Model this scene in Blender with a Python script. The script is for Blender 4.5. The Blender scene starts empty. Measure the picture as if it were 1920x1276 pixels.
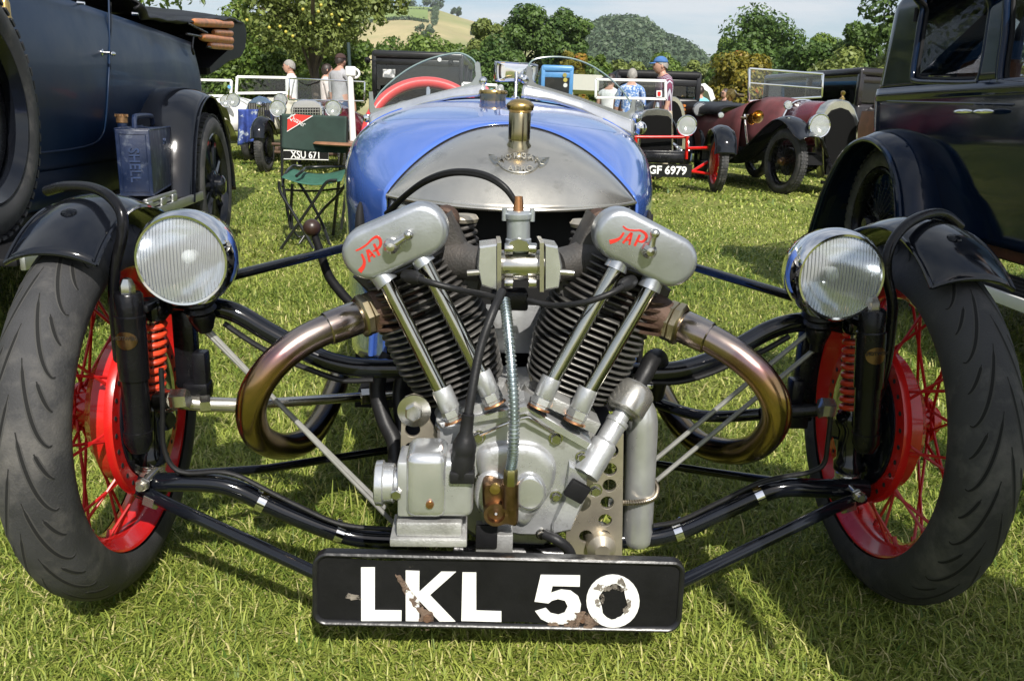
import bpy, bmesh, math, random
import numpy as np
from mathutils import Vector, Matrix
random.seed(7); RNG = np.random.default_rng(7)
scene = bpy.context.scene; COL = scene.collection
# ------------------------------------------------------------------ camera, sky, sun, exposure
F, PITCH, ROLL, H = 1550.0, math.radians(15), math.radians(1.93), .8305
cp_, sp_ = math.cos(PITCH), math.sin(PITCH)
FW = np.array([0, cp_, -sp_]); _up = np.array([0, sp_, cp_]); _rt = np.array([1., 0, 0])
RT = math.cos(ROLL)*_rt + math.sin(ROLL)*_up; UP = -math.sin(ROLL)*_rt + math.cos(ROLL)*_up
cam = bpy.data.cameras.new('camera'); cam_o = bpy.data.objects.new('camera', cam); COL.objects.link(cam_o)
cam.sensor_width = 36; cam.lens = F/1920*36; cam.clip_start = .02; cam.clip_end = 6000
cam_o.matrix_world = Matrix(((RT[0], UP[0], -FW[0], 0), (RT[1], UP[1], -FW[1], 0), (RT[2], UP[2], -FW[2], H), (0, 0, 0, 1)))
scene.camera = cam_o
SUN = Vector((.20, -.70, .71)).normalized()
world = bpy.data.worlds.new('World'); scene.world = world; world.use_nodes = True
wn, wl = world.node_tree.nodes, world.node_tree.links; wn.clear()
w_out = wn.new('ShaderNodeOutputWorld'); w_bg = wn.new('ShaderNodeBackground'); w_bg.inputs[1].default_value = .10
sky = wn.new('ShaderNodeTexSky'); sky.sky_type = 'NISHITA'; sky.sun_disc = False
sky.sun_elevation = math.asin(SUN.z); sky.sun_rotation = math.atan2(SUN.x, SUN.y); sky.air_density = 1.0; sky.dust_density = 1.5
w_tc = wn.new('ShaderNodeTexCoord'); w_sep = wn.new('ShaderNodeSeparateXYZ'); wl.new(w_tc.outputs['Generated'], w_sep.inputs[0])
w_add = wn.new('ShaderNodeMath'); w_add.operation = 'ADD'; w_add.inputs[1].default_value = .12; wl.new(w_sep.outputs[2], w_add.inputs[0])
w_max = wn.new('ShaderNodeMath'); w_max.operation = 'MAXIMUM'; w_max.inputs[1].default_value = .05; wl.new(w_add.outputs[0], w_max.inputs[0])
w_div = wn.new('ShaderNodeVectorMath'); w_div.operation = 'DIVIDE'
w_cmb = wn.new('ShaderNodeCombineXYZ')
for k in range(3): wl.new(w_max.outputs[0], w_cmb.inputs[k])
wl.new(w_tc.outputs['Generated'], w_div.inputs[0]); wl.new(w_cmb.outputs[0], w_div.inputs[1])
w_map = wn.new('ShaderNodeMapping'); w_map.inputs['Scale'].default_value = (1.0, 1.6, 0); wl.new(w_div.outputs[0], w_map.inputs[0])
w_no = wn.new('ShaderNodeTexNoise'); w_no.inputs['Scale'].default_value = .9; w_no.inputs['Detail'].default_value = 9; w_no.inputs['Roughness'].default_value = .58
wl.new(w_map.outputs[0], w_no.inputs['Vector'])
w_rp = wn.new('ShaderNodeValToRGB'); w_rp.color_ramp.elements[0].position = .36; w_rp.color_ramp.elements[0].color = (.06, .06, .06, 1)
w_rp.color_ramp.elements[1].position = .62; w_rp.color_ramp.elements[1].color = (.85, .85, .85, 1)
wl.new(w_no.outputs[0], w_rp.inputs[0])
w_mix = wn.new('ShaderNodeMixRGB'); w_mix.inputs[2].default_value = (6.4, 6.7, 7.0, 1)
wl.new(w_rp.outputs[0], w_mix.inputs[0]); wl.new(sky.outputs[0], w_mix.inputs[1])
wl.new(w_mix.outputs[0], w_bg.inputs[0]); wl.new(w_bg.outputs[0], w_out.inputs[0])
sun = bpy.data.lights.new('sun', 'SUN'); sun.energy = 5.0; sun.angle = math.radians(.53); sun.color = (1, .955, .88)
sun_o = bpy.data.objects.new('sun', sun); COL.objects.link(sun_o); sun_o.rotation_euler = SUN.to_track_quat('Z', 'Y').to_euler(); sun_o.location = SUN*30
scene.view_settings.view_transform = 'Standard'; scene.view_settings.look = 'None'; scene.view_settings.exposure = 0.35; scene.view_settings.gamma = 1
scene.cycles.max_bounces = 8; scene.cycles.transparent_max_bounces = 16; scene.cycles.glossy_bounces = 4; scene.cycles.diffuse_bounces = 3
scene.cycles.caustics_reflective = False; scene.cycles.caustics_refractive = False; scene.cycles.sample_clamp_indirect = 6
# ------------------------------------------------------------------ photo measurements to places
ORG = np.array([0, 0, H])
def ray(px, py): return FW + RT*(px-960)/F - UP*(py-638)/F
def at(px, py, Y):
    d = ray(px, py); return Vector(ORG + d*(Y/d[1]))
def G(px, py, z=0):
    d = ray(px, py); return Vector(ORG + d*((z-H)/d[2]))
YAW, C0 = math.radians(2.93), np.array([.0058, 1.3635, 0])
AX = np.array([math.cos(YAW), math.sin(YAW), 0]); AY = np.array([-math.sin(YAW), math.cos(YAW), 0])
def C(px, py, Y):                      # point on the three-wheeler's own cross plane Y (metres behind its front axle)
    d = ray(px, py); t = (Y-(ORG-C0)@AY)/(d@AY); w = ORG+d*t-C0
    return Vector((w@AX, w@AY, w[2]))
def P(*l): return [C(*p) for p in l]
def A(*l): return [at(*p) for p in l]
# ------------------------------------------------------------------ materials
MATS = {}
def M(name, col=(.5, .5, .5), rough=.5, metal=0, var=0, vs=8, bump=0, bs=60, coat=0, spec=.5, rvar=0, col2=None, c2s=5, c2w=.12, c2p=.6, sheen=0):
    if name in MATS: return MATS[name]
    m = bpy.data.materials.new(name); m.use_nodes = True; MATS[name] = m
    n, l = m.node_tree.nodes, m.node_tree.links; b = n['Principled BSDF']
    b.inputs['Base Color'].default_value = (*col, 1); b.inputs['Roughness'].default_value = rough; b.inputs['Metallic'].default_value = metal
    b.inputs['Coat Weight'].default_value = coat; b.inputs['Coat Roughness'].default_value = .04; b.inputs['Specular IOR Level'].default_value = spec
    if sheen: b.inputs['Sheen Weight'].default_value = sheen
    tc = n.new('ShaderNodeTexCoord'); cur = None
    if var or rvar or col2:
        no = n.new('ShaderNodeTexNoise'); no.inputs['Scale'].default_value = vs; no.inputs['Detail'].default_value = 6; no.inputs['Roughness'].default_value = .62
        l.new(tc.outputs['Object'], no.inputs['Vector'])
    if var:
        r = n.new('ShaderNodeValToRGB'); r.color_ramp.elements[0].position = .3; r.color_ramp.elements[1].position = .7
        r.color_ramp.elements[0].color = (*[max(0, c*(1-var)) for c in col], 1); r.color_ramp.elements[1].color = (*[c*(1+var) for c in col], 1)
        l.new(no.outputs[0], r.inputs[0]); cur = r.outputs[0]
    if col2:
        n2 = n.new('ShaderNodeTexNoise'); n2.inputs['Scale'].default_value = c2s; n2.inputs['Detail'].default_value = 8; n2.inputs['Roughness'].default_value = .65
        l.new(tc.outputs['Object'], n2.inputs['Vector'])
        r2 = n.new('ShaderNodeValToRGB'); r2.color_ramp.elements[0].position = c2p-c2w/2; r2.color_ramp.elements[1].position = c2p+c2w/2
        l.new(n2.outputs[0], r2.inputs[0]); mx = n.new('ShaderNodeMixRGB'); l.new(r2.outputs[0], mx.inputs[0])
        if cur: l.new(cur, mx.inputs[1])
        else: mx.inputs[1].default_value = (*col, 1)
        mx.inputs[2].default_value = (*col2, 1); cur = mx.outputs[0]
    if cur: l.new(cur, b.inputs['Base Color'])
    if rvar:
        mr = n.new('ShaderNodeMapRange'); mr.inputs[1].default_value = .3; mr.inputs[2].default_value = .7
        mr.inputs[3].default_value = max(0.02, rough-rvar); mr.inputs[4].default_value = rough+rvar
        l.new(no.outputs[0], mr.inputs[0]); l.new(mr.outputs[0], b.inputs['Roughness'])
    if bump:
        nb = n.new('ShaderNodeTexNoise'); nb.inputs['Scale'].default_value = bs; nb.inputs['Detail'].default_value = 4
        l.new(tc.outputs['Object'], nb.inputs['Vector']); bp = n.new('ShaderNodeBump'); bp.inputs['Strength'].default_value = bump; bp.inputs['Distance'].default_value = .004
        l.new(nb.outputs[0], bp.inputs['Height']); l.new(bp.outputs[0], b.inputs['Normal'])
    return m
def glass(name, tint=(.9, .95, .95), refl=1.0, rough=.0, veil=0.0):
    m = bpy.data.materials.new(name); m.use_nodes = True; n, l = m.node_tree.nodes, m.node_tree.links; n.clear(); MATS[name] = m
    o = n.new('ShaderNodeOutputMaterial'); t = n.new('ShaderNodeBsdfTransparent'); t.inputs[0].default_value = (*tint, 1)
    g = n.new('ShaderNodeBsdfGlossy'); g.inputs['Roughness'].default_value = rough; g.inputs[0].default_value = (.95, .97, 1, 1)
    fr = n.new('ShaderNodeLayerWeight'); fr.inputs[0].default_value = .5; pw = n.new('ShaderNodeMath'); pw.operation = 'POWER'; pw.inputs[1].default_value = 4; l.new(fr.outputs['Facing'], pw.inputs[0])
    ml = n.new('ShaderNodeMath'); ml.operation = 'MULTIPLY_ADD'; ml.inputs[1].default_value = refl*.9; ml.inputs[2].default_value = .03*refl+veil; ml.use_clamp = True; l.new(pw.outputs[0], ml.inputs[0])
    x = n.new('ShaderNodeMixShader'); l.new(ml.outputs[0], x.inputs[0]); l.new(t.outputs[0], x.inputs[1]); l.new(g.outputs[0], x.inputs[2]); l.new(x.outputs[0], o.inputs[0])
    return m
def ribbed_lens(name, scale, tint=(.92, .96, 1)):
    m = bpy.data.materials.new(name); m.use_nodes = True; n, l = m.node_tree.nodes, m.node_tree.links; n.clear(); MATS[name] = m
    o = n.new('ShaderNodeOutputMaterial'); t = n.new('ShaderNodeBsdfTransparent'); t.inputs[0].default_value = (*tint, 1)
    g = n.new('ShaderNodeBsdfPrincipled'); g.inputs['Base Color'].default_value = (.88, .91, .95, 1); g.inputs['Metallic'].default_value = .35; g.inputs['Roughness'].default_value = .1
    tc = n.new('ShaderNodeTexCoord'); wv = n.new('ShaderNodeTexWave'); wv.bands_direction = 'X'; wv.inputs['Scale'].default_value = scale; wv.inputs['Distortion'].default_value = .35
    wv.inputs['Detail'].default_value = 1; l.new(tc.outputs['Object'], wv.inputs[0])
    bp = n.new('ShaderNodeBump'); bp.inputs['Strength'].default_value = .7; bp.inputs['Distance'].default_value = .0035; l.new(wv.outputs['Fac'], bp.inputs['Height']); l.new(bp.outputs[0], g.inputs['Normal'])
    x = n.new('ShaderNodeMixShader'); x.inputs[0].default_value = .42; l.new(t.outputs[0], x.inputs[1]); l.new(g.outputs[0], x.inputs[2]); l.new(x.outputs[0], o.inputs[0])
    return m
def ragged(name, col, thr=.47, scale=90):
    m = M(name, col, .85, 0, var=.5, vs=60, bump=.4, bs=300); n, l = m.node_tree.nodes, m.node_tree.links; b = n['Principled BSDF']; tc = n.new('ShaderNodeTexCoord'); no = n.new('ShaderNodeTexNoise'); no.inputs['Scale'].default_value = scale; no.inputs['Detail'].default_value = 8; no.inputs['Roughness'].default_value = .7
    l.new(tc.outputs['Object'], no.inputs['Vector']); r = n.new('ShaderNodeMapRange'); r.inputs[1].default_value = thr-.03; r.inputs[2].default_value = thr+.03; l.new(no.outputs[0], r.inputs[0]); l.new(r.outputs[0], b.inputs['Alpha']); return m
def leafmat(name, c1, c2, c3=None):
    m = bpy.data.materials.new(name); m.use_nodes = True; n, l = m.node_tree.nodes, m.node_tree.links; n.clear(); MATS[name] = m
    o = n.new('ShaderNodeOutputMaterial'); a = n.new('ShaderNodeAttribute'); a.attribute_name = 'tone'
    r = n.new('ShaderNodeValToRGB'); r.color_ramp.elements[0].color = (*c1, 1); r.color_ramp.elements[1].color = (*c2, 1)
    if c3: e = r.color_ramp.elements.new(.86); e.color = (*c2, 1); r.color_ramp.elements[2].color = (*c3, 1)
    l.new(a.outputs['Fac'], r.inputs[0])
    d = n.new('ShaderNodeBsdfPrincipled'); d.inputs['Roughness'].default_value = .5; d.inputs['Specular IOR Level'].default_value = .35; l.new(r.outputs[0], d.inputs['Base Color'])
    t = n.new('ShaderNodeBsdfTranslucent'); l.new(r.outputs[0], t.inputs[0]); x = n.new('ShaderNodeMixShader'); x.inputs[0].default_value = .32
    l.new(d.outputs[0], x.inputs[1]); l.new(t.outputs[0], x.inputs[2]); l.new(x.outputs[0], o.inputs[0]); return m
black = M('black_paint', (.005, .006, .009), .10, 0, coat=.3, spec=.4, var=.3, vs=3, rvar=.05, bump=.03, bs=25)
blackold = M('black_enamel', (.006, .006, .0075), .27, 0, spec=.3, var=.5, vs=12, rvar=.12, bump=.12, bs=140, col2=(.05, .045, .04), c2s=22, c2p=.70, c2w=.1)
blackmatt = M('black_matt', (.009, .009, .010), .6, 0, spec=.2, var=.3, vs=30, bump=.1, bs=90)
rubber = M('rubber', (.032, .032, .034), .74, 0, var=.4, vs=9, bump=.2, bs=300, col2=(.115, .108, .10), c2s=11, c2p=.62, c2w=.28, rvar=.1)
hose = M('hose_rubber', (.012, .012, .013), .45, 0, spec=.3, var=.3, vs=40, bump=.1, bs=200)
alu = M('aluminium', (.52, .53, .54), .33, .66, var=.16, vs=12, rvar=.12, bump=.09, bs=240, col2=(.20, .185, .16), c2s=26, c2p=.68, c2w=.2)
alucast = M('aluminium_cast', (.43, .43, .42), .44, .58, var=.24, vs=14, rvar=.12, bump=.22, bs=320, col2=(.2, .19, .17), c2s=26, c2p=.66, c2w=.2)
alupol = M('aluminium_polished', (.60, .61, .62), .22, .76, var=.12, vs=9, rvar=.09, bump=.05, bs=120, col2=(.36, .35, .33), c2s=20, c2p=.70, c2w=.14)
chrome = M('chrome', (.78, .78, .79), .06, 1, var=.05, rvar=.03, vs=20)
nickel = M('nickel', (.57, .54, .475), .23, .9, var=.14, vs=5, rvar=.09, bump=.03, bs=160, col2=(.27, .26, .22), c2s=16, c2p=.72, c2w=.25)
nickelbr = M('nickel_bright', (.6, .58, .53), .2, 1, var=.12, vs=9, rvar=.09, bump=.03, bs=120)
steelold = M('steel_plate', (.50, .45, .36), .34, .75, var=.18, vs=9, rvar=.12, bump=.06, bs=200)
zinc = M('zinc_conduit', (.46, .52, .54), .35, 1, var=.15, vs=30, rvar=.1)
brass = M('brass', (.52, .36, .14), .24, 1, var=.2, vs=14, rvar=.12)
brassdark = M('brass_tarnished', (.22, .135, .075), .36, 1, var=.35, vs=22, rvar=.12, bump=.1, bs=200)
copper = M('copper', (.55, .27, .13), .35, 1, var=.25, vs=30)
iron = M('cast_iron', (.06, .058, .056), .6, .35, var=.35, vs=16, bump=.35, bs=260, col2=(.085, .072, .062), c2s=14, c2p=.60, c2w=.3)
finmat = M('fin_iron', (.17, .165, .155), .42, .7, var=.3, vs=20, bump=.1, bs=200, rvar=.1)
ironrust = M('iron_rusty', (.085, .05, .035), .65, .4, var=.4, vs=24, bump=.3, bs=260)
red = M('red_paint', (.52, .012, .010), .24, 0, coat=.4, var=.15, vs=6, rvar=.1, bump=.04, bs=80)
redspring = M('spring_red', (.62, .055, .018), .4, 0, var=.2, vs=20, bump=.1, bs=160)
redenamel = M('red_enamel', (.60, .03, .02), .35, 0, var=.15, vs=40)
blue = M('blue_paint', (.06, .135, .46), .10, 0, coat=1, var=.12, vs=3, rvar=.04, bump=.02, bs=12)
bluedk = M('blue_coachwork', (.004, .017, .048), .40, 0, coat=.08, spec=.28, var=.3, vs=2.5, rvar=.1, bump=.03, bs=30)
navy = M('navy_saloon', (.004, .011, .030), .08, 0, coat=.05, spec=.33, var=.3, vs=2, rvar=.035, bump=.025, bs=7)
canbl = M('can_blue', (.006, .015, .048), .42, 0, var=.35, vs=9, bump=.15, bs=70, col2=(.10, .12, .16), c2s=16, c2p=.62, c2w=.16, rvar=.12)
white = M('white_paint', (.78, .78, .76), .4, 0, var=.06, vs=12)
plate_white = M('plate_white', (.74, .74, .70), .5, 0, var=.08, vs=30, col2=(.06, .045, .03), c2s=60, c2p=.74, c2w=.03)
cream = M('cream_paint', (.66, .63, .50), .25, 0, coat=.4, var=.08, vs=4)
maroon = M('maroon_paint', (.12, .010, .018), .18, 0, coat=.6, var=.2, vs=3, rvar=.06)
wood = M('wood_varnished', (.48, .16, .03), .34, 0, coat=.15, var=.4, vs=14)
canvas = M('canvas_green', (.022, .045, .036), .8, 0, var=.25, vs=9, bump=.35, bs=420)
leather = M('leather_black', (.009, .009, .010), .5, 0, spec=.2, var=.3, vs=8, bump=.35, bs=60)
tan = M('leather_tan', (.20, .075, .04), .5, 0, var=.3, vs=12, bump=.2, bs=90)
dark = M('dark_inside', (.006, .006, .006), .8)
rust = M('rust', (.11, .06, .034), .85, 0, var=.45, vs=60, bump=.4, bs=300); rust_thin = ragged('rust_ragged', (.125, .085, .06), .475, 70); worn = ragged('worn_metal', (.16, .14, .115), .48, 70)
spoke_red = M('spoke_red', (.42, .012, .012), .3, 0, var=.2, vs=20)
clear = glass('clear_glass', (.95, .97, .97), .8, 0, .02)
window = glass('window_glass', (.50, .54, .52), 1.5, 0, .16)
window_dark = glass('window_dark', (.30, .33, .32), .9, 0, .03)
heat = None
# ------------------------------------------------------------------ mesh helpers
class MB:
    def __init__(s): s.v = []; s.f = []; s.mi = []; s.cur = 0
    def add(s, vs, fs):
        o = len(s.v); s.v += [tuple(p) for p in vs]; s.f += [tuple(i+o for i in f) for f in fs]; s.mi += [s.cur]*len(fs); return s
    def box(s, c, size, R=None, bev=0, seg=2):
        bm = bmesh.new(); bmesh.ops.create_cube(bm, size=1)
        for v in bm.verts: v.co = Vector((v.co.x*size[0], v.co.y*size[1], v.co.z*size[2]))
        if bev: bmesh.ops.bevel(bm, geom=bm.edges[:], offset=bev, segments=seg, profile=.5, affect='EDGES')
        bm.verts.index_update(); c = Vector(c)
        s.add([(R @ v.co if R else v.co)+c for v in bm.verts], [[v.index for v in f.verts] for f in bm.faces]); bm.free(); return s
    def bar(s, p0, p1, w, h, bev=0, up=(0, 0, 1)):
        p0, p1 = Vector(p0), Vector(p1); R = frame(p1-p0, up); return s.box((p0+p1)/2, (w, h, (p1-p0).length), R, bev)
    def lathe(s, prof, p0=(0, 0, 0), axis=(0, 0, 1), n=24, up=(0, 1, 0), a0=0, a1=2*math.pi):
        R = frame(Vector(axis), up); p0 = Vector(p0); full = abs(a1-a0-2*math.pi) < 1e-6; m = n if full else n+1
        vs, fs = [], []
        for r, h in prof:
            for k in range(m):
                a = a0+(a1-a0)*k/n; vs.append(p0+R @ Vector((r*math.cos(a), r*math.sin(a), h)))
        for i in range(len(prof)-1):
            for k in range(n):
                k2 = (k+1) % m; fs.append((i*m+k, i*m+k2, (i+1)*m+k2, (i+1)*m+k))
        return s.add(vs, fs)
    def cyl(s, p0, p1, r0, r1=None, n=16, bev=0):
        p0, p1 = Vector(p0), Vector(p1); r1 = r0 if r1 is None else r1; L = (p1-p0).length
        pr = [(0, 0), (r0, 0), (r1, L), (0, L)] if not bev else [(0, 0), (r0-bev, 0), (r0, bev), (r1, L-bev), (r1-bev, L), (0, L)]
        return s.lathe(pr, p0, p1-p0, n)
    def tube(s, pts, r, n=10, k=6, closed=False, caps=True):
        pts = [Vector(p) for p in pts]; rs = r if isinstance(r, (list, tuple)) else [r]*len(pts)
        if k > 1 and len(pts) > 2: pts, rs = catmull(pts, rs, k, closed)
        N = len(pts); t = []
        for i in range(N):
            a, b = (pts[(i+1) % N], pts[i-1]) if closed else (pts[min(i+1, N-1)], pts[max(i-1, 0)]); t.append((a-b).normalized())
        nrm = t[0].orthogonal().normalized(); vs, fs = [], []
        for i in range(N):
            nrm = (nrm-t[i]*nrm.dot(t[i])).normalized(); b = t[i].cross(nrm)
            for q in range(n):
                a = 2*math.pi*q/n; vs.append(pts[i]+(nrm*math.cos(a)+b*math.sin(a))*rs[i])
        for i in range(N if closed else N-1):
            for q in range(n):
                q2 = (q+1) % n; j = (i+1) % N; fs.append((i*n+q, i*n+q2, j*n+q2, j*n+q))
        if caps and not closed: fs += [tuple(range(n-1, -1, -1)), tuple(range((N-1)*n, N*n))]
        return s.add(vs, fs)
    def ball(s, c, r, n=16, m=10, R=None):
        r = (r, r, r) if isinstance(r, (int, float)) else r; c = Vector(c); vs, fs = [], []
        for i in range(m+1):
            th = math.pi*i/m
            for k in range(n):
                a = 2*math.pi*k/n; p = Vector((r[0]*math.sin(th)*math.cos(a), r[1]*math.sin(th)*math.sin(a), r[2]*math.cos(th))); vs.append((R @ p if R else p)+c)
        for i in range(m):
            for k in range(n): fs.append((i*n+k, (i+1)*n+k, (i+1)*n+(k+1) % n, i*n+(k+1) % n))
        return s.add(vs, fs)
    def torus(s, c, axis, R_, r, n=32, m=10, a0=0, a1=2*math.pi, rz=None):
        R = frame(Vector(axis)); c = Vector(c); rz = rz or r
        pts = [(R_+r*math.cos(2*math.pi*q/m), rz*math.sin(2*math.pi*q/m)) for q in range(m+1)]
        return s.lathe(pts, c, axis, n, a0=a0, a1=a1)
    def prism(s, poly, d, bev=0):       # poly: 3-D points of a front outline, d: vector through the thickness
        poly = [Vector(p) for p in poly]; d = Vector(d); n = len(poly); c = sum(poly, Vector())/n
        if bev:
            fr = [p+(c-p).normalized()*bev for p in poly]; dn = d.normalized()*bev
            rings = [fr, [p+dn for p in poly], [p+d for p in poly]]
        else: rings = [poly, [p+d for p in poly]]
        vs = [p for r in rings for p in r]; fs = [tuple(range(n)), tuple(range(len(vs)-1, len(vs)-1-n, -1))]
        for i in range(len(rings)-1):
            for k in range(n): fs.append((i*n+k, (i+1)*n+k, (i+1)*n+(k+1) % n, i*n+(k+1) % n))
        return s.add(vs, fs)
    def grid(s, fn, nu, nv, cu=False):
        vs = [fn(i/(nu if cu else nu), j/nv) for j in range(nv+1) for i in range(nu if cu else nu+1)]; m = nu if cu else nu+1
        return s.add(vs, [(j*m+i, j*m+(i+1) % m, (j+1)*m+(i+1) % m, (j+1)*m+i) for j in range(nv) for i in range(nu)])
    def mesh(s, name, mat, smooth=40):
        me = bpy.data.meshes.new(name); me.from_pydata([tuple(p) for p in s.v], [], s.f); me.update()
        bm = bmesh.new(); bm.from_mesh(me); bmesh.ops.recalc_face_normals(bm, faces=bm.faces); bm.to_mesh(me); bm.free()
        for m in (mat if isinstance(mat, (list, tuple)) else [mat]): me.materials.append(m)
        if any(s.mi): me.polygons.foreach_set('material_index', s.mi)
        if smooth:
            me.polygons.foreach_set('use_smooth', [True]*len(me.polygons)); me.set_sharp_from_angle(angle=math.radians(smooth))
        return me
    def build(s, name, mat, parent=None, smooth=40, label=None):
        o = link(name, s.mesh(name, mat, smooth), parent)
        if label: o['label'] = label
        return o
def link(name, data, parent=None):
    o = bpy.data.objects.new(name, data); COL.objects.link(o)
    if parent: o.parent = parent
    return o
def frame(ax, up=(0, 1, 0)):
    z = Vector(ax).normalized(); u = Vector(up)
    if abs(z.dot(u.normalized())) > .97: u = Vector((1, 0, 0))
    x = u.cross(z).normalized(); y = z.cross(x); return Matrix((x, y, z)).transposed()
def catmull(p, r, k, closed=False):
    N = len(p); o, ro = [], []
    for i in range(N if closed else N-1):
        g = (lambda j: p[j % N]) if closed else (lambda j: p[j] if 0 <= j < N else (p[0]*2-p[1] if j < 0 else p[-1]*2-p[-2]))
        a, b, c, d = g(i-1), g(i), g(i+1), g(i+2); r0, r1 = r[i], r[(i+1) % N]
        for q in range(k):
            t = q/k; o.append(.5*((2*b)+(c-a)*t+(2*a-5*b+4*c-d)*t*t+(3*b-a-3*c+d)*t*t*t)); ro.append(r0+(r1-r0)*t)
    if not closed: o.append(p[-1]); ro.append(r[-1])
    return o, ro
def thing(name, label, cat, loc=(0, 0, 0), rz=0, group=None):
    o = link(name, None); o.empty_display_size = .2; o.location = loc; o.rotation_euler = (0, 0, rz); return tag(o, label, cat, group)
def tag(o, label, cat, group=None, kind=None):
    o['label'] = label; o['category'] = cat
    if group: o['group'] = group
    if kind: o['kind'] = kind
    return o
def struct(o): o['kind'] = 'structure'; return o
def empty(name, parent=None, loc=(0, 0, 0), rot=None):
    o = link(name, None, parent); o.empty_display_size = .1; o.location = loc
    if rot: o.rotation_euler = rot
    return o
def solid(o, t, off=-1):
    m = o.modifiers.new('thickness', 'SOLIDIFY'); m.thickness = t; m.offset = off; return o
def flat(outlines, depth, Mx, bev=0):      # flat plate with holes: first outline outer, the others holes; 2-D points
    cu = bpy.data.curves.new('outline', 'CURVE'); cu.dimensions = '2D'; cu.fill_mode = 'BOTH'; cu.extrude = depth/2; cu.bevel_depth = bev; cu.bevel_resolution = 1
    for ol in outlines:
        sp = cu.splines.new('POLY'); sp.points.add(len(ol)-1); sp.use_cyclic_u = True
        for q, p in zip(sp.points, ol): q.co = (p[0], p[1], 0, 1)
    o = bpy.data.objects.new('tmp', cu); me = bpy.data.meshes.new_from_object(o); bpy.data.objects.remove(o); me.transform(Mx); return me
def flat_obj(name, outlines, depth, Mx, mat, parent=None, bev=0):
    me = flat(outlines, depth, Mx, bev); me.materials.clear(); me.materials.append(mat)
    for p in me.polygons: p.use_smooth = False
    return link(name, me, parent)
def letters(txt, size, Mx, mat, name, parent, depth=.0006, offset=0, align='CENTER', sx=1, spacing=1):
    cu = bpy.data.curves.new('text', 'FONT'); cu.body = txt; cu.size = size; cu.extrude = depth; cu.align_x = align; cu.align_y = 'CENTER'; cu.offset = offset; cu.space_character = spacing; cu.resolution_u = 3
    o = bpy.data.objects.new('tmp', cu); me = bpy.data.meshes.new_from_object(o); bpy.data.objects.remove(o); me.transform(Mx @ Matrix.Diagonal((sx, 1, 1, 1)))
    me.materials.clear(); me.materials.append(mat); return link(name, me, parent)
def basis(o, x, y):      # local XY plane of a flat thing set at o with axes x, y
    x, y = Vector(x).normalized(), Vector(y).normalized(); z = x.cross(y).normalized(); y = z.cross(x)
    return Matrix(((x.x, y.x, z.x, o[0]), (x.y, y.y, z.y, o[1]), (x.z, y.z, z.z, o[2]), (0, 0, 0, 1)))
FRONT = lambda o: basis(o, (1, 0, 0), (0, 0, 1))      # faces the viewer side (-Y)
def circ(cx, cy, r, n=20, r2=None, a0=0, a1=2*math.pi): return [(cx+r*math.cos(a0+(a1-a0)*k/n), cy+(r2 or r)*math.sin(a0+(a1-a0)*k/n)) for k in range(n)]
def rrect(x0, y0, x1, y1, r, n=5):
    o = []
    for cx, cy, a in ((x1-r, y1-r, 0), (x0+r, y1-r, 90), (x0+r, y0+r, 180), (x1-r, y0+r, 270)):
        o += [(cx+r*math.cos(math.radians(a+90*k/n)), cy+r*math.sin(math.radians(a+90*k/n))) for k in range(n+1)]
    return o
def hexnut(mb, p, ax, r, h):
    return mb.lathe([(0, 0), (r*.9, 0), (r, h*.12), (r, h*.85), (r*.85, h), (0, h)], p, ax, 6)
def spring(mb, p0, p1, R, r, turns, n=14, m=8, r_end=None):
    p0, p1 = Vector(p0), Vector(p1); Fm = frame(p1-p0); L = (p1-p0).length; N = int(turns*n)
    return mb.tube([p0+Fm @ Vector((R*math.cos(2*math.pi*i/n), R*math.sin(2*math.pi*i/n), L*i/N)) for i in range(N+1)], r, m, 1)
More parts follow.
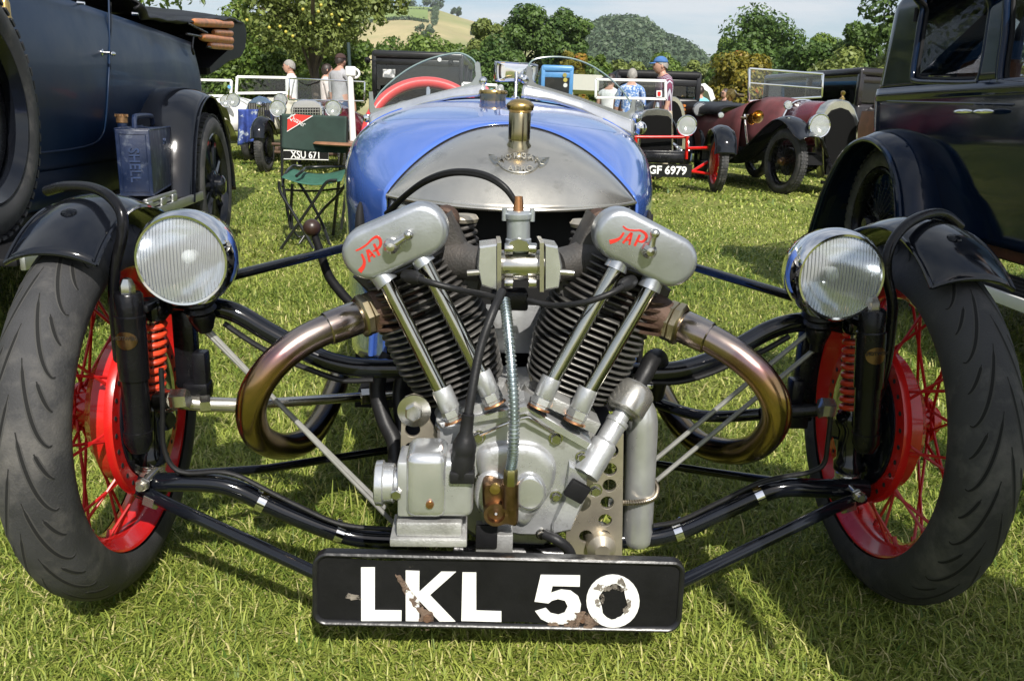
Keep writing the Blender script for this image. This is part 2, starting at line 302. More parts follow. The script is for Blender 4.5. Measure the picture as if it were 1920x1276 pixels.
# ------------------------------------------------------------------ ground, lawn, hills, trees
def fast_mesh(name, verts, faces_n, loops, tone=None, mat=None):
    me = bpy.data.meshes.new(name); me.vertices.add(len(verts)); me.vertices.foreach_set('co', verts.astype(np.float32).ravel())
    me.loops.add(len(loops)); me.loops.foreach_set('vertex_index', loops.astype(np.int32))
    st = np.zeros(len(faces_n), np.int32); st[1:] = np.cumsum(faces_n)[:-1]
    me.polygons.add(len(faces_n)); me.polygons.foreach_set('loop_start', st)
    me.update(calc_edges=True); me.validate()
    if tone is not None: a = me.attributes.new('tone', 'FLOAT', 'FACE'); a.data.foreach_set('value', tone.astype(np.float32))
    if mat: me.materials.append(mat)
    return me
def ground_material():
    m = bpy.data.materials.new('lawn_soil'); m.use_nodes = True; n, l = m.node_tree.nodes, m.node_tree.links; b = n['Principled BSDF']; b.inputs['Roughness'].default_value = .9; b.inputs['Specular IOR Level'].default_value = .1
    tc = n.new('ShaderNodeTexCoord')
    def noise(s, d): q = n.new('ShaderNodeTexNoise'); q.inputs['Scale'].default_value = s; q.inputs['Detail'].default_value = d; q.inputs['Roughness'].default_value = .7; l.new(tc.outputs['Object'], q.inputs['Vector']); return q
    a, c = noise(.55, 6), noise(26, 6)
    r = n.new('ShaderNodeValToRGB'); r.color_ramp.elements[0].position = .36; r.color_ramp.elements[0].color = (.14, .19, .035, 1); r.color_ramp.elements[1].position = .66; r.color_ramp.elements[1].color = (.31, .31, .10, 1); l.new(a.outputs[0], r.inputs[0])
    r2 = n.new('ShaderNodeValToRGB'); r2.color_ramp.elements[0].position = .3; r2.color_ramp.elements[0].color = (.45, .45, .45, 1); r2.color_ramp.elements[1].position = .7; r2.color_ramp.elements[1].color = (1.25, 1.25, 1.2, 1); l.new(c.outputs[0], r2.inputs[0])
    x = n.new('ShaderNodeMixRGB'); x.blend_type = 'MULTIPLY'; x.inputs[0].default_value = 1; l.new(r.outputs[0], x.inputs[1]); l.new(r2.outputs[0], x.inputs[2]); l.new(x.outputs[0], b.inputs['Base Color'])
    bp = n.new('ShaderNodeBump'); bp.inputs['Strength'].default_value = .8; bp.inputs['Distance'].default_value = .05; l.new(c.outputs[0], bp.inputs['Height']); l.new(bp.outputs[0], b.inputs['Normal']); return m
g = MB(); g.grid(lambda u, v: ((u-.5)*3200, -300+v*1820, 0), 20, 20); ground = struct(g.build('ground', ground_material(), smooth=0))
grassmat = leafmat('grass_blades', (.065, .13, .014), (.385, .435, .085), (.66, .58, .28))
def lawn(y0, y1, dens, wid, ln, seed, xs=1.0):
    r = np.random.default_rng(seed); hw0, hw1 = .75*y0+.55, .75*y1+.6
    n = int(dens*(y1-y0)*(hw0+hw1)); y = y0+(y1-y0)*np.sqrt(r.random(n)*((hw1/hw0)**2-1)+1)/((hw1/hw0)-1) - (y1-y0)/((hw1/hw0)-1)
    x = (r.random(n)*2-1)*(.75*y+.55)
    patch = .5+.5*np.sin(x*3.1+np.sin(y*2.3)*1.7)*np.cos(y*2.7+np.sin(x*1.9)*2)       # lusher and thinner patches
    keep = r.random(n) < .62+.38*patch; x, y, patch = x[keep], y[keep], patch[keep]; n = len(x)
    az = r.random(n)*2*np.pi; lean = np.clip(r.normal(1.22, .34, n), .1, 1.6); L = ln*(.55+r.random(n)*.85)*(.75+.4*patch); w = wid*(.6+.8*r.random(n))
    stray = r.random(n) < .006; lean = np.where(stray, .25, lean); L = np.where(stray, L*1.5, L)
    d = np.stack([np.cos(az), np.sin(az)], 1); s = np.stack([-np.sin(az), np.cos(az)], 1)
    def pt(f, bend): ang = np.minimum(lean*(.74+bend), 1.72); return np.stack([x+d[:, 0]*np.sin(ang)*L*f, y+d[:, 1]*np.sin(ang)*L*f, np.maximum(.002, np.cos(ang)*L*f)+.001], 1)
    b0 = np.stack([x, y, np.zeros(n)-.002], 1); m_, t_ = pt(.55, .15), pt(1, .45); sw = np.concatenate([s*w[:, None]*.5, np.zeros((n, 1))], 1)
    V = np.stack([b0-sw, b0+sw, m_+sw*.9, m_-sw*.9, t_], 1).reshape(-1, 3); base = np.arange(n)*5
    loops = np.stack([base, base+1, base+2, base+3, base+3, base+2, base+4], 1).ravel(); fn = np.tile([4, 3], n)
    big = np.sin(x*1.1+1.3*np.sin(y*.7))*np.sin(y*.9+x*.4); tone = np.clip(r.normal(.43, .22, n)+(.5-patch)*.26+.12*big, 0, .85); straw = r.random(n) < .08+.12*(1-patch)+.05*big; tone = np.where(straw, .86+.14*r.random(n), tone)
    o = link('grass', fast_mesh('grass', V, fn, loops, np.repeat(tone, 2), grassmat)); return o
for i, (a, b, dn, w, ln, lab) in enumerate(((.72, 1.5, 70000, .0025, .042, 'fresh green grass blades nearest the number plate'), (1.5, 2.4, 40000, .0030, .042, 'mown green grass under and around the three-wheeler'), (2.4, 4.4, 12000, .0044, .042, 'mown lawn grass between the three-wheeler and the folding chair'),
        (4.4, 8.5, 2800, .0082, .04, 'mown lawn grass beyond the folding chair'), (8.5, 19, 430, .021, .05, 'distant lawn grass among the parked cars'))):
    tag(lawn(a, b, dn, w, ln, 40+i), lab, 'grass', kind='stuff')
# --- leaves
def leaf_cards(cent, nrm, size, r):
    n = len(cent); a = r.normal(size=(n, 3)); t = np.cross(nrm, a); t /= np.linalg.norm(t, axis=1)[:, None]+1e-9; b = np.cross(nrm, t)
    s = (size*(.6+.8*r.random(n)))[:, None]; nn = nrm*s*.18
    return np.stack([cent-t*s, cent-b*s*.55+nn, cent+t*s, cent+b*s*.55+nn], 1).reshape(-1, 3)
def leaf_mesh(name, cent, nrm, size, tone, mat, r):
    n = len(cent); return fast_mesh(name, leaf_cards(cent, nrm, size, r), np.full(n, 4), np.arange(n*4), tone, mat)
def blob_leaves(cl, rad, per, r, flat_=.8):
    k = len(cl); d = r.normal(size=(k, per, 3)); d /= np.linalg.norm(d, axis=2)[:, :, None]
    rr = rad[:, None]*(.45+.6*r.random((k, per))**.6); c = cl[:, None, :]+d*rr[:, :, None]*np.array([1, 1, flat_])
    nr = d+r.normal(size=d.shape)*.55+np.array([0, 0, .35]); nr /= np.linalg.norm(nr, axis=2)[:, :, None]
    return c.reshape(-1, 3), nr.reshape(-1, 3)
green1 = leafmat('leaves_mid', (.06, .115, .02), (.19, .27, .05)); green2 = leafmat('leaves_dark', (.036, .08, .018), (.125, .20, .045))
green3 = leafmat('leaves_olive', (.085, .12, .026), (.27, .32, .085)); autumn = leafmat('leaves_autumn', (.10, .11, .015), (.30, .24, .03), (.38, .12, .03))
greenhaze = leafmat('leaves_far_hazed', (.06, .10, .055), (.125, .175, .09)); brownish = leafmat('leaves_brownish', (.07, .07, .03), (.20, .17, .09))  # greenhaze has the distance haze mixed into its leaf colours
bark = M('bark', (.09, .07, .05), .9, 0, var=.4, vs=6, bump=.6, bs=30)
def tree(name, label, base, z0, z1, rx, mat, nblob=34, per=130, leaf=.16, seed=1, ry=None, group=None, core=.55, cat='tree', lump=.36):
    r = np.random.default_rng(seed); base = Vector(base); t = thing(name, label, cat, base, 0, group)
    z1 += .10*(z1-z0); rx *= 1.08; zc, rz = (z0+z1)/2, (z1-z0)/2; ry = ry or rx
    d = r.normal(size=(nblob, 3)); d /= np.linalg.norm(d, axis=1)[:, None]; rad = (core+(1-core)*r.random(nblob))*(.92+.2*r.random(nblob))
    cl = d*rad[:, None]*np.array([rx, ry, rz])*.78+np.array([0, 0, zc]); br = (lump*(.6+.7*r.random(nblob)))*min(rx, rz*1.1, 9)
    c, nr = blob_leaves(cl, br, per, r); tone = np.clip(r.random(len(c))*.75+np.repeat(r.normal(.12, .18, nblob), per), 0, 1)
    k = c[:, 2] > .05; c, nr, tone = c[k], nr[k], tone[k]
    link('crown', leaf_mesh('crown', c, nr, leaf, tone, mat, r), t)
    mb = MB(); tr = max(.06, (z1)*.022); top = Vector((0, 0, zc)); mb.tube([(0, 0, -.1), (tr*.5, tr*.2, z0*.5+.3), (-tr*.4, 0, zc*.8), top], [tr*1.5, tr, tr*.8, tr*.4], 9, 4)
    for q in range(min(nblob, 12)):
        e = Vector(cl[q]); s0 = Vector((0, 0, zc*(.45+.4*r.random()))); mb.tube([s0, (s0+e)/2+Vector((0, 0, .1*rz)), e], [tr*.45, tr*.3, tr*.1], 6, 4)
    mb.build('trunk', bark, t); return t
def ptree(name, label, px, top, bot, hw, Y, mat, seed, **k):
    b = at(px, 300, Y); z1 = at(px, top, Y).z; z0 = max(.15, at(px, bot+75, Y).z); return tree(name, label, (b.x, Y, 0), z0, z1, hw*Y/F, mat, seed=seed, **k)
GT = 'trees beyond the parked cars'
# apple trees and hedge at the left
ta = ptree('apple_tree', 'apple tree with yellow apples overhanging the left of the lawn', 592, -130, 60, 118, 18.5, green3, 3, nblob=60, per=300, leaf=.05, group='apple trees', core=.5)
ptree('apple_tree', 'dark leafy apple tree just behind the folded hood of the blue tourer', 472, 8, 165, 66, 21, green1, 4, nblob=44, per=300, leaf=.062, group='apple trees')
ptree('broadleaf_tree', 'bright green tree at the right end of the left hedge', 655, 22, 165, 46, 21.5, green1, 5, nblob=44, per=300, leaf=.062, group=GT)
ptree('shrub', 'brownish hedge shrub behind the white-haired man', 488, 105, 190, 58, 22, brownish, 6, nblob=30, per=260, leaf=.06, cat='shrub', group='hedge shrubs')
ptree('shrub', 'green hedge shrub behind the man in the brown cap', 620, 92, 190, 78, 22.5, green1, 7, nblob=34, per=300, leaf=.062, cat='shrub', group='hedge shrubs')
ptree('shrub', 'green hedge shrub left of the white-haired man', 418, 95, 195, 60, 23, green2, 8, nblob=30, per=280, leaf=.062, cat='shrub', group='hedge shrubs')
ptree('shrub', 'light green hedge shrub between the two left groups of people', 560, 70, 190, 60, 23, green3, 9, nblob=30, per=280, leaf=.062, cat='shrub', group='hedge shrubs')
# apples
app = M('apple_skin', (.42, .36, .05), .35, 0, var=.3, vs=20); amb = MB(); amb.ball((0, 0, 0), .032, 10, 7); ame = amb.mesh('apple', app); r_ = random.Random(3)
for i, (px, py) in enumerate(((602, 10), (597, 22), (636, 47), (641, 38), (505, 52), (525, 50), (536, 60), (549, 68), (745, 2), (756, 3), (622, 28), (463, 38), (568, 18), (582, 44))):
    o = link('apple', ame); p = at(px, py, 16.9+.2*r_.random()); o.location = p; tag(o, 'ripe yellow apple hanging in the left apple tree', 'apple', 'yellow apples in the tree')
# hanging sprigs of the apple tree
rs = np.random.default_rng(12)
for (px, y0, y1, hw) in ((708, -60, 38, 14), (712, -20, 22, 18), (752, -60, 20, 16), (735, -70, -10, 40)):
    pts = np.array([list(at(px+rs.normal()*hw*.4, y0+(y1-y0)*q/9, 13.6)) for q in range(10)]); c, nr = blob_leaves(pts, np.full(10, hw*13.6/F*.8), 26, rs)
    sp = link('hanging_sprig', leaf_mesh('hanging_sprig', c-np.array(ta.location), nr, .05, rs.random(len(c)), green3, rs), ta)
lm = MB(); lm.tube([(0, 0, 2.2), (.5, -1.9, 3.0), (1.0, -3.6, 3.0), (1.3, -4.9, 2.75)], [.05, .035, .02, .008], 6, 5); lm.build('branch', bark, ta)
# middle distance
for i, (px, top, bot, hw, Y, mt, lab) in enumerate(((790, 62, 160, 70, 45, green1, 'round mid-green tree behind the black van'), (735, 88, 160, 34, 50, green2, 'small dark tree left of the round tree behind the van'), (852, 78, 175, 44, 47, green1, 'low mid-green tree right of the black van'),
        (908, 26, 110, 34, 41, green3, 'slim olive tree with an open top above the blue car'), (915, 74, 200, 62, 38, green2, 'dark bushy tree directly above the rear-view mirror'), (968, 14, 130, 56, 43, green2, 'tall dark tree right of the slim olive tree'),
        (1046, 16, 125, 46, 44, green2, 'tall dark tree with a narrow crown above the right windscreen'), (1062, 84, 190, 30, 36, autumn, 'yellowing small tree above the right windscreen'), (1104, 92, 200, 34, 38, green1, 'small green tree right of the yellowing one'),
        (1165, 112, 200, 42, 60, green3, 'low bush left of the man in the blue cap'), (1230, 108, 200, 46, 62, green1, 'low bush behind the man in the blue cap'), (1295, 112, 210, 36, 64, green3, 'low bush right of the man in the blue cap'),
        (1402, 30, 190, 84, 36, green2, 'open-crowned dark tree behind the maroon tourer'), (1376, 92, 220, 58, 21, autumn, 'orange and yellow autumn tree behind the maroon tourer'), (1335, 70, 200, 26, 40, green1, 'small green tree left of the open-crowned tree'),
        (1528, 62, 240, 54, 27, green1, 'green tree behind the windscreen of the maroon tourer'), (1600, 30, 240, 62, 25, green2, 'dense dark tree behind the black saloon roof'), (1668, 24, 250, 52, 23, green3, 'olive tree close to the navy saloon'),
        (1560, 112, 260, 70, 20, green3, 'pale green bush behind the black saloon'), (1490, 78, 240, 56, 26, green2, 'dark bush right of the autumn tree'), (1740, 10, 260, 80, 26, green1, 'green tree seen behind the navy saloon'))):
    ptree('broadleaf_tree', lab, px, top, bot, hw, Y, mt, 20+i, nblob=42+int(hw/3), per=360, leaf=.0024*Y if Y > 30 else .0027*Y, group=GT, lump=.34)
ptree('oak_tree', 'oak branches hanging over the top right above the trees', 1672, -160, 46, 72, 15, green2, 60, nblob=40, per=200, leaf=.05, group=GT, core=.4)
# trees outside the frame: the row mirrored in the saloon's side
for i, (x, y, h) in enumerate(((-12.5, 1.5, 6.5), (-13, 6.5, 5.5), (-11.5, -4, 6), (-9.8, 20.5, 10.5), (-12.5, 14.5, 9.5), (-15, 25, 13))): tree('orchard_tree', ('tall near', 'short near', 'middling near', 'short far', 'middling', 'tall far')[i]+' orchard tree in the row left of the blue tourer', (x, y, 0), (.8 if h < 8 else 1.6), h, (2.6 if h < 8 else 3.6), (green1, green3, green2)[i % 3], nblob=36, per=200, leaf=.09, seed=80+i, group='orchard row')
# --- hills
def hill(name, ridge, Yr, Yf, mat, lumps=2.0, seed=1, back=1.6):
    pts = [at(px, py, Yr) for px, py in ridge]; r = random.Random(seed)
    def S(u, v, lift=0):
        f = u*(len(pts)-1); i = min(int(f), len(pts)-2); p = pts[i].lerp(pts[i+1], f-i)
        if v <= 1: y = Yf+(Yr-Yf)*v; k = v*v*(3-2*v)*.55+v*.45
        else: y = Yr+(v-1)*Yr*back; k = max(0, 1-(v-1)*1.2)
        z = p.z*k+lumps*math.sin(u*23+v*7)*math.sin(v*9+u*5)*min(1, v*3)*(1 if v < .97 else .2); return Vector((p.x*y/Yr, y, z+lift-.5*(1-min(1, v*6))))
    mb = MB(); mb.grid(lambda u, v: S(u, v*1.7), 60, 40); o = struct(mb.build(name, mat)); return o, S
hay = M('hill_hay', (.36, .30, .155), .95, 0, var=.25, vs=.02, col2=(.22, .23, .09), c2s=.012, c2p=.50, c2w=.2)
fieldg = M('hill_pasture', (.16, .22, .06), .95, 0, var=.2, vs=.015); woodfloor = M('wood_floor', (.04, .06, .03), .95)
hA, SA = hill('hill', [(-600, 120), (-200, 70), (150, 60), (420, 40), (560, 30), (690, 24), (760, 20), (825, 24), (880, 38), (940, 55), (1020, 57), (1095, 58), (1160, 62), (1260, 110), (1330, 150)], 620, 210, hay, 1.2)
def field(name, u0, u1, v0, v1, mat):
    mb = MB(); mb.grid(lambda a, b: SA(u0+(u1-u0)*a, v0+(v1-v0)*b, 1.4), 30, 14); return struct(mb.build(name, mat))
field('pasture', .15, .488, .845, .985, fieldg); field('pasture', .15, .475, .66, .835, fieldg)
hB, SB = hill('wooded_hill', [(1085, 110), (1112, 62), (1135, 50), (1165, 47), (1205, 56), (1250, 80), (1290, 100), (1318, 122), (1345, 150)], 430, 190, woodfloor, 1.0, 2)
r = np.random.default_rng(5); q = [SB(u, v) for u, v in zip(r.random(1500), .38+.66*r.random(1500)**.8)]; q = np.array([list(p) for p in q])
c, nr = blob_leaves(q+np.array([0, 0, 1.6]), 2.6+2.2*r.random(len(q)), 34, r, .8); tone = np.clip(np.repeat(r.random(len(q)), 34)*.7+r.random(len(c))*.3, 0, 1)
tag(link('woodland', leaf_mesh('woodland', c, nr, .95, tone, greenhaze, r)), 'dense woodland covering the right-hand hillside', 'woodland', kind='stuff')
def hedgerow(uv, label, size=1.6, per=26, n=60):
    pts = []
    for (u0, v0), (u1, v1) in zip(uv[:-1], uv[1:]): pts += [SA(u0+(u1-u0)*k/n, v0+(v1-v0)*k/n) for k in range(n)]
    pts = np.array([list(p) for p in pts])+np.array([0, 0, size*.5]); rad = size*(.6+.8*r.random(len(pts))); c, nr = blob_leaves(pts, rad, per, r)
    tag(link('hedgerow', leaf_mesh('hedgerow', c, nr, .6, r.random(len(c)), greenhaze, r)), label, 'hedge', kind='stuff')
hedgerow([(.15, .84), (.48, .84)], 'dark hedge line across the middle of the hill pasture'); hedgerow([(.15, .655), (.48, .655)], 'dark hedge line along the foot of the hill pasture'); hedgerow([(.488, .63), (.492, .98)], 'hedge between the green pasture and the tan field', 2.0)
for i, (u, hh, lab) in enumerate(((.37, 9, 'tree on the skyline left of the hanging sprigs'), (.39, 8, 'small skyline tree between the hanging sprigs'), (.486, 13, 'largest tree on the hill skyline at the end of the pasture'), (.435, 7, 'low skyline tree behind the right hanging sprig'), (.54, 6, 'lone small tree on the tan ridge'))):
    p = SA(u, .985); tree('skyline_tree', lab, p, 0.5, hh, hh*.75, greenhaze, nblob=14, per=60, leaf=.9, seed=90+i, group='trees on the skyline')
hedgerow([(.30, .99), (.485, .99)], 'hedge along the skyline of the green hill', 3.2); hedgerow([(.81, 1.0), (.88, 1.0)], 'hedge along the ridge left of the wooded hill', 2.4)
for i, (u, v, hh, lab) in enumerate(((.83, .42, 5, 'left bush of two on the tan slope'), (.845, .40, 4, 'right bush of two on the tan slope'), (.47, .5, 7, 'lone round tree below the pasture'), (.59, .52, 8, 'small grey-green tree on the tan field'))):
    tree('field_tree', lab, SA(u, v), .3, hh, hh*.7, greenhaze, nblob=10, per=60, leaf=.7, seed=120+i, group='field trees on the slope')
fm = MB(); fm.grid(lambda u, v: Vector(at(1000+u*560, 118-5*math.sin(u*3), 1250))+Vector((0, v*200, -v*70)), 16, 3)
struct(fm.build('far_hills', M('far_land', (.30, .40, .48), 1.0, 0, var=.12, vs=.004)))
# ------------------------------------------------------------------ the three-wheeler
tw = thing('three_wheeled_car', 'blue three-wheeled sports car with exposed V-twin engine and LKL 50 number plate', 'car', Vector(C0), YAW)
def heat_material():
    m = bpy.data.materials.new('exhaust_blued'); m.use_nodes = True; n, l = m.node_tree.nodes, m.node_tree.links; b = n['Principled BSDF']; b.inputs['Metallic'].default_value = 1
    tc = n.new('ShaderNodeTexCoord'); s = n.new('ShaderNodeSeparateXYZ'); l.new(tc.outputs['Object'], s.inputs[0]); no = n.new('ShaderNodeTexNoise'); no.inputs['Scale'].default_value = 24; no.inputs['Detail'].default_value = 7; l.new(tc.outputs['Object'], no.inputs['Vector'])
    ma = n.new('ShaderNodeMath'); ma.operation = 'MULTIPLY_ADD'; ma.inputs[1].default_value = .06; l.new(no.outputs[0], ma.inputs[0]); l.new(s.outputs[2], ma.inputs[2])
    mr = n.new('ShaderNodeMapRange'); mr.inputs[1].default_value = .58; mr.inputs[2].default_value = .30; l.new(ma.outputs[0], mr.inputs[0]); r = n.new('ShaderNodeValToRGB'); e = r.color_ramp.elements
    for p, c_ in ((.0, (.42, .38, .34)), (.17, (.40, .30, .26)), (.24, (.30, .17, .17)), (.32, (.40, .24, .12)), (.5, (.42, .29, .13)), (.68, (.30, .20, .09)), (1, (.20, .15, .09))):
        q = e.new(p) if p not in (0, 1) else e[0 if p == 0 else -1]; q.color = (*c_, 1)
    l.new(mr.outputs[0], r.inputs[0]); l.new(r.outputs[0], b.inputs['Base Color']); rr = n.new('ShaderNodeMapRange'); rr.inputs[3].default_value = .1; rr.inputs[4].default_value = .34; l.new(no.outputs[0], rr.inputs[0]); l.new(rr.outputs[0], b.inputs['Roughness']); return m
heat = heat_material()
# --- wheels
WX, WZ, TR = .682, .334, .317
def tyre_mesh():
    mb = MB(); ph0 = math.radians(118); pr = [(.266+(TR-.266)*math.cos(p), .050*math.sin(p)) for p in [-ph0+2*ph0*k/40 for k in range(41)]]; mb.lathe(pr, (0, 0, 0), (1, 0, 0), 160); return mb.mesh('tyre', rubber, 180)
def tread_pt(arc, ang, lift):            # a point of the tread: metres across from the centre line, angle round the wheel
    ph = arc/.0475; r = .266+(TR+lift-.266)*math.cos(ph); return Vector(((.050+lift)*math.sin(ph), -r*math.cos(ang), r*math.sin(ang)))
PIT = 2*math.pi/20; groove_m = M('tread_groove', (.004, .004, .004), .9); groove_edge = M('tread_bevel_edge', (.042, .041, .039), .8)  # raised near-black strips stand in for shaded grooves, with a paler bevel
def groove_mesh(sd, kind):
    N = 26; cl = []
    for q in range(N+1):
        t = q/N
        if kind == 0: cl.append((sd*(.005+.042*t), PIT*1.25*(1-t)**2.1+(.0 if t < .9 else .35*PIT*(t-.9)), t))
        else: cl.append((sd*(.025+.022*t), PIT*.42*(1-t)**1.6, t))
    mb = MB(); vs, fs, mi = [], [], []
    for i, (w, a, t) in enumerate(cl):
        p, q = cl[max(0, i-1)], cl[min(N, i+1)]; dx, dy = q[0]-p[0], (q[1]-p[1])*TR; L = math.hypot(dx, dy); nx, ny = -dy/L, dx/L; hw = (.0011+.0010*math.sin(math.pi*min(1, t*.8+.2)))*(1 if .04 < t < .97 else .35)
        for o, lf in ((-hw*1.9, .0001), (-hw, .0005), (hw, .0005), (hw*1.9, .0001)): vs.append(tread_pt(w+nx*o, a+ny*o/TR, lf))
    for i in range(N):
        for c_ in range(3): fs.append((i*4+c_, i*4+c_+1, i*4+c_+5, i*4+c_+4)); mi.append(0 if c_ == 1 else 1)
    mb.add(vs, fs); mb.mi = mi; return mb.mesh('tread_groove', [groove_m, groove_edge], 0)
GRV = {(sd, kd): groove_mesh(sd, kd) for sd in (-1, 1) for kd in (0, 1)}
def tread(par):
    for (sd, kd), me in GRV.items():
        for k in range(20): o = link('tread_groove', me, par); o.rotation_euler = (-(k+.52*kd+(.5 if sd > 0 else 0))*PIT, 0, 0)
TY = tyre_mesh()
rimprof = [(.254, -.036), (.249, -.040), (.244, -.037), (.241, -.030), (.229, -.022), (.224, -.010), (.224, .010), (.229, .022), (.241, .030), (.244, .037), (.249, .040), (.254, .036), (.244, .028), (.236, .012), (.236, -.012), (.244, -.028), (.254, -.036)]; rimprof = [(r_*.965, x_) for r_, x_ in rimprof]
rm = MB(); rm.lathe(rimprof, (0, 0, 0), (1, 0, 0), 96); RIM = rm.mesh('rim', red)
def spoke_mesh(sx, r0, x0, da):
    mb = MB(); a = math.radians(da); mb.tube([(x0, -r0*math.cos(a), r0*math.sin(a)), (sx*.006, -.219, 0)], .0026, 6, 1); mb.cyl((sx*.0062+.04*(x0-sx*.006), -.205, 0), (sx*.006, -.218, 0), .0042, n=6); return mb.mesh('spoke', spoke_red)
SPK = {(s, q): (spoke_mesh(s*1, .137, s*.047, q*7), spoke_mesh(-s, .031, -s*.050, q*46)) for s in (-1, 1) for q in (-1, 1)}
def front_wheel(s):
    inn = -s; w = empty('wheel', tw, (s*WX, 0, WZ)); link('tyre', TY, w); link('rim', RIM, w); tread(w)
    for k in range(10):
        for q in (-1, 1):
            for m_ in (0, 1):
                o = link('spoke', SPK[(inn, q)][m_], w); o.rotation_euler = (math.radians(k*36+q*4+m_*18), 0, 0)
    mb = MB(); ax = (inn, 0, 0)
    mb.lathe([(.118, .058), (.145, .058), (.147, .052), (.147, .046), (.128, .042), (.124, .015), (.119, .012), (.10, -.004), (.06, -.012), (.04, -.02)], (0, 0, 0), ax, 64)
    dr = mb.build('brake_drum', red, w)
    hole = MB()
    for k in range(30): a = 2*math.pi*k/30; hole.cyl((inn*.0545, .133*math.cos(a), .133*math.sin(a)), (inn*.0588, .133*math.cos(a), .133*math.sin(a)), .0042, n=8)
    hole.build('spoke_hole', dark, dr)['kind'] = 'stuff'
    mb = MB(); mb.lathe([(.117, .050), (.117, .060), (.112, .063), (.085, .064), (.08, .070), (.05, .072), (.03, .085), (0, .085)], (0, 0, 0), ax, 48); mb.build('backplate', black, w)
    mb = MB(); mb.lathe([(.04, -.02), (.036, -.05), (.042, -.052), (.042, -.058), (.026, -.062), (.024, -.075), (0, -.077)], (0, 0, 0), ax, 32); mb.build('hub', red, w)
    for (y, z) in ((-.045, .06), (-.06, -.02), (-.04, -.075)):
        b = MB(); hexnut(b, (inn*.064, y, z), ax, .011, .012); b.cyl((inn*.07, y, z), (inn*.086, y, z), .005, n=10); b.build('bolt', nickelbr, w)
    return w
front_wheel(-1); front_wheel(1)
# --- mudguards
def mudguard(s, a0, a1, tube_px):
    cx = s*WX; R0 = .359
    def fn(u, v):
        a = math.radians(a0+(a1-a0)*v); t = (u-.5)*2; rr = R0-.024*max(0, 1-v/.36)**1.5-.020*abs(t)**2.2; return (cx+t*.064, -rr*math.cos(a), WZ+rr*math.sin(a))
    mb = MB(); mb.grid(fn, 16, 40); g_ = solid(mb.build('mudguard', black, tw), .0025)
    e = MB()
    for u in (0, 1): e.tube([fn(u, k/30) for k in range(31)], .0032, 6, 1)
    for v in (0, 1): e.tube([fn(k/12, v) for k in range(13)], .0032, 6, 1)
    e.build('rolled_edge', black, g_)
    for v in (.17, .17, .62): 
        p = Vector(fn(.5, v)); a = math.radians(a0+(a1-a0)*v); n_ = Vector((0, -math.cos(a), math.sin(a))); b = MB(); b.lathe([(.012, -.001), (.0105, .002), (.005, .0042), (0, .0045)], p, n_, 16); b.build('bolt', black, g_)
        if v == .17: v = .9
    t = MB(); t.tube([C(*p) for p in tube_px], .0085, 10, 8); t.build('mudguard_stay', blackold, tw)
    return g_
mudguard(-1, 60, 152, [(88, 358, .02), (120, 350, -.0), (170, 352, -.03), (205, 368, -.06), (228, 400, -.08), (229, 440, -.085), (218, 490, -.09), (213, 540, -.09), (216, 600, -.09), (226, 700, -.09), (238, 780, -.09)])
mudguard(1, 59, 152, [(1800, 424, .02), (1770, 402, 0), (1735, 403, -.03), (1695, 425, -.06), (1668, 465, -.08), (1662, 510, -.085), (1672, 560, -.09), (1672, 600, -.09), (1662, 680, -.09), (1640, 770, -.09)])
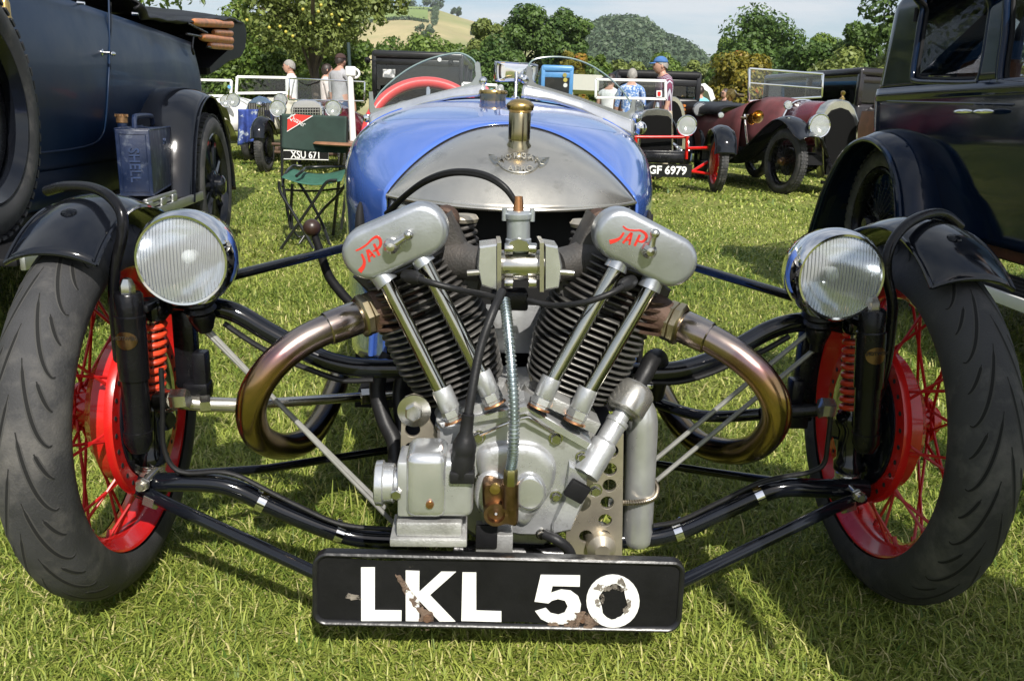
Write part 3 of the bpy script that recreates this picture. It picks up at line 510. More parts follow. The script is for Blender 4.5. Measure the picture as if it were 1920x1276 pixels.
# --- kingpins, springs, dampers
def front_end(L):
    g = (lambda x: x)
    top, bot = C(*L['top']), C(*L['bot']); d = (bot-top).normalized(); e = empty('sliding_pillar', tw); ln = (bot-top).length
    mb = MB(); mb.cyl(top, bot, .009, n=12); mb.build('kingpin', nickel, e)
    mb = MB(); mb.lathe([(.0, -.02), (.021, -.02), (.024, -.012), (.024, .004), (.02, .01), (0, .01)], top, d, 24); mb.build('top_boss', black, e)
    mb = MB(); spring(mb, top+d*.012, top+d*(ln*.50), .0175, .0048, 9.5, 16, 8); mb.build('coil_spring', redspring, e)
    mb = MB(); mb.lathe([(0, 0), (.023, 0), (.026, .006), (.026, .02), (.021, .03), (.021, .085), (.025, .09), (.025, .105), (0, .105)], top+d*(ln*.51), d, 24); mb.build('stub_carrier', black, e)
    mb = MB(); spring(mb, top+d*(ln*.51+.107), bot-d*.018, .019, .0032, 5.5, 16, 8); mb.build('rebound_spring', nickel, e)
    mb = MB(); mb.lathe([(0, -.022), (.02, -.022), (.026, -.016), (.027, .018), (.02, .026), (0, .026)], bot, d, 24); mb.build('lower_boss', blackold, e)
    ax = Vector((L['s'], 0, 0)); sc = top+d*(ln*.62); mb = MB(); mb.cyl(sc-ax*.02, Vector((L['s']*.60, 0, WZ)), .019, n=16); mb.build('stub_axle', black, e)
    a, b = C(*L['st']), C(*L['sb']); dd = (b-a).normalized(); l2 = (b-a).length; q = empty('damper', tw)
    mb = MB(); mb.lathe([(0, 0), (.018, 0), (.0205, .003), (.0205, .034), (.0228, .036), (.0228, l2*.53), (.0203, l2*.535), (.0203, l2*.86), (.0222, l2*.862), (.0222, l2*.93), (.014, l2), (0, l2)], a, dd, 32); mb.build('damper_body', blackold, q)
    mb = MB(); mb.lathe([(.0115, 0), (.0115, -.012), (.007, -.021), (0, -.023)], a, dd, 6); mb.build('dome_nut', nickelbr, q)
    mb = MB(); mb.box(a.lerp(top, .5)+Vector((0, 0, -.005)), (abs(a.x-top.x)+.03, .05, .012), bev=.003); mb.build('top_bracket', blackold, q)
    n_ = Vector((0, -1, 0)); n_ = (n_-dd*n_.dot(dd)).normalized(); xx = n_.cross(dd).normalized()*-1; bp = a+dd*.07
    bd = empty('maker_badge', q); mb = MB()
    def bf(u, v):
        rr = (1-v); t = 2*math.pi*u; dx, dz = .0175*rr*math.cos(t), .0140*rr*math.sin(t); ph = dx/.0228; return bp+n_*(.0228*math.cos(ph)+.0007)+xx*(.0228*math.sin(ph))-dd*dz
    mb.grid(bf, 32, 4, True); o = mb.build('maker_badge', brassdark, q); bpy.data.objects.remove(bd)
    letters('NEWTON', .0080, basis(bp+n_*.0240-dd*.004, xx, -dd), M('badge_black', (.02, .015, .01), .5), 'badge_lettering', o, .0003, offset=.0002)
    return e
front_end(dict(s=-1, top=(287, 585, -.05), bot=(283, 905, -.05), st=(240, 548, -.115), sb=(262, 845, -.115)))
front_end(dict(s=1, top=(1607, 612, -.05), bot=(1588, 918, -.05), st=(1541, 590, -.12), sb=(1530, 845, -.12)) | dict(st=(1636, 580, -.115), sb=(1622, 845, -.115)))
# --- headlamps
lens = ribbed_lens('headlamp_lens', 62); refl = M('reflector', (.82, .84, .86), .12, 1, rvar=.05, vs=30)
def headlamp(c, r, tilt, px_stem, dirx):
    c = Vector(c); ax = Vector((dirx, -1, tilt)).normalized(); h = empty('headlamp', tw, c); R = frame(ax, (0, 0, 1)); h.rotation_euler = R.to_euler()
    z = (0, 0, 1); mb = MB(); mb.lathe([(r*1.0, -.004), (r*1.02, -.012), (r*1.0, -.03), (r*.93, -.06), (r*.74, -.095), (r*.42, -.118), (0, -.124)], (0, 0, 0), z, 56); mb.build('shell', chrome, h)
    mb = MB(); mb.lathe([(r*.862, .012), (r*.875, .0165), (r*.92, .017), (r*.985, .008), (r*1.02, -.006), (r*1.02, -.014), (r*.99, -.016)], (0, 0, 0), z, 72); mb.build('rim', chrome, h)
    mb = MB(); mb.lathe([(0, .022), (r*.3, .0212), (r*.6, .0183), (r*.88, .0125)], (0, 0, 0), z, 56); mb.build('lens', lens, h)
    mb = MB(); mb.lathe([(r*.88, .008), (r*.72, -.025), (r*.5, -.052), (r*.25, -.066), (r*.1, -.069), (0, -.069)], (0, 0, 0), z, 48); mb.build('reflector', refl, h)
    mb = MB(); mb.cyl((0, 0, -.068), (0, 0, -.03), .010, n=12); mb.ball((0, 0, -.022), .012, 12, 8); mb.build('bulb', M('bulb', (.8, .8, .78), .1), h)
    st = empty('headlamp_bracket', tw); mb = MB(); a = c+Vector((0, .045, -r*.88)); b = C(*px_stem)
    mb.lathe([(.026, 0), (.030, .01), (.022, .018), (.026, .024), (.018, .032), (.021, .04), (.014, .06)], a, b-a, 20); mb.tube([a, (a+b)/2, b], .011, 10, 3); o = mb.build('headlamp_bracket', blackold, tw); bpy.data.objects.remove(st)
headlamp(C(346, 486, -.10), .0735, .02, (385, 620, -.04), .02); headlamp(C(1570, 517, -.10), .0730, .02, (1530, 655, -.04), -.02)
# --- chassis tubes
def T(name, pts, r, mat=black, n=12, k=6, Y=None, parent=None):
    mb = MB(); mb.tube([C(p[0], p[1], p[2] if len(p) > 2 else Y) for p in pts], r, n, k); return mb.build(name, mat, parent or tw)
lt = T('lower_chassis_tube', [(275, 905), (350, 903), (410, 907), (450, 919), (495, 941), (560, 970), (640, 1000), (700, 1010), (800, 1012)], .0162, Y=-.085)
rt_ = T('lower_chassis_tube', [(1625, 915), (1540, 915), (1490, 913), (1455, 916), (1420, 928), (1350, 960), (1270, 995), (1210, 1008), (1120, 1012)], .0165, Y=-.085)
def band(pa, pb, r, par, w=.014):
    a, b = Vector(pa), Vector(pb); d = (b-a).normalized(); c_ = (a+b)/2; mb = MB(); mb.lathe([(r, -w/2), (r+.0012, -w/2), (r+.0012, w/2), (r, w/2), (r, -w/2)], c_, d, 24)
    mb.box(c_+Vector((0, .0, r+.004)), (.008, .006, .009), frame(d), .001); mb.build('hose_clip', chrome, par)
band(C(478, 933, -.085), C(505, 946, -.085), .0168, lt); band(C(625, 994, -.085), C(650, 1003, -.085), .0168, lt)
band(C(1437, 921, -.085), C(1408, 934, -.085), .0171, rt_); band(C(1283, 990, -.085), C(1258, 999, -.085), .0171, rt_)
T('brake_pipe', [(302, 690), (305, 760), (306, 830), (322, 872), (352, 886), (410, 884), (450, 893), (500, 918), (560, 948), (640, 982), (735, 992)], .0042, hose, 8, Y=-.103)
T('brake_pipe', [(1560, 760), (1552, 830), (1545, 868), (1520, 884), (1470, 893), (1420, 906), (1350, 940), (1275, 975), (1225, 985)], .0042, hose, 8, Y=-.103)
T('front_stay', [(262, 918, -.11), (320, 946, -.13), (606, 1080, -.242)], .0105, black, k=1); T('front_stay', [(1618, 932, -.11), (1560, 952, -.13), (1268, 1095, -.242)], .0105, black, k=1)
for s, (p, q) in ((-1, ((277, 932, -.115), (296, 940, -.12))), (1, ((1596, 942, -.115), (1578, 948, -.12)))):
    mb = MB(); a, b = C(*p), C(*q); mb.cyl(a, b, .0145, n=6); mb.build('stay_nut', nickel, tw); mb = MB(); a = C(270 if s < 0 else 1606, 905 if s < 0 else 925, -.12); hexnut(mb, a, (0, -1, 0), .011, .012); mb.cyl(a-Vector((0, .02, 0)), a+Vector((0, .05, 0)), .006, n=10); mb.build('stay_bolt', nickel, tw)
ut = T('upper_chassis_tube', [(275, 585), (330, 568), (395, 574), (445, 588), (500, 620), (560, 652), (620, 678), (690, 690), (820, 690)], .0165, Y=-.02)
ur = T('upper_chassis_tube', [(1600, 612), (1550, 602), (1490, 605), (1440, 620), (1385, 650), (1330, 677), (1270, 694), (1200, 698), (1080, 695)], .0165, Y=-.02)
for u, l in ((ut, ((420, 578), (640, 684))), (ur, ((1465, 610), (1262, 696)))):
    for p in l: band(C(p[0]-6, p[1]-2, -.02), C(p[0]+6, p[1]+2, -.02), .0166, u, .008) if False else None
T('wiring_loom', [(420, 606), (470, 640), (520, 668), (580, 692), (640, 712), (700, 712)], .005, hose, 8, Y=-.03); T('wiring_loom', [(1480, 630), (1430, 658), (1380, 678), (1330, 700), (1270, 716), (1200, 716)], .005, hose, 8, Y=-.03)
T('radius_rod', [(330, 890, -.02), (500, 878, .1), (760, 838, .34)], .0085, black, k=1); T('radius_rod', [(1225, 868, .34), (1330, 884, .16), (1530, 912, -.02)], .0085, black, k=1)
T('bonnet_stay', [(415, 522, -.02), (640, 466, .25), (660, 461, .28)], .0085, black, k=1); T('bonnet_stay', [(1500, 560, -.02), (1312, 504, .25), (1295, 499, .28)], .0085, black, k=1)
# steering links
tr1 = T('track_rod', [(455, 759, -.03), (700, 742, .1), (740, 739, .12)], .0088, nickelbr, k=1); T('drag_link', [(300, 750, -.06), (380, 757, -.05), (455, 760, -.03)], .0125, nickel, k=1)
mb = MB(); a = C(338, 749, -.09); mb.cyl(C(305, 752, -.07), C(330, 749, -.09), .021, .017, 16); mb.lathe([(0, 0), (.016, 0), (.0175, .003), (.0175, .022), (.016, .026), (0, .026)], C(322, 749, -.095), C(352, 747, -.095)-C(322, 749, -.095), 6); mb.build('track_rod_nut', nickelbr, tw)
for px in (385, 685): mb = MB(); c_ = C(px, 757 if px == 385 else 743, -.05 if px == 385 else .09); mb.lathe([(0, -.008), (.015, -.008), (.015, .008), (0, .008)], c_, (1, .3, 0), 6); mb.build('lock_nut', nickelbr, tw)
T('track_rod', [(1215, 748, .08), (1262, 765, .06), (1310, 778, .02), (1360, 780, -.01), (1425, 776, -.04)], .0105, black); T('drag_link', [(1425, 776, -.05), (1500, 770, -.06), (1560, 766, -.08)], .0115, blackold, k=1)
mb = MB(); mb.lathe([(0, 0), (.016, 0), (.018, .004), (.018, .022), (0, .026)], C(1562, 766, -.1), C(1532, 764, -.1)-C(1562, 766, -.1), 6); mb.build('track_rod_nut', nickel, tw)
mb = MB(); mb.box(C(378, 690, -.03), (.022, .03, .06), bev=.004); mb.box(C(372, 730, -.03), (.04, .035, .03), bev=.004); mb.build('steering_arm', blackold, tw)
mb = MB(); mb.box(C(1490, 740, -.03), (.022, .03, .06), bev=.004); mb.box(C(1492, 775, -.03), (.036, .035, .045), bev=.004); mb.build('steering_arm', blackold, tw)
mb = MB(); mb.box(C(350, 650, .0), (.035, .03, .14), bev=.005); mb.build('pillar_bracket', blackold, tw); mb = MB(); mb.box(C(1510, 700, .0), (.035, .03, .17), bev=.005); mb.build('pillar_bracket', blackold, tw)
cable = M('cable_sheath', (.30, .30, .28), .5, .3, var=.15, vs=40)
for a, b in (((352, 588, -.035), (722, 952, -.03)), ((378, 605, -.035), (752, 995, -.03))): T('brake_cable', [a, b], .0042, cable, 8, 1)
for a, b in (((1545, 640, -.035), (1225, 905, -.03)), ((1530, 612, -.035), (1215, 872, -.03))): T('brake_cable', [a, b], .0042, cable, 8, 1)
# --- number plate
pl = empty('number_plate', tw); Yp = -.26
pc_ = lambda px, py, dy=0: C(px, py, Yp+dy)
mb = MB(); ctr = pc_(938, 1112); xd = (pc_(1287, 1120)-pc_(590, 1110)); wid = xd.length; xd.normalize(); zd = Vector((0, .10, 1)); zd = (zd-xd*zd.dot(xd)).normalized(); nd = xd.cross(zd)   # nd points to the viewer
hw, hh = wid/2, .0580
def plate_pt(u, v, rr=.02, ins=0, lift=0):     # rounded rectangle by angle u and inset v
    pass
def ring(ins, lift, n=8, wob=1):
    o = []
    for (x, y) in rrect(-hw+ins, -hh+ins, hw-ins, hh-ins, max(.004, .022-ins), n):
        w = .0022*math.sin(x*19+1)*wob-.0035*math.exp(-((x+.19)/.012)**2)*(y > 0)*wob+.0016*math.sin(x*44)*wob; o.append(ctr+xd*x+zd*(y+w)+nd*(lift+.002*math.sin(x*14+y*8)))
    return o
ribs = [ring(.0, -.016), ring(.0, -.003), ring(.001, .001), ring(.004, .0025), ring(.007, .001), ring(.009, -.003)]; n_ = len(ribs[0])
vs = [p for r_ in ribs for p in r_]; fs = []
for i in range(len(ribs)-1):
    for k in range(n_): fs.append((i*n_+k, i*n_+(k+1) % n_, (i+1)*n_+(k+1) % n_, (i+1)*n_+k))
mb.add(vs, fs); rim_ = mb.build('plate_rim', M('plate_rim_paint', (.011, .011, .012), .32, 0, var=.4, vs=20, bump=.15, bs=90, col2=(.30, .29, .27), c2s=30, c2p=.69, c2w=.08), pl)
mb = MB()
def face(u, v):
    x, y = (u-.5)*2*(hw-.0075), (v-.5)*2*(hh-.0075); w = .0022*math.sin(x*19+1)+.0016*math.sin(x*44); return ctr+xd*x+zd*(y*.995+w*.9)+nd*(-.0030+.002*math.sin(x*14+y*8))
mb.grid(face, 60, 10); platemat = M('plate_black', (.007, .007, .0075), .45, 0, spec=.22, var=.4, vs=14, bump=.1, bs=120, col2=(.07, .06, .05), c2s=34, c2p=.70, c2w=.06); mb.build('plate_face', platemat, pl)
for k, q in enumerate(rrect(-hw+.009, -hh+.009, hw-.009, hh-.009, .013, 6)[:0]): pass
# letters, drawn as strokes of flat sheet in plate coordinates (metres from the plate's centre)
def ppx(px, py): p = pc_(px, py)-ctr; return (p.dot(xd), p.dot(zd))
PM = Matrix(((xd.x, zd.x, nd.x, ctr.x), (xd.y, zd.y, nd.y, ctr.y), (xd.z, zd.z, nd.z, ctr.z), (0, 0, 0, 1)))
def glyph(name, outs):
    o = flat_obj(name, [[ppx(*p) for p in ol] for ol in outs], .0012, Matrix(), plate_white, pl)
    for v in o.data.vertices:
        x, y, z = v.co; v.co = ctr+xd*x+zd*y+nd*(z-.0012+.002*math.sin(x*14+y*8))
    return o
glyph('letter', [[(676, 1066), (702, 1066), (703, 1142), (753, 1143), (753, 1164), (678, 1163)]])
glyph('letter', [[(760, 1072), (786, 1073), (786, 1110), (827, 1074), (855, 1074), (806, 1116), (854, 1163), (824, 1163), (786, 1126), (786, 1163), (761, 1162)]])
glyph('letter', [[(867, 1075), (893, 1075), (893, 1143), (940, 1144), (940, 1163), (865, 1162)]])
five = [(1014, 1078), (1088, 1079), (1087, 1099), (1036, 1098), (1033, 1110), (1052, 1104), (1070, 1106), (1084, 1116), (1089, 1130), (1086, 1148), (1074, 1160), (1055, 1166), (1032, 1165), (1014, 1157), (1003, 1143), (1023, 1137), (1032, 1146), (1046, 1149), (1058, 1145), (1064, 1134), (1059, 1124), (1046, 1121), (1035, 1124), (1028, 1129), (1002, 1126)]
glyph('digit', [five])
glyph('digit', [[(1149+50*math.cos(a)*-1, 1125+47*math.sin(a)) for a in [k*2*math.pi/28 for k in range(28)]], [(1150+26*math.cos(a)+3*math.sin(a*5), 1126+31*math.sin(a)+2*math.cos(a*7)) for a in [k*2*math.pi/28 for k in range(28)]]])
# rust and worn paint around the two bolts and across the letters
wear = [(rust_thin, [(782, 1168), (790, 1150), (775, 1135), (758, 1112), (745, 1090), (740, 1078), (750, 1082), (768, 1105), (784, 1125), (796, 1140), (812, 1148), (815, 1165), (806, 1178), (792, 1180)]), (rust_thin, [(1018, 1160), (1050, 1163), (1068, 1158), (1075, 1146), (1092, 1142), (1112, 1150), (1122, 1166), (1108, 1176), (1080, 1176), (1060, 1170), (1030, 1168)]),
        (worn, [(1112, 1103), (1122, 1094), (1140, 1098), (1156, 1092), (1166, 1082), (1172, 1092), (1176, 1106), (1166, 1108), (1150, 1104), (1134, 1108)]), (worn, [(1176, 1120), (1184, 1124), (1180, 1142), (1170, 1148), (1166, 1140), (1174, 1132)]), (worn, [(1114, 1122), (1128, 1112), (1136, 1120), (1126, 1136), (1118, 1132)]), (worn, [(652, 1110), (676, 1116), (680, 1122), (664, 1124), (648, 1118)])]
for m_, ol in wear:
    r0 = random.Random(len(ol)); pts = []
    for a, b in zip(ol, ol[1:]+ol[:1]):
        for k in range(4): t = k/4; pts.append((a[0]+(b[0]-a[0])*t+r0.uniform(-1.6, 1.6), a[1]+(b[1]-a[1])*t+r0.uniform(-1.6, 1.6)))
    o = flat_obj('wear_patch', [[ppx(*p) for p in pts]], .0012, Matrix(), m_, pl)
    for v in o.data.vertices: x, y, z = v.co; v.co = ctr+xd*x+zd*y+nd*(z-.0004+.002*math.sin(x*14+y*8))
for px, py in ((801, 1157), (1092, 1158)):
    mb = MB(); p = pc_(px, py); mb.lathe([(.0095, .002), (.009, .004), (0, .0042)], p-nd*.003, nd, 16); hexnut(mb, p, nd, .0068, .0055); mb.build('plate_bolt', rust, pl)
mb = MB(); mb.box(ctr-nd*.03+zd*.02, (.30, .02, .02), bev=.003); mb.build('plate_bracket', blackold, pl)
# --- exhaust pipes
def exhaust(pts, nut, stub):
    ex = empty('exhaust_pipe', tw); mb = MB(); mb.tube([C(*p) for p in pts], .0228, 28, 8); mb.build('pipe', heat, ex)
    a, b = C(*stub[0]), C(*stub[1]); mb = MB(); L = (b-a).length; mb.lathe([(.0236, 0), (.0255, .002), (.0262, L*.3), (.0265, L-.003), (.0245, L), (.02, L)], a, b-a, 32); mb.build('sleeve', heat, ex)
    a, b = C(*nut[0]), C(*nut[1]); d = b-a; L = d.length; mb = MB(); mb.lathe([(.026, 0), (.031, .001), (.034, .004), (.034, L*.45), (.031, L*.5), (.033, L*.55), (.033, L-.002), (.027, L)], a, d, 8); o = mb.build('gland_nut', M('nut_bronze', (.42, .36, .24), .3, 1, var=.25, vs=20), ex)
exhaust([(690, 588, -.10), (650, 602, -.115), (610, 618, -.135), (560, 644, -.158), (512, 684, -.178), (479, 733, -.185), (471, 780, -.165), (487, 820, -.12), (527, 836, -.05), (570, 826, .02), (600, 790, .11), (622, 745, .22), (636, 705, .36), (640, 690, .6)], ((672, 595, -.105), (703, 584, -.09)), ((612, 617, -.133), (672, 594, -.106)))
exhaust([(1255, 603, -.10), (1295, 618, -.115), (1335, 637, -.135), (1385, 668, -.158), (1430, 710, -.175), (1455, 758, -.18), (1450, 800, -.155), (1418, 836, -.10), (1370, 846, -.04), (1315, 832, .03), (1275, 795, .11), (1245, 745, .22), (1232, 705, .36), (1228, 690, .6)], ((1280, 610, -.106), (1248, 598, -.09)), ((1330, 634, -.133), (1280, 611, -.107)))
# --- cylinders
def cylinder(base, top, nf, s):
    cy = empty('cylinder', tw); a, b = C(*base), C(*top); d = (b-a).normalized(); L = (b-a).length
    mb = MB(); mb.cyl(a-d*.075, b+d*.02, .047, n=32); mb.build('barrel', iron, cy)
    R = frame(d, (0, 1, 0)); fin = MB(); ol = []
    for k in range(40):
        t = 2*math.pi*k/40; q = 2.6; c_, s_ = math.cos(t), math.sin(t); ol.append((.084*math.copysign(abs(c_)**(2/q), c_), .084*math.copysign(abs(s_)**(2/q), s_)))
    rings = [(.90, -.0022), (.985, -.0019), (1, -.0006), (1, .0006), (.985, .0019), (.90, .0022)]
    vs = [(x*sc, y*sc, z) for sc, z in [(.5, -.0026)]+rings+[(.5, .0026)] for x, y in ol]; fs = [(i*40+k, i*40+(k+1) % 40, (i+1)*40+(k+1) % 40, (i+1)*40+k) for i in range(7) for k in range(40)]
    fin.add(vs, fs); me = fin.mesh('fin', finmat, 50)
    for i in range(nf):
        t = i/(nf-1); o = link('fin', me, cy); o.location = a+d*(L*t); sc = .86+.16*min(1, t*2.2) if i < nf else 1; o.rotation_euler = R.to_euler(); o.scale = (sc, sc, 1)
    mb = MB(); fl = a-d*.045; mb.lathe([(.03, 0), (.062, 0), (.064, .004), (.064, .018), (.056, .022), (.052, .035), (.045, .036)], fl, d, 28); mb.build('base_flange', alucast, cy)
    # head with its own fins, ports towards the carburettor and the exhaust
    h = empty('cylinder_head', tw); x = R @ Vector((1, 0, 0)); mb = MB(); hb = b+d*.012
    mb.lathe([(.05, 0), (.068, .004), (.068, .012), (.055, .02), (.054, .075), (.045, .085), (0, .087)], hb, d, 32); mb.build('head_casting', iron, h)
    fb = MB(); fb.add([(v[0]*.97, v[1]*.97, v[2]) for v in vs], fs); hm = fb.mesh('head_fin', M('head_fin_iron', (.085, .08, .075), .5, .5, var=.3, vs=20, bump=.15, bs=200), 50)
    for i in range(7): o = link('head_fin', hm, h); o.location = hb+d*(.004+.0108*i); k = 1-.022*i; o.scale = (k, k, 1.1); o.rotation_euler = R.to_euler()
    return a, b, d
cL = cylinder((868, 718, -.055), (803, 578, -.055), 14, -1); cR = cylinder((1062, 718, -.055), (1125, 578, -.055), 14, 1)
def port(name, pts, rs, mat): mb = MB(); mb.tube([C(*p) for p in pts], rs, 20, 5); return mb.build(name, mat, tw)
port('exhaust_port', [(800, 545, -.06), (745, 565, -.08), (700, 582, -.095)], [.036, .036, .029], ironrust); port('exhaust_port', [(1130, 545, -.06), (1200, 575, -.08), (1250, 598, -.095)], [.036, .036, .029], ironrust)
for pts in (((758, 560, -.08), (715, 577, -.092)), ((1188, 566, -.08), (1232, 588, -.092))):
    a, b = C(*pts[0]), C(*pts[1]); d = (b-a).normalized()
    for k in range(5): mb = MB(); up_ = Vector((0, 0, 1)); mb.lathe([(.030, -.0022), (.046, -.0018), (.0465, .0018), (.030, .0022)], a.lerp(b, .2)+Vector((0, -.0, -.035+k*.0125)), (d.x*.25, 0, 1), 22); mb.build('port_fin', ironrust, tw)
# rocker supports and valve springs behind the covers
for s, (bx, sp) in ((-1, ((830, 470), (868, 430))), (1, ((1105, 470), (1098, 440)))):
    mb = MB(); pts = [(845, 400), (905, 530), (885, 580), (790, 590), (700, 560), (660, 520)] if s < 0 else [(1112, 400), (1040, 540), (1062, 590), (1165, 595), (1245, 580), (1260, 545)]
    mb.prism([C(x, y, -.092) for x, y in pts], (0, .07, 0), .006); mb.build('rocker_box', iron, tw)
    mb = MB(); p = C(sp[0], sp[1]-28, .0); mb.lathe([(.0, 0), (.022, 0), (.026, .006), (.024, .012)], p, (0, 0, -1), 24); mb.build('spring_cap', steelold, tw)
    mb = MB(); spring(mb, p+Vector((0, 0, -.012)), p+Vector((s*-.012, 0, -.085)), .019, .0036, 6); mb.build('valve_spring', iron, tw)
    mb = MB(); c_ = C(836 if s < 0 else 1122, 410 if s < 0 else 416, -.03); mb.lathe([(0, -.012), (.017, -.012), (.021, -.008), (.021, .008), (.017, .012), (0, .012)], c_, (s*-.3, 1, .2), 24); mb.build('rocker_end', ironrust, tw)
# --- rocker covers with the maker's letters
def rocker(c1, c2, r, bosses, lever, name_pts):
    Y = -.165; a, b = C(*c1, Y), C(*c2, Y); d = (b-a).normalized(); w = Vector((-d.z, 0, d.x)); rk = empty('rocker_cover', tw)
    def ol(rr, y): 
        o = []
        for k in range(17): t = math.pi/2+math.pi*k/16; o.append(a+(d*math.cos(t)+w*math.sin(t))*rr+Vector((0, y, 0)))
        for k in range(17): t = -math.pi/2+math.pi*k/16; o.append(b+(d*math.cos(t)+w*math.sin(t))*rr+Vector((0, y, 0)))
        return o
    rings = [ol(r-.011, -.0012), ol(r-.007, -.0004), ol(r-.0025, .003), ol(r-.0005, .0075), ol(r, .013), ol(r, .04)]; n = len(rings[0]); mb = MB()
    mb.add([p for q in rings for p in q], [tuple(range(n))]+[(i*n+k, i*n+(k+1) % n, (i+1)*n+(k+1) % n, (i+1)*n+k) for i in range(len(rings)-1) for k in range(n)]); cv = mb.build('cover', M('aluminium_cover', (.43, .45, .475), .30, .80, var=.12, vs=12, rvar=.07, bump=.05, bs=260, col2=(.62, .64, .66), c2s=55, c2p=.7, c2w=.1), rk, 60)
    for p0, p1 in bosses: mb = MB(); q0, q1 = C(*p0, Y+.018), C(*p1, Y+.016); mb.lathe([(.018, -.012), (.0165, 0), (.0175, (q1-q0).length-.004), (.0178, (q1-q0).length), (.013, (q1-q0).length)], q0, q1-q0, 24); mb.build('boss', MATS['aluminium_cover'], rk)
    mb = MB(); p, q = C(*lever[0], Y-.014), C(*lever[1], Y-.018); mb.lathe([(.0115, .016), (.0115, .004), (.0095, .001), (.0105, -.003), (.006, -.009), (0, -.010)], p, (0, 1, 0), 20); mb.tube([p, p.lerp(q, .6), q], [.0072, .0046, .0042], 12, 3); mb.ball(q, .0072, 12, 8); mb.build('oil_tap', nickelbr, rk)
    lg = empty('maker_letters', rk) if False else None; mb = MB()
    for st in name_pts:
        pts = [C(x, y, Y-.0018) for x, y in st[0]]; ws = [w_*.8 for w_ in st[1]]; cps, cr = catmull(pts, ws, 5) if len(pts) > 2 else ([pts[0].lerp(pts[1], k/4) for k in range(5)], [ws[0]+(ws[1]-ws[0])*k/4 for k in range(5)])
        vs, fs = [], []
        for i, c_ in enumerate(cps):
            t = (cps[min(i+1, len(cps)-1)]-cps[max(i-1, 0)]).normalized(); nn = Vector((-t.z, 0, t.x)); vs += [c_+nn*cr[i], c_-nn*cr[i], c_+nn*cr[i]*1.25+Vector((0, .0016, 0)), c_-nn*cr[i]*1.25+Vector((0, .0016, 0))]
        for i in range(len(cps)-1): k = i*4; fs += [(k, k+1, k+5, k+4), (k, k+4, k+6, k+2), (k+1, k+3, k+7, k+5)]
        mb.add(vs, fs)
    mb.build('maker_letters', redenamel, rk)
k = .0011
rocker((690, 476), (790, 433), .0392, [((716, 517), (727, 531)), ((788, 484), (798, 497))], ((733, 462), (766, 441)), [
    ([(667, 470), (676, 466), (688, 458), (698, 448), (707, 444), (713, 450), (713, 460), (706, 468), (699, 471)], [.0012, .0016, .0016, .0018, .0024, .0026, .0024, .0018, .0012]),
    ([(701, 457), (711, 479)], [.0022, .0022]), ([(678, 476), (683, 490), (681, 500), (674, 509)], [.0018, .0024, .003, .004]),
    ([(688, 468), (693, 491)], [.002, .002]), ([(690, 468), (703, 482)], [.002, .002]), ([(691, 482), (699, 477)], [.0014, .0014])])
rocker((1164, 441), (1262, 491), .0385, [((1160, 490), (1153, 505)), ((1223, 527), (1216, 542))], ((1218, 471), (1228, 438)), [
    ([(1168, 424), (1176, 430), (1188, 432), (1200, 432), (1210, 438), (1212, 446), (1205, 453), (1196, 452)], [.0012, .0016, .0016, .0018, .0024, .0026, .0022, .0012]),
    ([(1200, 440), (1190, 461)], [.0022, .0022]), ([(1170, 436), (1163, 446), (1154, 451), (1143, 454)], [.0018, .0022, .003, .0038]),
    ([(1184, 436), (1168, 456)], [.002, .002]), ([(1185, 436), (1180, 459)], [.002, .002]), ([(1174, 450), (1183, 450)], [.0014, .0014])])
# --- push-rod tubes
prod = M('pushrod_plate', (.50, .49, .43), .16, 1, var=.12, vs=9, rvar=.08, bump=.03, bs=90)
for (a, b, c_) in (((723, 526), (838, 752), (855, 790)), ((795, 492), (912, 722), (929, 760)), ((1158, 498), (1024, 732), (1009, 766)), ((1219, 538), (1093, 752), (1076, 793))):
    q = empty('pushrod_tube', tw); p0, p1, p2 = C(*a, -.146), C(*b, -.17), C(*c_, -.176); mb = MB(); mb.cyl(p0, p1, .0118, .0118, 24); mb.build('tube', prod, q); d = p2-p1; L = d.length
    mb = MB(); mb.lathe([(.0125, -.022), (.0152, -.0215), (.0158, -.018), (.0156, L*.35), (.0145, L*.4), (.012, L*.45)], p1, d, 24); mb.build('collar', alu, q)
    mb = MB(); mb.lathe([(.0135, L*.4), (.0165, L*.42), (.0165, L*.74), (.0148, L*.78), (.0148, L*.9), (.0165, L*.92)], p1, d, 6); mb.build('gland', alupol, q)
    mb = MB(); mb.lathe([(.012, L*.88), (.0178, L*.9), (.0182, L*.98), (.012, L*1.02)], p1, d, 20); mb.build('sealing_ring', copper, q)
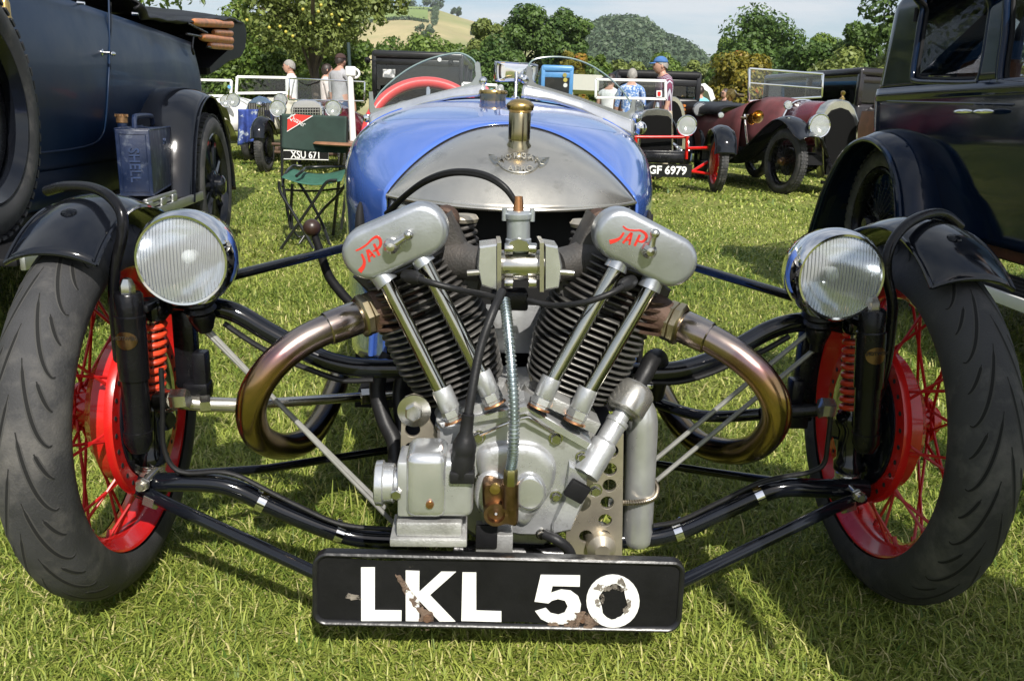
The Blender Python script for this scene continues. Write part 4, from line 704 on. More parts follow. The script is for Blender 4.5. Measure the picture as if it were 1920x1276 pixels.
# --- crankcase and timing chest
cc = empty('crankcase', tw)
mb = MB(); mb.prism([C(x, y, -.10) for x, y in [(815, 800), (905, 745), (985, 752), (1065, 745), (1120, 810), (1108, 900), (1075, 985), (1015, 1035), (925, 1035), (850, 985), (822, 900)]], (0, .19, 0), .01); mb.build('case_half', alucast, cc)
mb = MB(); chest = [(820, 801), (986, 758), (1112, 836), (1100, 862), (1093, 895), (1052, 968), (1030, 1006), (975, 1005), (948, 1000), (905, 985), (893, 900), (820, 845)]; mb.prism([C(x, y, -.165) for x, y in chest], (0, .07, 0), .005); mb.build('timing_cover', alu, cc)
mb = MB(); mb.prism([C(x, y, -.176) for x, y in [(826, 802), (986, 772), (1103, 842), (1110, 832), (986, 759), (820, 793)]][::-1], (0, .03, 0), .003); mb.build('cover_lip', alupol, cc)
def dome(name, ol, Y, h, mat, par, steps=((1, 0), (.98, .45), (.93, .75), (.85, .93), (.72, 1))):
    pts = [C(x, y, Y) for x, y in ol]; c_ = sum(pts, Vector())/len(pts); n = len(pts); mb = MB(); vs = [c_+(p-c_)*k+Vector((0, -h*z, 0)) for k, z in steps for p in pts]
    mb.add(vs, [(i*n+k, i*n+(k+1) % n, (i+1)*n+(k+1) % n, (i+1)*n+k) for i in range(len(steps)-1) for k in range(n)]+[tuple((len(steps)-1)*n+k for k in range(n))]); return mb.build(name, mat, par, 60)
smoothol = lambda ol, k=5: [(v.x, v.y) for v in catmull([Vector((x, y, 0)) for x, y in ol], [1]*len(ol), k, True)[0]]
dome('gear_bulge', smoothol([(895, 845), (925, 828), (985, 826), (1020, 838), (1042, 868), (1036, 910), (1012, 950), (985, 980), (958, 965), (925, 930), (900, 895)]), -.165, .016, alu, cc)
dome('shaft_boss', [(992+32*math.cos(t), 918+36*math.sin(t)) for t in [q*2*math.pi/28 for q in range(28)]], -.178, .014, alupol, cc)
dome('pump_boss', [(922+34*math.cos(t), 925+46*math.sin(t)) for t in [q*2*math.pi/28 for q in range(28)]], -.178, .010, alu, cc)
for px, py, r_ in ((897, 818, .0085), (1042, 820, .0085), (1090, 855, .007), (1042, 929, .007), (1116, 918, .0085), (1015, 1000, .007), (902, 893, .006)):
    mb = MB(); p = C(px, py, -.166); mb.lathe([(r_*1.35, 0), (r_*1.35, -.0016), (r_, -.002)], p, (0, 1, 0), 16); hexnut(mb, p, (0, -1, 0), r_, .009); mb.build('case_bolt', nickelbr, cc)
T('oil_pipe', [(900, 815, -.18), (940, 797, -.185), (985, 782, -.185), (1000, 787, -.185), (1038, 812, -.18)], .0026, nickelbr, 8)
for a in ((880, 762, 850), (1030, 765, 1060)): pass
for p0, p1 in (((962, 700, -.03), (945, 770, -.09)), ((1000, 700, -.03), (1018, 765, -.09)), ((905, 700, -.02), (930, 770, -.09))):
    mb = MB(); mb.cyl(C(*p0), C(*p1), .009, n=12); mb.build('cylinder_stud', nickel, tw)
for px, py, s in ((912, 752, -1), (1052, 755, 1), (850, 775, -1), (1092, 782, 1)):
    mb = MB(); mb.box(C(px, py, -.14), (.05, .05, .02), Matrix.Rotation(math.radians(25*-s), 3, 'Y') if False else Matrix.Rotation(math.radians(25*s), 3, 'Y'), .003); mb.build('tappet_block', alucast, tw)
# --- magneto and its lead
mg = empty('magneto', tw)
mb = MB(); c_ = C(832, 898, -.235); mb.box(c_, (.088, .07, .092), bev=.012, seg=3); mb.build('body', alu, mg)
mb = MB(); mb.box(C(802, 893, -.237), (.060, .078, .100), bev=.014, seg=3); mb.build('cover', alupol, mg)
mb = MB(); mb.box(C(765, 900, -.232), (.026, .066, .086), bev=.004); mb.build('end_plate', alu, mg)
mb = MB(); mb.box(C(807, 972, -.232), (.096, .07, .024), bev=.004); mb.box(C(806, 993, -.232), (.112, .08, .013), bev=.002); mb.build('base', alucast, mg)
mb = MB(); p = C(752, 905, -.232); mb.lathe([(0, .038), (.028, .038), (.033, .036), (.034, .026), (.030, .024), (.029, .010), (.024, .008), (.024, -.01)], p, (-1, 0, 0), 40); mb.build('contact_cap', alupol, mg)
mb = MB(); hexnut(mb, C(743, 924, -.262), (0, -1, 0), .008, .008); mb.build('clamp_screw', nickelbr, mg)
mb = MB(); p = C(806, 945, -.277); mb.lathe([(.006, 0), (.0055, .003), (0, .0035)], p, (0, -1, 0), 14); mb.build('screw', copper, mg)
mb = MB(); mb.lathe([(.0165, -.02), (.0175, -.018), (.0175, .012), (.0165, .016), (.0172, .019), (.0172, .030), (.013, .040), (.0095, .048), (.0088, .075), (.007, .076)], C(867, 868, -.262), C(872, 826, -.262)-C(867, 868, -.262), 24); mb.box(C(867, 888, -.262), (.036, .034, .018), bev=.003); mb.build('pickup_boot', hose, mg)
T('ignition_lead', [(873, 812, -.262), (884, 740, -.248), (900, 655, -.225), (922, 590, -.205), (942, 545, -.17)], .0068, hose, 12)
T('plug_lead', [(782, 522, -.18), (815, 532, -.195), (860, 543, -.19), (905, 552, -.16), (940, 560, -.14)], .0048, hose, 10); T('plug_lead', [(1172, 535, -.18), (1140, 552, -.195), (1090, 568, -.19), (1035, 572, -.16), (990, 562, -.14)], .0048, hose, 10)
for a, b in (((760, 516, -.155), (792, 524, -.185)), ((1186, 526, -.155), (1160, 540, -.187))): mb = MB(); mb.lathe([(.009, 0), (.0105, .01), (.0105, .024), (.007, .036), (.005, .037)], C(*a), C(*b)-C(*a), 18); mb.build('plug_cap', hose, tw)
# --- flexible oil conduit and brass pump
pts, _ = catmull([C(*p) for p in ((946, 562, -.15), (953, 620, -.185), (960, 700, -.215), (964, 780, -.228), (962, 850, -.23), (957, 885, -.23))], [1]*6, 40)
mb = MB(); mb.tube(pts, [.0072+.0014*(1 if (i % 4) < 2 else -.4) for i in range(len(pts))], 14, 1); mb.build('flexible_conduit', zinc, tw)
op = empty('oil_pump', tw); mb = MB(); mb.lathe([(.0095, 0), (.0105, .003), (.0105, .022), (.009, .026)], C(957, 908, -.23), C(958, 880, -.23)-C(957, 908, -.23), 6); mb.build('union_nut', M('brass_green', (.40, .36, .17), .3, 1), op)
mb = MB(); mb.prism([C(x, y, -.215) for x, y in smoothol([(905, 915), (918, 905), (940, 912), (968, 912), (972, 945), (970, 985), (950, 985), (925, 985), (908, 960)], 4)], (0, .045, 0), .004); mb.build('body', brassdark, op)
mb = MB(); mb.lathe([(.0, -.004), (.012, -.004), (.0135, .004), (.0185, .004), (.019, -.002), (.019, -.02)], C(930, 963, -.222), (0, -1, 0), 28); mb.build('sight_ring', brassdark, op)
mb = MB(); mb.cyl(C(930, 963, -.222), C(930, 963, -.238), .004, .002, 10); mb.build('needle', nickelbr, op)
mb = MB(); mb.lathe([(.009, 0), (.008, .004), (0, .005)], C(928, 915, -.217), (0, -1, 0), 16); mb.build('screw', brass, op)
mb = MB(); mb.cyl(C(957, 905, -.225), C(957, 950, -.225), .0125, n=18); mb.build('inlet', brassdark, op)
# --- oil filler / breather, its hose and the aluminium oil bottle
of = empty('oil_breather', tw); p0, p1 = C(1098, 890, -.175), C(1198, 722, -.10); d = (p1-p0).normalized(); L = (p1-p0).length
mb = MB(); mb.lathe([(0, 0), (.0215, 0), (.0215, L*.34), (.017, L*.37), (.017, L*.55), (.0185, L*.56), (.0185, L*.60), (.014, L*.61), (.014, L*.68), (.018, L*.69)], p0, d, 24); mb.build('neck', alu, of)
mb = MB(); mb.lathe([(.012, L*.68), (.026, L*.685), (.0315, L*.71), (.0325, L*.74), (.0325, L*.93), (.030, L*.96), (.028, L*.965), (.026, L*.985), (.012, L*1.0), (.012, L*1.06), (0, L*1.06)], p0, d, 40); mb.build('pot', M('pot_alloy', (.46, .45, .42), .28, .8, var=.12, vs=10, rvar=.08), of)
mb = MB(); mb.prism([C(x, y, -.176) for x, y in [(1068, 868), (1104, 886), (1098, 940), (1070, 998), (1035, 1004), (1035, 985), (1058, 930)]], (0, .05, 0), .006); mb.build('drain_casting', alu, of)
mb = MB(); mb.box(C(1082, 920, -.186), (.034, .012, .03), Matrix.Rotation(math.radians(30), 3, 'Y'), .003); mb.build('casting_window', blackmatt, of)
T('breather_hose', [(1197, 722, -.10), (1212, 695, -.09), (1224, 672, -.07), (1236, 672, -.03), (1238, 700, .02), (1230, 740, .06)], .0145, hose, 16)
mb = MB(); a = C(1192, 728, -.1); mb.lathe([(.0155, 0), (.0168, .001), (.0168, .011), (.0155, .012)], a, d, 24); mb.box(a+Vector((.018, -.004, .006)), (.016, .009, .007), bev=.001); mb.build('jubilee_clip', chrome, tw)
ob = empty('oil_bottle', tw); bx = lambda px, py: C(px, py, -.085); mb = MB()
cx0 = (bx(1200, 870)); r_ = .0265
a, b = bx(1193, 1018), bx(1206, 748); d = b-a; L = d.length
mb.lathe([(0, 0), (r_*.8, 0), (r_*.97, .006), (r_, .014), (r_, L*.80), (r_*.97, L*.86), (r_*.85, L*.93), (r_*.6, L*.98), (0, L)], a, d, 36); bo = mb.build('bottle', M('bottle_alloy', (.52, .53, .53), .34, .7, var=.12, vs=14, rvar=.1, bump=.08, bs=140), ob); bo.scale = (1, 1, 1)
mb = MB(); mb.box(C(1168, 905, -.06), (.012, .045, .235), bev=.003); mb.build('backing_strip', hose, ob)
mb = MB(); q = [C(1150, 941, -.11), C(1175, 942, -.118), C(1205, 940, -.116), C(1226, 932, -.10), C(1232, 915, -.075), C(1226, 902, -.05)]; pts, _ = catmull(q, [1]*6, 14); mb.tube(pts, [.0042+.0011*(i % 2) for i in range(len(pts))], 10, 1); mb.build('strap_spring', M('spring_steel', (.36, .31, .24), .35, 1), ob)
mb = MB(); mb.box(C(1152, 941, -.108), (.02, .002, .014), bev=.0008); mb.build('strap_hook', alu, ob)
# --- drilled engine plates
def eplate(name, ol, holes, Y, mat=steelold):
    inv = lambda p: (C(p[0], p[1], Y).x, C(p[0], p[1], Y).z); o2 = [[inv(p) for p in ol]]
    for hx, hy, hr in holes: c_ = C(hx, hy, Y); o2.append([(c_.x+hr*math.cos(t), c_.z+hr*math.sin(t)) for t in [k*2*math.pi/22 for k in range(22)]])
    return flat_obj(name, o2, .006, basis((0, Y, 0), (1, 0, 0), (0, 0, 1)), mat, tw, .0006)
eplate('engine_plate', [(754, 760), (760, 744), (776, 738), (792, 744), (803, 762), (806, 788), (820, 812), (826, 860), (830, 1000), (752, 1000), (752, 850)], [(774, 804, .0125), (773, 840, .0125), (773, 878, .0125)], -.135)
eplate('engine_plate', [(1110, 850), (1168, 812), (1165, 1050), (1060, 1050), (1062, 990), (1095, 900)], [(1146, 844, .0118), (1143, 878, .0118), (1142, 908, .0118), (1138, 940, .0118), (1134, 973, .0118), (1098, 1003, .0118), (1132, 1003, .0118)], -.12)
mb = MB(); p = C(777, 768, -.137); mb.lathe([(0, 0), (.024, 0), (.026, .002), (.026, .006), (.012, .007)], p, (0, -1, 0), 32); hexnut(mb, p+Vector((0, -.006, 0)), (0, -1, 0), .0145, .012); mb.build('plate_bolt', nickelbr, tw)
mb = MB(); mb.lathe([(0, 0), (.012, 0), (.024, .012), (.026, .05), (.026, .06)], C(1130, 1035, -.15), (0, 1, 0), 28); mb.build('engine_mount', steelold, tw)
mb = MB(); mb.box(C(926, 1012, -.17), (.058, .05, .045), bev=.002); mb.build('front_mount', alucast, tw); mb = MB(); mb.box(C(912, 1005, -.197), (.034, .006, .04), bev=.002); mb.build('mount_clamp', blackmatt, tw)
T('drain_hose', [(1020, 1000, -.18), (1045, 1012, -.19), (1066, 1030, -.19), (1076, 1056, -.19)], .0085, hose, 14)
mb = MB(); mb.tube([C(770, 1000, -.15), C(790, 1040, -.12), C(860, 1046, -.05)], .012, 10, 5); mb.build('earth_strap', blackmatt, tw)
mb = MB(); mb.cyl(C(850, 1030, -.1), C(1160, 1045, -.1), .018, n=14); mb.build('cross_tube', blackold, tw)
T('engine_hose', [(730, 665, .06), (712, 700, .05), (708, 740, .04), (722, 790, .02), (740, 830, 0), (742, 880, -.02)], .0145, hose, 14); T('engine_hose', [(756, 690, .06), (748, 740, .05), (752, 800, .03), (748, 860, 0)], .012, hose, 12)
# --- carburettor and inlet
cb = empty('carburettor', tw); a, b = C(928, 497, -.115), C(1028, 497, -.115); d = b-a; L = d.length
mb = MB(); mb.lathe([(0, 0), (.0225, 0), (.0235, .002), (.0235, L-.002), (.0225, L), (0, L)], a, d, 40); mb.build('inlet_drum', nickelbr, cb)
for s, xs in ((-1, ((932, 458), (932, 545), (903, 536), (894, 500), (899, 462))), (1, ((1022, 458), (1022, 545), (1048, 540), (1055, 500), (1046, 462)))):
    mb = MB(); mb.prism([C(x, y, -.145) for x, y in xs], (0, .06, 0), .003); mb.build('inlet_flange', alupol, cb)
    mb = MB(); x = 936 if s < 0 else 1016; mb.prism([C(u, v, -.147) for u, v in ((x-4, 454), (x+4, 454), (x+4, 548), (x-4, 548))], (0, .065, 0), .001); mb.build('flange_plate', nickel, cb)
    for py in (466, 530): mb = MB(); p = C(x+(10 if s < 0 else -10), py, -.137); mb.lathe([(0, 0), (.0078, 0), (.0085, .002), (.0085, .012), (0, .013)], p, (s*-1, 0, 0), 14); mb.build('flange_screw', nickelbr, cb)
    mb = MB(); mb.tube([C(x-s*-26, 498, -.105), C(x+s*55, 492, -.09), C(x+s*90, 485, -.07)], [.026, .027, .034], 20, 4); mb.build('inlet_stub', iron, cb)
    mb = MB(); mb.cyl(C(x+s*35, 510, -.14), C(x+s*60, 512, -.14), .005, .0045, 10); mb.build('stud', nickel, cb)
a, b = C(972, 470, -.12), C(972, 396, -.12); d = b-a; L = d.length
mb = MB(); mb.lathe([(0, 0), (.0195, 0), (.0195, L*.3), (.0175, L*.33), (.0175, L*.80), (.0205, L*.82), (.0210, L*.86), (.0210, L*.94), (.0175, L), (.006, L*1.02), (0, L*1.02)], a, d, 36); mb.build('mixing_chamber', M('carb_alloy', (.38, .41, .43), .38, .6, var=.15, vs=24, bump=.12, bs=260), cb)
for dx in (-.0205, .0205): mb = MB(); mb.cyl(b+Vector((dx, -.004, -.014)), b+Vector((dx, -.004, .004)), .0042, n=12); mb.build('cap_lug', MATS['carb_alloy'], cb)
mb = MB(); mb.prism([C(x, y, -.142) for x, y in ((945, 472), (955, 452), (972, 446), (990, 452), (1000, 472))], (0, .02, 0), .002); mb.build('chamber_flange', nickelbr, cb)
mb = MB(); mb.cyl(b, b+d.normalized()*.022, .0085, .0065, 14); mb.build('cable_ferrule', copper, cb)
for o_ in (0, 6): T('throttle_cable', [(730-o_, 400, .12), (760-o_*.5, 368, .05), (800, 340-o_*.5, -.02), (850, 325-o_*.6, -.07), (905, 330-o_*.7, -.10), (945, 352-o_*.5, -.118), (970, 384, -.12)], .0044, hose, 10)
mb = MB(); mb.box(C(955, 560, -.02), (.06, .05, .03), bev=.004); mb.build('float_chamber', blackold, cb)
# --- radiator cowl, bonnet, body
cw = .2335
def Uc(s_):   # rear (upper) arch of the cowl
    a = min(1, abs(s_)); return Vector((-.004+cw*s_, .205+.135*(1-a**2.2), .686+.131*(1-a**2.15)**.92))
def Lc(s_):   # front lip
    a = min(1, abs(s_)); return Vector((-.004+cw*s_, .085+.12*a**2.2, .678+.008*a**2))
def cowl(u, v):
    s_ = (u-.5)*2; a, b = Lc(s_), Uc(s_); k = math.sin(math.pi*min(1, v))*(1-abs(s_)**3); return a.lerp(b, v)+Vector((0, -.028*k, .021*k))
rc = empty('radiator', tw)
mb = MB(); mb.grid(cowl, 64, 24); solid(mb.build('cowl', nickel, rc, 180), .002)
mb = MB(); mb.tube([Lc((k/40-.5)*2)+Vector((0, -.001, -.001)) for k in range(41)], .0035, 8, 1); mb.build('cowl_lip', nickel, rc)
mb = MB(); mb.tube([Uc((k/60-.5)*2)+Vector((0, .002, .0012)) for k in range(61)], .0022, 6, 1); mb.build('cowl_bead', blackmatt, rc)
for s in (-1, 1):      # side skirts of the cowl and the little tongues under the lip
    def sk(u, v): p = Lc(s*(1-.42*u)); return p+Vector((0, .012+.05*u, -.006-(.028+.05*(1-u)**.6)*v))
    mb = MB(); mb.grid(sk, 14, 4); solid(mb.build('side_skirt', nickel, rc), .002)
mb = MB(); mb.box((0, .22, .57), (.42, .03, .20), bev=.004); mb.build('core', dark, rc)
# filler cap
fc = empty('radiator_cap', tw); p = Vector((.006, .222, .763)); mb = MB(); mb.lathe([(.024, .0), (.0235, .02), (.0195, .026), (.0195, .03), (.0205, .031), (.0205, .078), (.019, .080)], p, (0, -.06, 1), 40); mb.build('neck', M('brass_nickel', (.36, .31, .19), .2, 1, var=.2, vs=12, rvar=.08), fc)
mb = MB(); mb.lathe([(.020, .079), (.0215, .082), (.0245, .084), (.0255, .088), (.0255, .092), (.024, .095), (.018, .100), (.009, .103), (0, .1035)], p, (0, -.06, 1), 40); mb.build('cap', brass, fc)
mb = MB(); mb.lathe([(.0255, .001), (.0255, .006), (.0235, .012), (.0225, .020)], p, (0, -.06, 1), 40); mb.build('neck_base', M('brass_pale', (.56, .47, .25), .2, 1, var=.15, vs=12), fc)
# winged badge on the cowl
bd = empty('radiator_badge', tw)
def bpt(px, py, h=.003):     # a point of the photo laid on the cowl's surface
    best = None
    for vv in range(1, 40):
        for q in (0,):
            pass
    d = ray(px, py); lo, hi = None, None; o = ORG-C0
    R0 = Vector((o@AX, o@AY, o[2])); D0 = Vector((d@AX, d@AY, d[2])); t = 1.2
    for it in range(40):
        w = R0+D0*t; u = (w.x+.004)/cw/2+.5; g = min((abs(cowl(u, k/80).y-w.y)+abs(cowl(u, k/80).z-w.z), cowl(u, k/80)) for k in range(0, 81, 4)) if False else None
        # surface height at (x,y): search v
        b_ = min((abs(cowl(u, k/60).y-w.y), k) for k in range(61))[1]/60; zz = cowl(u, b_).z; t += (w.z-zz)*.6/max(.2, -D0.z+.5)
    return R0+D0*t+Vector((0, -.5, .85))*h
badgem = M('badge_metal', (.50, .49, .44), .26, 1, var=.2, vs=60)
def strip(pts, w, name='badge_line', h=.0025):
    mb = MB(); mb.tube([bpt(x, y, h) for x, y in pts], w, 6, 3); mb.build(name, badgem, bd)
strip([(932, 306), (948, 295), (972, 289), (996, 293), (1014, 304)], .0012); strip([(932, 306), (945, 318), (965, 325), (990, 324), (1006, 315), (1014, 304)], .0012)
for s, w_ in ((-1, [(916, 290), (924, 293), (934, 296), (944, 296), (936, 303), (930, 309), (934, 311), (928, 311), (922, 305), (918, 298)]), (1, [(1030, 296), (1022, 297), (1012, 297), (1002, 295), (1008, 303), (1014, 311), (1010, 314), (1016, 314), (1024, 309), (1028, 303)])):
    mb = MB(); v0 = [bpt(x, y, .0018) for x, y in w_]; mb.prism(v0, (0, .002, -.003)); mb.build('badge_wing', badgem, bd)
    for k in range(4): a, b = w_[0], w_[4]; t = k*3; strip([(a[0]-s*k*3, a[1]+2+t), (a[0]-s*(k*2+11), a[1]+3+t)], .0006, 'feather', .003)
def arc_text(txt, pts, size):
    for ch, (px, py, ang) in zip(txt, pts):
        p = bpt(px, py, .0028); x = Vector((math.cos(ang), 0, math.sin(ang))); letters(ch, size, basis(p, x, Vector((0, .62, .78))), M('badge_letter_shaded', (.20, .195, .175), .4, .8), 'badge_letter', bd, .0012, offset=.0004)  # letters darkened in colour to stand for the shading of the embossing
arc_text('MORGAN', [(939+14*k, 303-9*math.sin(math.pi*(k+.5)/6)+.8*k*.3, .42-.17*k) for k in range(6)], .0155); arc_text('AERO', [(957+12*k, 318+1.5*math.sin(math.pi*(k+.5)/4), -.06+.04*k) for k in range(4)], .0155)
# bonnet: lofted from the cowl arch back to the scuttle, sides running down to the sills
NB = 72
def front_ring(k):
    t = k/NB*2-1; a = abs(t)
    if a <= .6: s_ = t/.6; p = Uc(s_); return Vector((p.x*1.014, p.y, p.z+.003))
    f = (a-.6)/.4; sx = 1 if t > 0 else -1; return Vector((-.004+sx*(cw*1.014+.004*f), .205+.02*f, .689-.34*f))
def rear_ring(k, Y=.74):
    t = k/NB*2-1; a = abs(t); sx = 1 if t > 0 else -1
    if a <= .6: th = a/.6*math.pi/2; return Vector((-.019+sx*.368*math.sin(th), Y, .655+.222*max(0, math.cos(th))**.58))
    f = (a-.6)/.4; return Vector((-.019+sx*(.368-.012*f), Y, .655-.385*f))
def bonnet(u, v):
    k = u*NB; a, b = front_ring(k), rear_ring(k); w = 1-(1-v)**2.0; z = a.z+(b.z-a.z)*(v**.75); return Vector((a.x+(b.x-a.x)*w, a.y+(b.y-a.y)*v, z))
body = empty('body', tw); mb = MB(); mb.grid(bonnet, NB, 30); solid(mb.build('bonnet', blue, body, 180), .003)
for s in (0, 1):
    mb = MB(); pts = [bonnet(.5+(.5 if s else -.5)*(.68+.30*k/10), .04+.10*(k/10)) for k in range(11)]; mb.tube([p+Vector((.004*(1 if s else -1), 0, 0)) for p in pts], .006, 10, 2); mb.build('bonnet_edge', blue, body)
    q = bonnet(.5+(.5 if s else -.5)*.66, .24); mb = MB(); mb.ball(q+Vector((.002 if s else -.002, 0, -.02)), (.012, .028, .055), 20, 14); mb.build('air_slot', dark, body)
# scuttle and tail
def side(u, v):
    k = u*NB; p = rear_ring(k); y = .74+1.5*v; t = 2*u-1; w = 1-.18*v-.35*max(0, v-.55)**1.5; cut = 1
    top = .72 if (.08 < v < .5) else 10
    return Vector((p.x*w, y, min(p.z, .60+(top-.60 if top < 1 else .30)*(1-.35*max(0, v-.5)))-.04*v))
def tail(u, v):
    t = u*2-1; y = .74+.12*v; p = rear_ring(u*NB); return Vector((p.x, y, p.z+.002))
mb = MB(); mb.grid(tail, NB, 4); solid(mb.build('scuttle', blue, body, 60), .003)
for s in (-1, 1):
    def sw(u, v): y = .86+1.25*v; x = s*(.35-.02*v-.17*max(0, v-.45)**1.6); return Vector((x-.019, y, .27+(.72-.06*v-.27)*u))
    mb = MB(); mb.grid(sw, 10, 20); solid(mb.build('side_panel', blue, body), .004)
    mb = MB(); mb.tube([sw(1, k/20) for k in range(21)], .012, 10, 1); mb.build('cockpit_roll', leather, body)
def tl(u, v):
    th = math.pi*u; y = 1.5+.75*v; w = .30*(1-.75*v**2); return Vector((-.006+w*math.cos(th), y, .28+(.40*(1-.6*v**2))*math.sin(th)))
mb = MB(); mb.grid(tl, 24, 12); solid(mb.build('tail', blue, body), .004)
mb = MB(); mb.box((0, 1.42, .55), (.6, .09, .36), bev=.03, seg=3); mb.build('seat_back', leather, body); mb = MB(); mb.box((0, .9, .26), (.62, 1.3, .02)); mb.build('floor', blackmatt, body)
mb = MB(); mb.grid(lambda u, v: Vector((-.006+(u-.5)*.68, .52+.002*u, .27+.36*v)), 4, 4); solid(mb.build('bulkhead', dark, body), .004)
mb = MB(); mb.box((0, .10, .46), (.10, .004, .09), bev=.001); mb.build('firewall_plate', alu, body)
mb = MB(); mb.box((0, .15, .27), (.40, .3, .02), bev=.004); mb.build('undertray', blackmatt, body)
# rear wheel under the tail
rw = empty('rear_wheel', tw, (0, 2.0, WZ)); o = link('tyre', TY, rw); o = link('rim', RIM, rw)
# second brass cap
mb = MB(); mb.lathe([(.030, -.02), (.031, .0), (.034, .004), (.0345, .010), (.032, .014), (0, .016)], rear_ring(NB/2, .70)+Vector((-.016, 0, .004)), (0, -.05, 1), 40); mb.build('oil_tank_cap', brass, tw)
# --- aero screens
def screen(fr, glass_ol, fairing, Y0, Y1, xa, xb, knob):
    yy = lambda px: Y0+(Y1-Y0)*(px-xa)/(xb-xa); w = empty('windscreen', tw); q = lambda p, dy=0: C(p[0], p[1], yy(p[0])+dy)
    mb = MB(); mb.prism([q(p) for p in glass_ol], (0, .004, 0)); mb.build('pane', clear, w, 0)
    mb = MB(); mb.tube([q(p, .002) for p in glass_ol[:-2]], .0022, 6, 3); mb.build('pane_edge', M('pane_edge', (.20, .27, .25), .15, 0, spec=.8), w)
    pts = [q(p, -.004) for p in fr]; mb = MB(); mb.prism(pts, (0, .012, 0), .0012); mb.build('frame', M('frame_alloy', (.52, .54, .56), .3, 1, var=.08, vs=14, bump=.05, bs=200), w)
    up_, lo = [q(p, .004) for p in fairing[0]], [q(p, -.03) for p in fairing[1]]; n = len(up_)-1
    def ff(u, v):
        f = u*n; i = min(int(f), n-1); a = up_[i].lerp(up_[i+1], f-i); b = lo[i].lerp(lo[i+1], f-i); return a.lerp(b, v)+Vector((0, -.006*math.sin(math.pi*v), .017*math.sin(math.pi*v)+.009*v))
    mb = MB(); mb.grid(ff, 30, 8); solid(mb.build('fairing', alupol, w, 180), .003)
    mb = MB(); mb.tube([up_[i]+Vector((0, -.004, -.001)) for i in range(n+1)], .0016, 6, 4); mb.build('gasket', blackmatt, w)
    for kx, ky, r_ in knob:
        mb = MB(); p = C(kx, ky, yy(min(max(kx, min(xa, xb)), max(xa, xb)))-.008); mb.lathe([(.0, -.012), (r_*.6, -.011), (r_, -.006), (r_, .004), (r_*.7, .008), (.004, .03)], p, (0, 1, 0), 18); mb.build('clamp_knob', chrome, w)
screen([(691, 172), (692, 208), (696, 217), (750, 202), (830, 181), (904, 163), (905, 156), (900, 118), (895, 115), (891, 120), (893, 142), (886, 154), (868, 161), (800, 179), (712, 203), (703, 203), (700, 194), (698, 172)],
       [(696, 205), (702, 190), (716, 170), (740, 148), (770, 127), (805, 111), (840, 102), (862, 100), (880, 107), (892, 120), (896, 150), (888, 158), (704, 207)],
       [[(694, 218), (750, 203), (800, 190), (850, 177), (905, 164)], [(691, 248), (745, 219), (795, 203), (848, 192), (912, 187)]], .78, .74, 690, 905, [(906, 152, .010), (688, 222, .010)])
screen([(988, 124), (983, 156), (986, 164), (1080, 193), (1180, 226), (1190, 223), (1193, 187), (1186, 187), (1183, 205), (1175, 211), (1160, 208), (1080, 180), (1006, 158), (998, 151), (996, 126)],
       [(988, 160), (990, 130), (998, 114), (1020, 108), (1050, 107), (1080, 112), (1110, 124), (1140, 144), (1165, 168), (1182, 192), (1187, 204), (1184, 215), (1175, 218)],
       [[(984, 165), (1030, 179), (1090, 198), (1140, 213), (1188, 228)], [(977, 190), (1035, 198), (1092, 216), (1138, 240), (1188, 264)]], .74, .78, 985, 1190, [(984, 150, .010), (1192, 222, .012), (1200, 240, .016)])
letters('BROOKLANDS', .008, basis(C(1096, 196, .745), C(1112, 203, .745)-C(1080, 190, .745), (0, 0, 1)), M('etch', (.25, .26, .27), .4, .8), 'maker_stamp', tw, .0004)
# steering wheel, mirror, levers
sw_ = empty('steering_wheel', tw); c_ = C(800, 262, 1.02); mb = MB(); mb.torus(c_, (.0, -1, .42), .168, .0160, 64, 14); mb.build('rim', M('wheel_red', (.62, .05, .05), .3, 0, var=.06, coat=.3), sw_)
for k in range(3):
    a = math.radians(90+120*k); R = frame(Vector((0, -1, .42))); mb = MB(); mb.tube([c_, c_+R @ Vector((.17*math.cos(a), .17*math.sin(a), 0))], .006, 8, 1); mb.build('spoke', chrome, sw_)
mb = MB(); mb.lathe([(0, .02), (.02, .018), (.03, 0), (.02, -.02), (.012, -.2)], c_, (.0, -1, .42), 20); mb.build('hub', blackold, sw_)
mr = empty('rear_view_mirror', tw); ol = smoothol([(927, 118), (934, 115), (965, 117), (1004, 120), (1009, 128), (1007, 150), (1000, 156), (965, 154), (934, 154), (927, 148)], 4); dome('shell', ol, .80, .012, chrome, mr, ((1, 0), (.99, .3), (.95, .6), (.9, .7), (.84, .45), (.5, .6)))
mb = MB(); mb.tube([C(968, 136, .785), C(968, 158, .775), C(966, 188, .76)], .0045, 10, 3); mb.lathe([(.012, 0), (.009, .006), (0, .008)], C(966, 186, .76), (0, -.2, 1), 16); mb.build('stem', chrome, mr)
mb = MB(); p = C(978, 146, .77); mb.ball(p, .011, 14, 10); mb.tube([p, C(982, 134, .77)], .005, 8, 1); mb.build('ball_joint', chrome, mr)
lv = empty('brake_lever', tw); mb = MB(); mb.ball(C(585, 427, .25), .0172, 20, 14); mb.build('knob', M('knob_wood', (.035, .018, .012), .35, 0, var=.3), lv)
mb = MB(); mb.tube([C(590, 442, .25), (C(600, 470, .25)), C(614, 512, .25), C(630, 537, .25), C(655, 566, .25)], [.007, .008, .009, .0095, .0095], 10, 6); mb.build('stem', blackmatt, lv)
